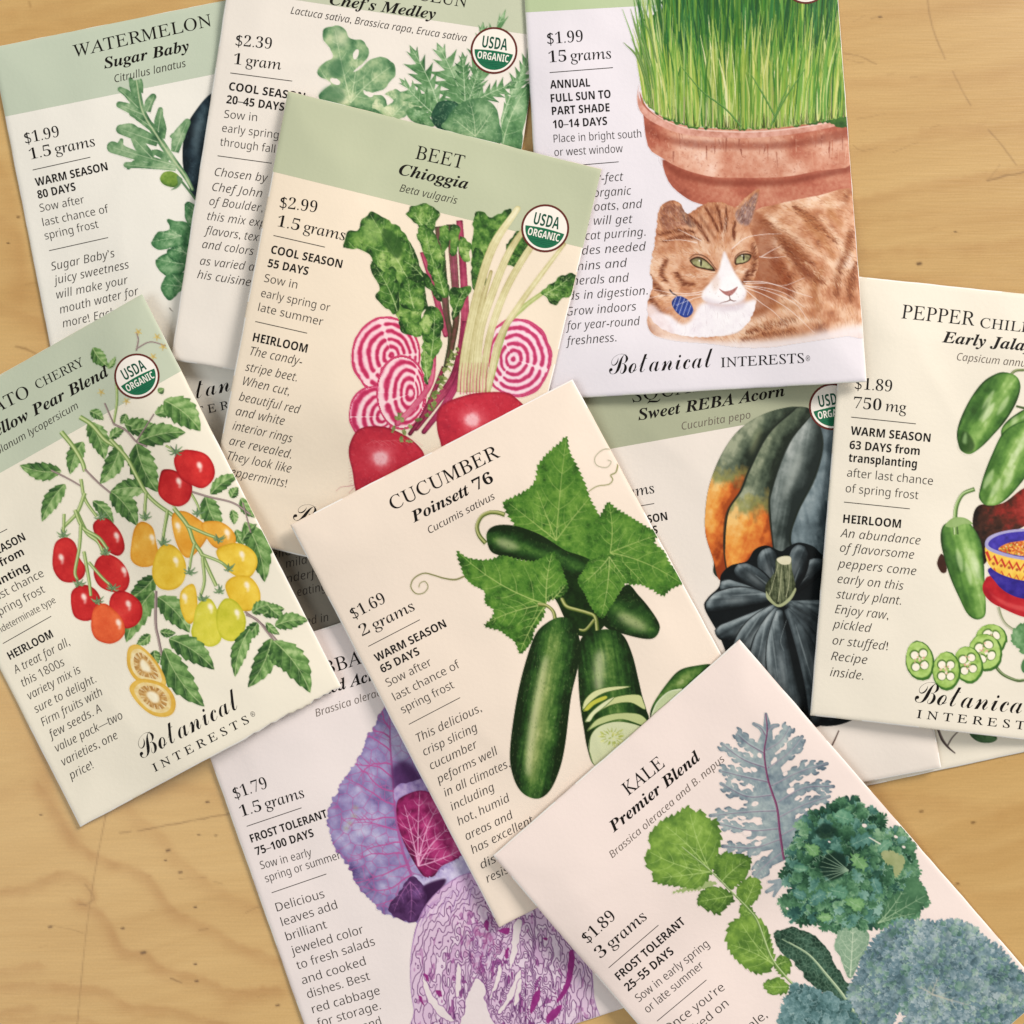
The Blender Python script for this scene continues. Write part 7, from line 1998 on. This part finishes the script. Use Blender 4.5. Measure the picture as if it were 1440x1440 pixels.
        cv.line(pts, [x * 1.4 for x in w_], '8f5236', 0.5, soft=1); cv.line(pts, w_, '70402c', 0.35, soft=1)
    cv.within(None)
    fur(b, 2600, hd, lambda x, y, r: ['b5703f', 'dca272', 'efcda8', 'c4804e', '8f4f2f', 'e3b287'][r.randint(6)], (3, 8), (0.4, 0.9), (0.22, 0.55), 13)
    bars(b, [(e((895, 1090), (950, 1150), (1000, 1230)), [2, 5, 2]), (e((985, 1062), (1020, 1120), (1048, 1180)), [2, 4, 2]), (e((1040, 1055), (1055, 1110), (1065, 1170)), [2, 3, 2]), (e((1085, 1060), (1085, 1120), (1080, 1180)), [2, 3, 2]), (e((770, 1225), (860, 1200), (960, 1215)), [2, 4, 2]), (e((745, 1190), (840, 1170), (930, 1180)), [2, 4, 2]),
             (e((790, 1310), (760, 1380), (790, 1430)), [3, 5, 3]), (e((840, 1380), (870, 1430), (930, 1440)), [2, 5, 3]), (e((1130, 1130), (1120, 1180), (1125, 1220)), [2, 4, 2]), (e((1190, 1370), (1180, 1410), (1150, 1440)), [3, 5, 3]), (g((700, 200), (730, 260), (760, 300)), [4, 7, 5]), (g((700, 100), (740, 160), (790, 200)), [3, 6, 3]), (e((1215, 1240), (1225, 1320), (1210, 1400)), [3, 5, 3])], ['6a3520', '7d4028', '5a2c1c'], 55, hd, 33)
    bars(b, [(e((880, 1285), (950, 1270), (1010, 1290)), [3, 5, 3]), (e((890, 1390), (960, 1400), (1020, 1390)), [3, 5, 3]), (e((1060, 1230), (1075, 1180), (1085, 1100)), [3, 4, 3]), (e((735, 1250), (720, 1330), (715, 1400)), [3, 5, 4]), (e((1130, 1370), (1160, 1380), (1190, 1350)), [3, 4, 2])], ['f3dcc6', 'f0d3b6', 'f7e6d8'], 55, hd, 34, 1.4, (0.15, 0.45))
    # white blaze, muzzle and bib
    cv.within(b)
    cv.shp(g((690, 330), (720, 290), (800, 300), (850, 340), (900, 330), (960, 240), (1060, 250), (1160, 240), (1235, 220), (1240, 290), (1180, 370), (1100, 405), (1000, 420), (880, 420), (790, 400), (700, 400)), ['d9cbd3', 'efe7ea', 'f7f2f2'], t=0.65, noise=(9, 0.35), soft=1.5, seed=6)
    cv.shp([(1018.5, 353), (1014, 368), (1009, 384), (998, 398), (988, 410), (988, 421), (1003, 427), (1026, 429), (1044, 423), (1050, 411), (1044, 399), (1034, 384), (1025, 366)], ['ddd0d6', 'f2ebec', 'faf6f5'], t=0.65, noise=(8, 0.3), soft=1.2, seed=7, edge=0.15)
    cv.shp([(990, 418), (1010, 424), (1030, 427), (1048, 420), (1044, 434), (1020, 438), (1000, 434)], ['c9b7c0', 'e3d7db'], t=0.4, soft=2, alpha=0.6)
    cv.shp([(1000, 392), (1008, 384), (1012, 400), (1004, 410)], 'd9b9a8', soft=2, alpha=0.5, noise=None)
    cv.within(None)
    fur(b, 420, lambda x, y: 1.3 + (1010 - x) / 90.0, ['cdbcc4', 'ffffff', 'bca4aa', 'e9dde0'], (4, 11), (0.4, 0.8), (0.25, 0.55), 17, lambda x, y: y > 428 and 930 < x < 1062)
    cv.within(b)
    cv.shp([(908, 432), (918, 428), (930, 440), (942, 455), (948, 474), (925, 476), (908, 462)], ['dcc4c4', 'efe2e2'], t=0.6, soft=2.5, alpha=0.85, noise=(6, 0.4))
    cv.within(None)
    fur(b, 60, lambda x, y: 1.2, ['b98262', 'a8705c', 'f7eeee'], (6, 12), (0.4, 0.9), (0.35, 0.7), 41, lambda x, y: y > 440 and x < 950)
    # tag
    q = g((808, 240), (820, 215), (845, 202), (880, 215), (905, 240), (918, 275), (905, 300), (880, 312), (850, 300), (825, 275))
    bt = cv.shp(q, ['1c2a5e', '2f4390', '566bb0'], t=0.45, noise=(4, 0.3), edge=0.2)
    cv.within(bt)
    for k in range(6):
        cv.line(g((800 + 22 * k, 300), (835 + 22 * k, 200)), 1.0, 'c9cde3', 0.75, sm=1)
    cv.within(None)
    cv.line(g((797, 170), (815, 190), (838, 202)), [2.2, 1.6], '3a2a2e', 0.9)
    # face
    for pts, px_, r1, ir in ((g((900, 20), (925, 6), (950, 4), (985, 22), (1030, 75), (975, 68), (930, 56), (908, 38)), g((956, 35))[0], 6.4, 'a9a676'), (e((1130, 1340), (1132, 1310), (1150, 1290), (1180, 1282), (1212, 1290), (1202, 1318), (1175, 1334), (1150, 1338)), e((1172, 1305))[0], 5.0, 'a39e70')):
        cv.shp(np.array(pts) + 0.0, ['3a2418', '4a3022'], t=0.4, sm=5)
        c = np.mean(np.array(pts), 0); inn = (np.array(pts) - c) * [0.84, 0.74] + c
        be = cv.shp(inn, ['6f6c44', ir, 'c9c49a'], t=0.5, sm=5, noise=(3, 0.4), edge=0.5, R=1.5)
        cv.within(be)
        cv.dot(px_[0], px_[1] + 1, r1 * 0.9, 'bdb98a', 0.5, None, 0, 1); cv.line([tuple(inn.min(0) * [1, 0] + [0, c[1] - 2.5]), (c[0], inn[:, 1].min() + 1), tuple(inn.max(0) * [1, 0] + [0, c[1] - 1])], 3.0, '4a3a26', 0.55, soft=1); cv.dot(px_[0] + 0.3, px_[1], 1.3, '221a14', 1.0, r1 * 0.8); cv.dot(px_[0] - 2, px_[1] - 3, 1.2, 'fbf8ee', 0.8)
        cv.within(None)
    cv.line(g((895, 15), (930, -8), (985, 8), (1035, 70)), [1, 2, 1.6], '5d3422', 0.7); cv.line(g((930, 62), (985, 80), (1030, 82)), [0.8, 1.4], 'efd9c0', 0.7)
    cv.line(e((1125, 1335), (1135, 1295), (1180, 1272), (1222, 1285)), [1.5, 1.8, 1], '5d3422', 0.7)
    cv.shp(g((1048, 165), (1075, 178), (1110, 172), (1142, 155), (1130, 180), (1108, 200), (1088, 200), (1065, 185)), ['8f5550', 'bb807a', 'dcb0a6'], t=0.45, noise=(3, 0.3), edge=0.2)
    cv.line(g((1100, 198), (1104, 222)), 1.2, '6a4038'); cv.line(g((1106, 222), (1088, 230), (1068, 234), (1050, 242)), [1.8, 1.0, 0.4], '6a4038', 0.85, soft=0); cv.line(g((1106, 222), (1122, 228), (1136, 226)), [1.8, 0.6], '6a4038', 0.8)
    for k in range(14):
        x, y = g((rs.uniform(1000, 1050) if k % 2 else rs.uniform(1130, 1185), rs.uniform(140, 215)))[0]; cv.dot(x, y, 0.5, '9a8078', 0.6)
    # whiskers
    i = lambda *q: Z(1040, 360, *q)
    for pts in (i((30, 160), (130, 200), (250, 270), (380, 390)), i((30, 150), (150, 180), (280, 240), (350, 330)), i((30, 140), (160, 140), (290, 185), (370, 210)), i((30, 170), (100, 230), (170, 280), (215, 325)), i((20, 150), (120, 160), (230, 190), (330, 260)), i((20, 130), (120, 130), (220, 150), (330, 110)),
                g((980, 175), (900, 190), (800, 185), (700, 165)), g((980, 190), (880, 200), (760, 200), (690, 215)), g((985, 200), (920, 215), (830, 250)), h((-40, 1260), (30, 1205), (110, 1188), (215, 1182)), h((100, 1300), (160, 1305), (235, 1298)), h((110, 1300), (160, 1270), (210, 1245)), e((940, 1230), (860, 1215), (765, 1218)), e((960, 1220), (900, 1190), (840, 1160))):
        cv.line(pts, [1.1, 0.8, 0.5], 'f6e9e4', 0.85)
    emit(cv)


def art_mesclun():
    p = PK['mesclun']
    cv = canvas(p, 430, 5, 750, 215)
    z = lambda *q: Z(360, 0, *q)
    L1 = ['3f6a44', '6f9468', 'a3b98a', 'd3d6ae']
    L2 = ['35603a', '5a8654', '86a97a', 'b6c9a0']
    cv.part('lettuce_picture')

    def lf(pts, ramp, s, vt, t=0.5, jg=(2.5, 12, 'noise'), n=120):
        b = cv.shp(pts, ramp, t=t, jg=jg, noise=(8, 0.4), edge=0.28, seed=s, big=(22, 0.3))
        if vt:
            veins(cv, b, vt[0], vt[1:], 'd6dfb6', 1.3, 0.7, 4, s, 0.35)
        speck(cv, b, n, ['4a7550', '9fbb90', 'c9d6b0'], (0.5, 1.2), 0.4, s)
        return b
    lf(z((315, 495), (330, 462), (380, 432), (372, 412), (322, 382), (314, 350), (350, 318), (388, 290), (372, 250), (335, 198), (343, 150), (400, 128), (452, 150), (476, 190), (540, 208), (572, 262), (558, 302), (515, 335), (495, 365), (560, 318), (600, 290), (672, 298), (707, 342), (690, 402), (640, 450), (580, 470), (545, 455), (560, 480), (625, 478), (662, 512), (645, 580), (560, 580), (470, 545), (380, 520)),
       L1, 1, z((480, 520), (400, 150), (520, 250), (680, 340), (330, 360)), 0.55)
    cv.shp(z((385, 310), (430, 300), (440, 370), (420, 395), (370, 380)), ['2f5a3c', '4a7a50'], t=0.4, soft=2, alpha=0.7)
    cv.shp(z((320, 490), (360, 440), (430, 440), (450, 500), (400, 530)), ['2f5a3c', '4a7a50'], t=0.4, soft=2, alpha=0.6)
    for x, y, a, b in ((402, 412, 26, 15), (505, 275, 14, 26), (575, 478, 20, 12)):
        c = z((x, y))[0]; cv.shp(jag(ell(c[0], c[1], a / 3.6, b / 3.6, 0.4), 1.2, 6, 'noise', x), p.paper, sm=1, noise=None)
    cv.shp(z((400, 140), (440, 150), (470, 200), (440, 240), (390, 210)), ['c9d0a8', 'dcdcbc'], t=0.5, soft=3, alpha=0.5)
    lf(z((655, 470), (700, 452), (740, 470), (800, 455), (860, 495), (845, 560), (875, 615), (800, 610), (740, 560), (690, 500)), L1, 3, z((860, 600), (670, 470), (800, 470)), 0.6, (3, 8, 'noise'))
    lf(z((585, 540), (600, 510), (640, 508), (650, 545), (700, 505), (765, 505), (778, 545), (755, 590), (690, 600), (630, 575)), L1, 4, z((690, 590), (620, 520), (760, 520)), 0.62, (3, 7, 'noise'), 60)
    lf(z((760, 560), (830, 540), (880, 590), (900, 640), (800, 620)), L2, 5, None, 0.35)
    cv.part('mizuna_picture')

    def miz(p0, p1, w, s, t=0.5, n=6):
        q = z(p0, p1)
        o, tp = np.array(q[0]), np.array(q[1]); ax = tp - o; L = np.hypot(*ax); d = ax / L; nn = np.array([-d[1], d[0]])
        rs = np.random.RandomState(s)
        pts = [o]
        for sg in (1, -1):
            side = []
            for k in range(n):
                u0 = 0.08 + 0.8 * k / n; wd = w / 3.6 * math.sin(math.pi * min(1, (u0 + 0.1)) ** 0.75) * rs.uniform(0.75, 1.2)
                side += [o + ax * u0 + nn * sg * wd * 0.32, o + ax * (u0 + 0.2) + nn * sg * wd, o + ax * (u0 + 0.15) + nn * sg * wd * 0.5]
            if sg == 1:
                pts += side + [tp]
            else:
                pts += side[::-1]
        b = cv.shp(pts, L2, t=t, sm=1, noise=(7, 0.35), edge=0.2, R=3, seed=s, big=(20, 0.25))
        veins(cv, b, o, [o + ax * 0.97], 'd3dfba', 1.5, 0.8, 7, s, 0.3)
        speck(cv, b, 120, ['3f6a44', '9fbb90', '7fa070'], (0.5, 1.2), 0.4, s)
    miz((1080, 520), (1265, 45), 75, 11, 0.55); miz((1120, 420), (1150, 110), 60, 12, 0.5); miz((1300, 500), (1400, 230), 55, 18, 0.5); miz((1240, 640), (1365, 340), 50, 19, 0.62)
    miz((1062, 560), (915, 215), 105, 13, 0.56); miz((1060, 540), (1045, 262), 60, 14, 0.5)
    miz((940, 590), (778, 228), 92, 15, 0.42); miz((930, 600), (725, 395), 70, 16, 0.5)
    miz((1075, 530), (1320, 415), 70, 17, 0.45); miz((1080, 500), (1130, 340), 50, 20, 0.45)
    lf(z((1238, 720), (1250, 620), (1300, 520), (1380, 420), (1378, 560), (1350, 660), (1342, 760)), L2, 21, z((1250, 730), (1372, 440)), 0.5, (1.2, 8, 'noise'))
    cv.shp(z((1225, 560), (1236, 500), (1255, 500), (1250, 560), (1230, 620)), p.paper, noise=None)
    cv.part('spinach_picture')
    lf(z((888, 605), (908, 532), (950, 508), (1012, 518), (1042, 572), (1005, 650), (930, 655)), ['1f4030', '315a40', '4f7a58'], 31, None, 0.35, (1, 9, 'noise'))
    lf(z((1008, 545), (1080, 502), (1150, 498), (1212, 540), (1232, 612), (1236, 730), (1100, 700), (950, 650), (960, 610)), ['3f6a44', '628a5c', '8fae80', 'b3c79c'], 32, z((1110, 690), (1080, 510), (1200, 560), (1000, 600)), 0.45, (1.2, 10, 'noise'), 240)
    emit(cv)


def art_watermelon():
    p = PK['watermelon']
    cv = canvas(p, 150, 100, 345, 440)
    z = lambda *q: Z(0, 0, *q)
    y = lambda *q: Z(0, 360, *q)
    LG = ['34583a', '5d8458', '8aa77c', 'bccaa4']
    cv.part('melon_picture')
    b = cv.shp(z((1200, 420), (1070, 472), (990, 560), (945, 640), (925, 740), (928, 850), (955, 930), (990, 1000), (1200, 1010)), ['151d22', '233038', '3d5058', '6f868c'], t=0.3, noise=(9, 0.25), edge=0.2, seed=2, fn=tube_shade(z((1075, 480))[0], z((1030, 960))[0], 30, 0.3, 0.3))
    cv.shp(z((985, 640), (1030, 590), (1010, 700), (1000, 800), (980, 740)), '8fa3a6', soft=4, alpha=0.45, noise=None)
    speck(cv, b, 260, ['42565c', '1a242a', '5d747a'], (0.5, 1.2), 0.4, 3)
    cv.part('leaf_picture')
    stem = z((690, 405), (720, 560), (790, 680), (870, 800), (930, 880), (975, 960))
    R = lambda q, w: ribbon(z(*q), [x / 3.6 for x in w])
    polys = [ribbon(stem, [8, 9, 10, 9, 7, 5])]
    for q, w in [(((700, 545), (650, 480), (608, 452)), (44, 40, 26)), (((690, 490), (672, 430), (660, 400)), (44, 36, 18)), (((710, 470), (712, 430), (712, 405)), (30, 26, 14)), (((725, 580), (655, 548), (605, 530)), (44, 48, 34)), (((745, 565), (755, 520), (775, 490)), (36, 44, 34)), (((775, 650), (705, 590), (668, 575)), (40, 48, 30)),
                 (((800, 665), (805, 610), (812, 555)), (40, 48, 26)), (((815, 700), (825, 650), (822, 600)), (40, 36, 18)), (((800, 720), (700, 680), (612, 655)), (46, 70, 50)), (((730, 700), (670, 645), (625, 640)), (36, 36, 24)), (((770, 800), (710, 740), (680, 705)), (44, 62, 34)), (((890, 838), (700, 790), (570, 745)), (16, 44, 60)), (((640, 775), (610, 740), (615, 710)), (44, 36, 20)),
                 (((890, 856), (760, 838), (640, 835)), (20, 34, 30)), (((740, 838), (690, 820), (650, 850)), (26, 28, 18)), (((885, 770), (905, 690), (948, 618)), (40, 66, 36)), (((900, 720), (880, 690), (870, 690)), (40, 34, 20)), (((860, 805), (800, 775), (775, 768)), (34, 34, 22)), (((845, 790), (830, 810), (820, 800)), (26, 22, 14))]:
        polys.append(R(q, w))
    b = cv.shp(None, LG, t=0.47, polys=polys, noise=(7, 0.35), edge=0.32, R=2.5, seed=5, big=(22, 0.22))
    speck(cv, b, 400, ['3f6a44', '9fbb90', '6f9468', 'c3cfae'], (0.5, 1.1), 0.4, 5)
    cv.within(b); cv.line(stem, [1.6, 2.6, 2.6, 2], 'bcc69c', 0.8)
    for q in (((700, 545), (610, 455)), ((725, 580), (605, 530)), ((775, 650), (670, 575)), ((800, 720), (615, 655)), ((890, 838), (575, 748)), ((890, 856), (640, 836)), ((885, 770), (945, 620)), ((800, 665), (815, 560)), ((745, 565), (778, 490)), ((770, 800), (680, 705))):
        cv.line(z(*q), [1.3, 0.5], 'c6d0ac', 0.65, sm=1)
    cv.within(None)
    cv.line(z((840, 880), (900, 900), (960, 970), (990, 1010)), [2.4, 3.4, 3], '5a7a56')
    cv.part('melon_picture')
    b = cv.shp(z((810, 900), (830, 872), (870, 868), (905, 890), (910, 925), (885, 948), (845, 942), (818, 925)), ['3f5f2a', '6f8f3a', 'a3b45c'], t=0.5, round=0.4, noise=(4, 0.3), edge=0.25, seed=3)
    cv.shp(z((895, 890), (925, 910), (900, 950), (865, 960), (900, 935)), ['4a6f48', '7d9a70'], t=0.5, noise=(4, 0.3))
    cv.part('leaf_picture')
    for k, q in enumerate([z((940, 1040), (958, 1028), (1000, 1060), (1000, 1160), (955, 1140), (930, 1090)), z((766, 1222), (800, 1172), (862, 1160), (848, 1112), (900, 1118), (952, 1132), (1000, 1200), (950, 1245), (880, 1252), (800, 1262)), y((790, 15), (850, -20), (940, -30), (1000, 10), (925, 80), (870, 102), (810, 82)), y((820, 142), (870, 88), (1000, 90), (1000, 130), (908, 182), (860, 228), (824, 192)),
                           z((860, 1260), (900, 1240), (1000, 1250), (1000, 1340), (900, 1330), (850, 1300))]):
        b = cv.shp(q, ['2f5a38', '4f7f50', '86aa7c', 'bccaa4'], t=0.42, jg=(2.5, 12, 'noise'), noise=(7, 0.4), edge=0.35, seed=20 + k)
        veins(cv, b, np.mean(q, 0) + [12, 2], [np.array(q[0]), np.array(q[1]), np.array(q[2])], 'c3d3ac', 1.2, 0.7, 3, k)
        speck(cv, b, 90, ['2f5a38', '9fbb90'], (0.5, 1.1), 0.4, k)
    cv.line(y((858, 262), (868, 275), (876, 280)), [1.4, 0.6], '4a4038', 0.8)
    emit(cv)


GATHER = set()
text_all()
_need, GATHER = GATHER, None
cast_type(_need)
text_all()
build_table()
for art in (art_watermelon, art_twig, art_squash, art_mesclun, art_pepper, art_grass, art_beet, art_cabbage, art_tomato, art_cucumber, art_kale):
    art()
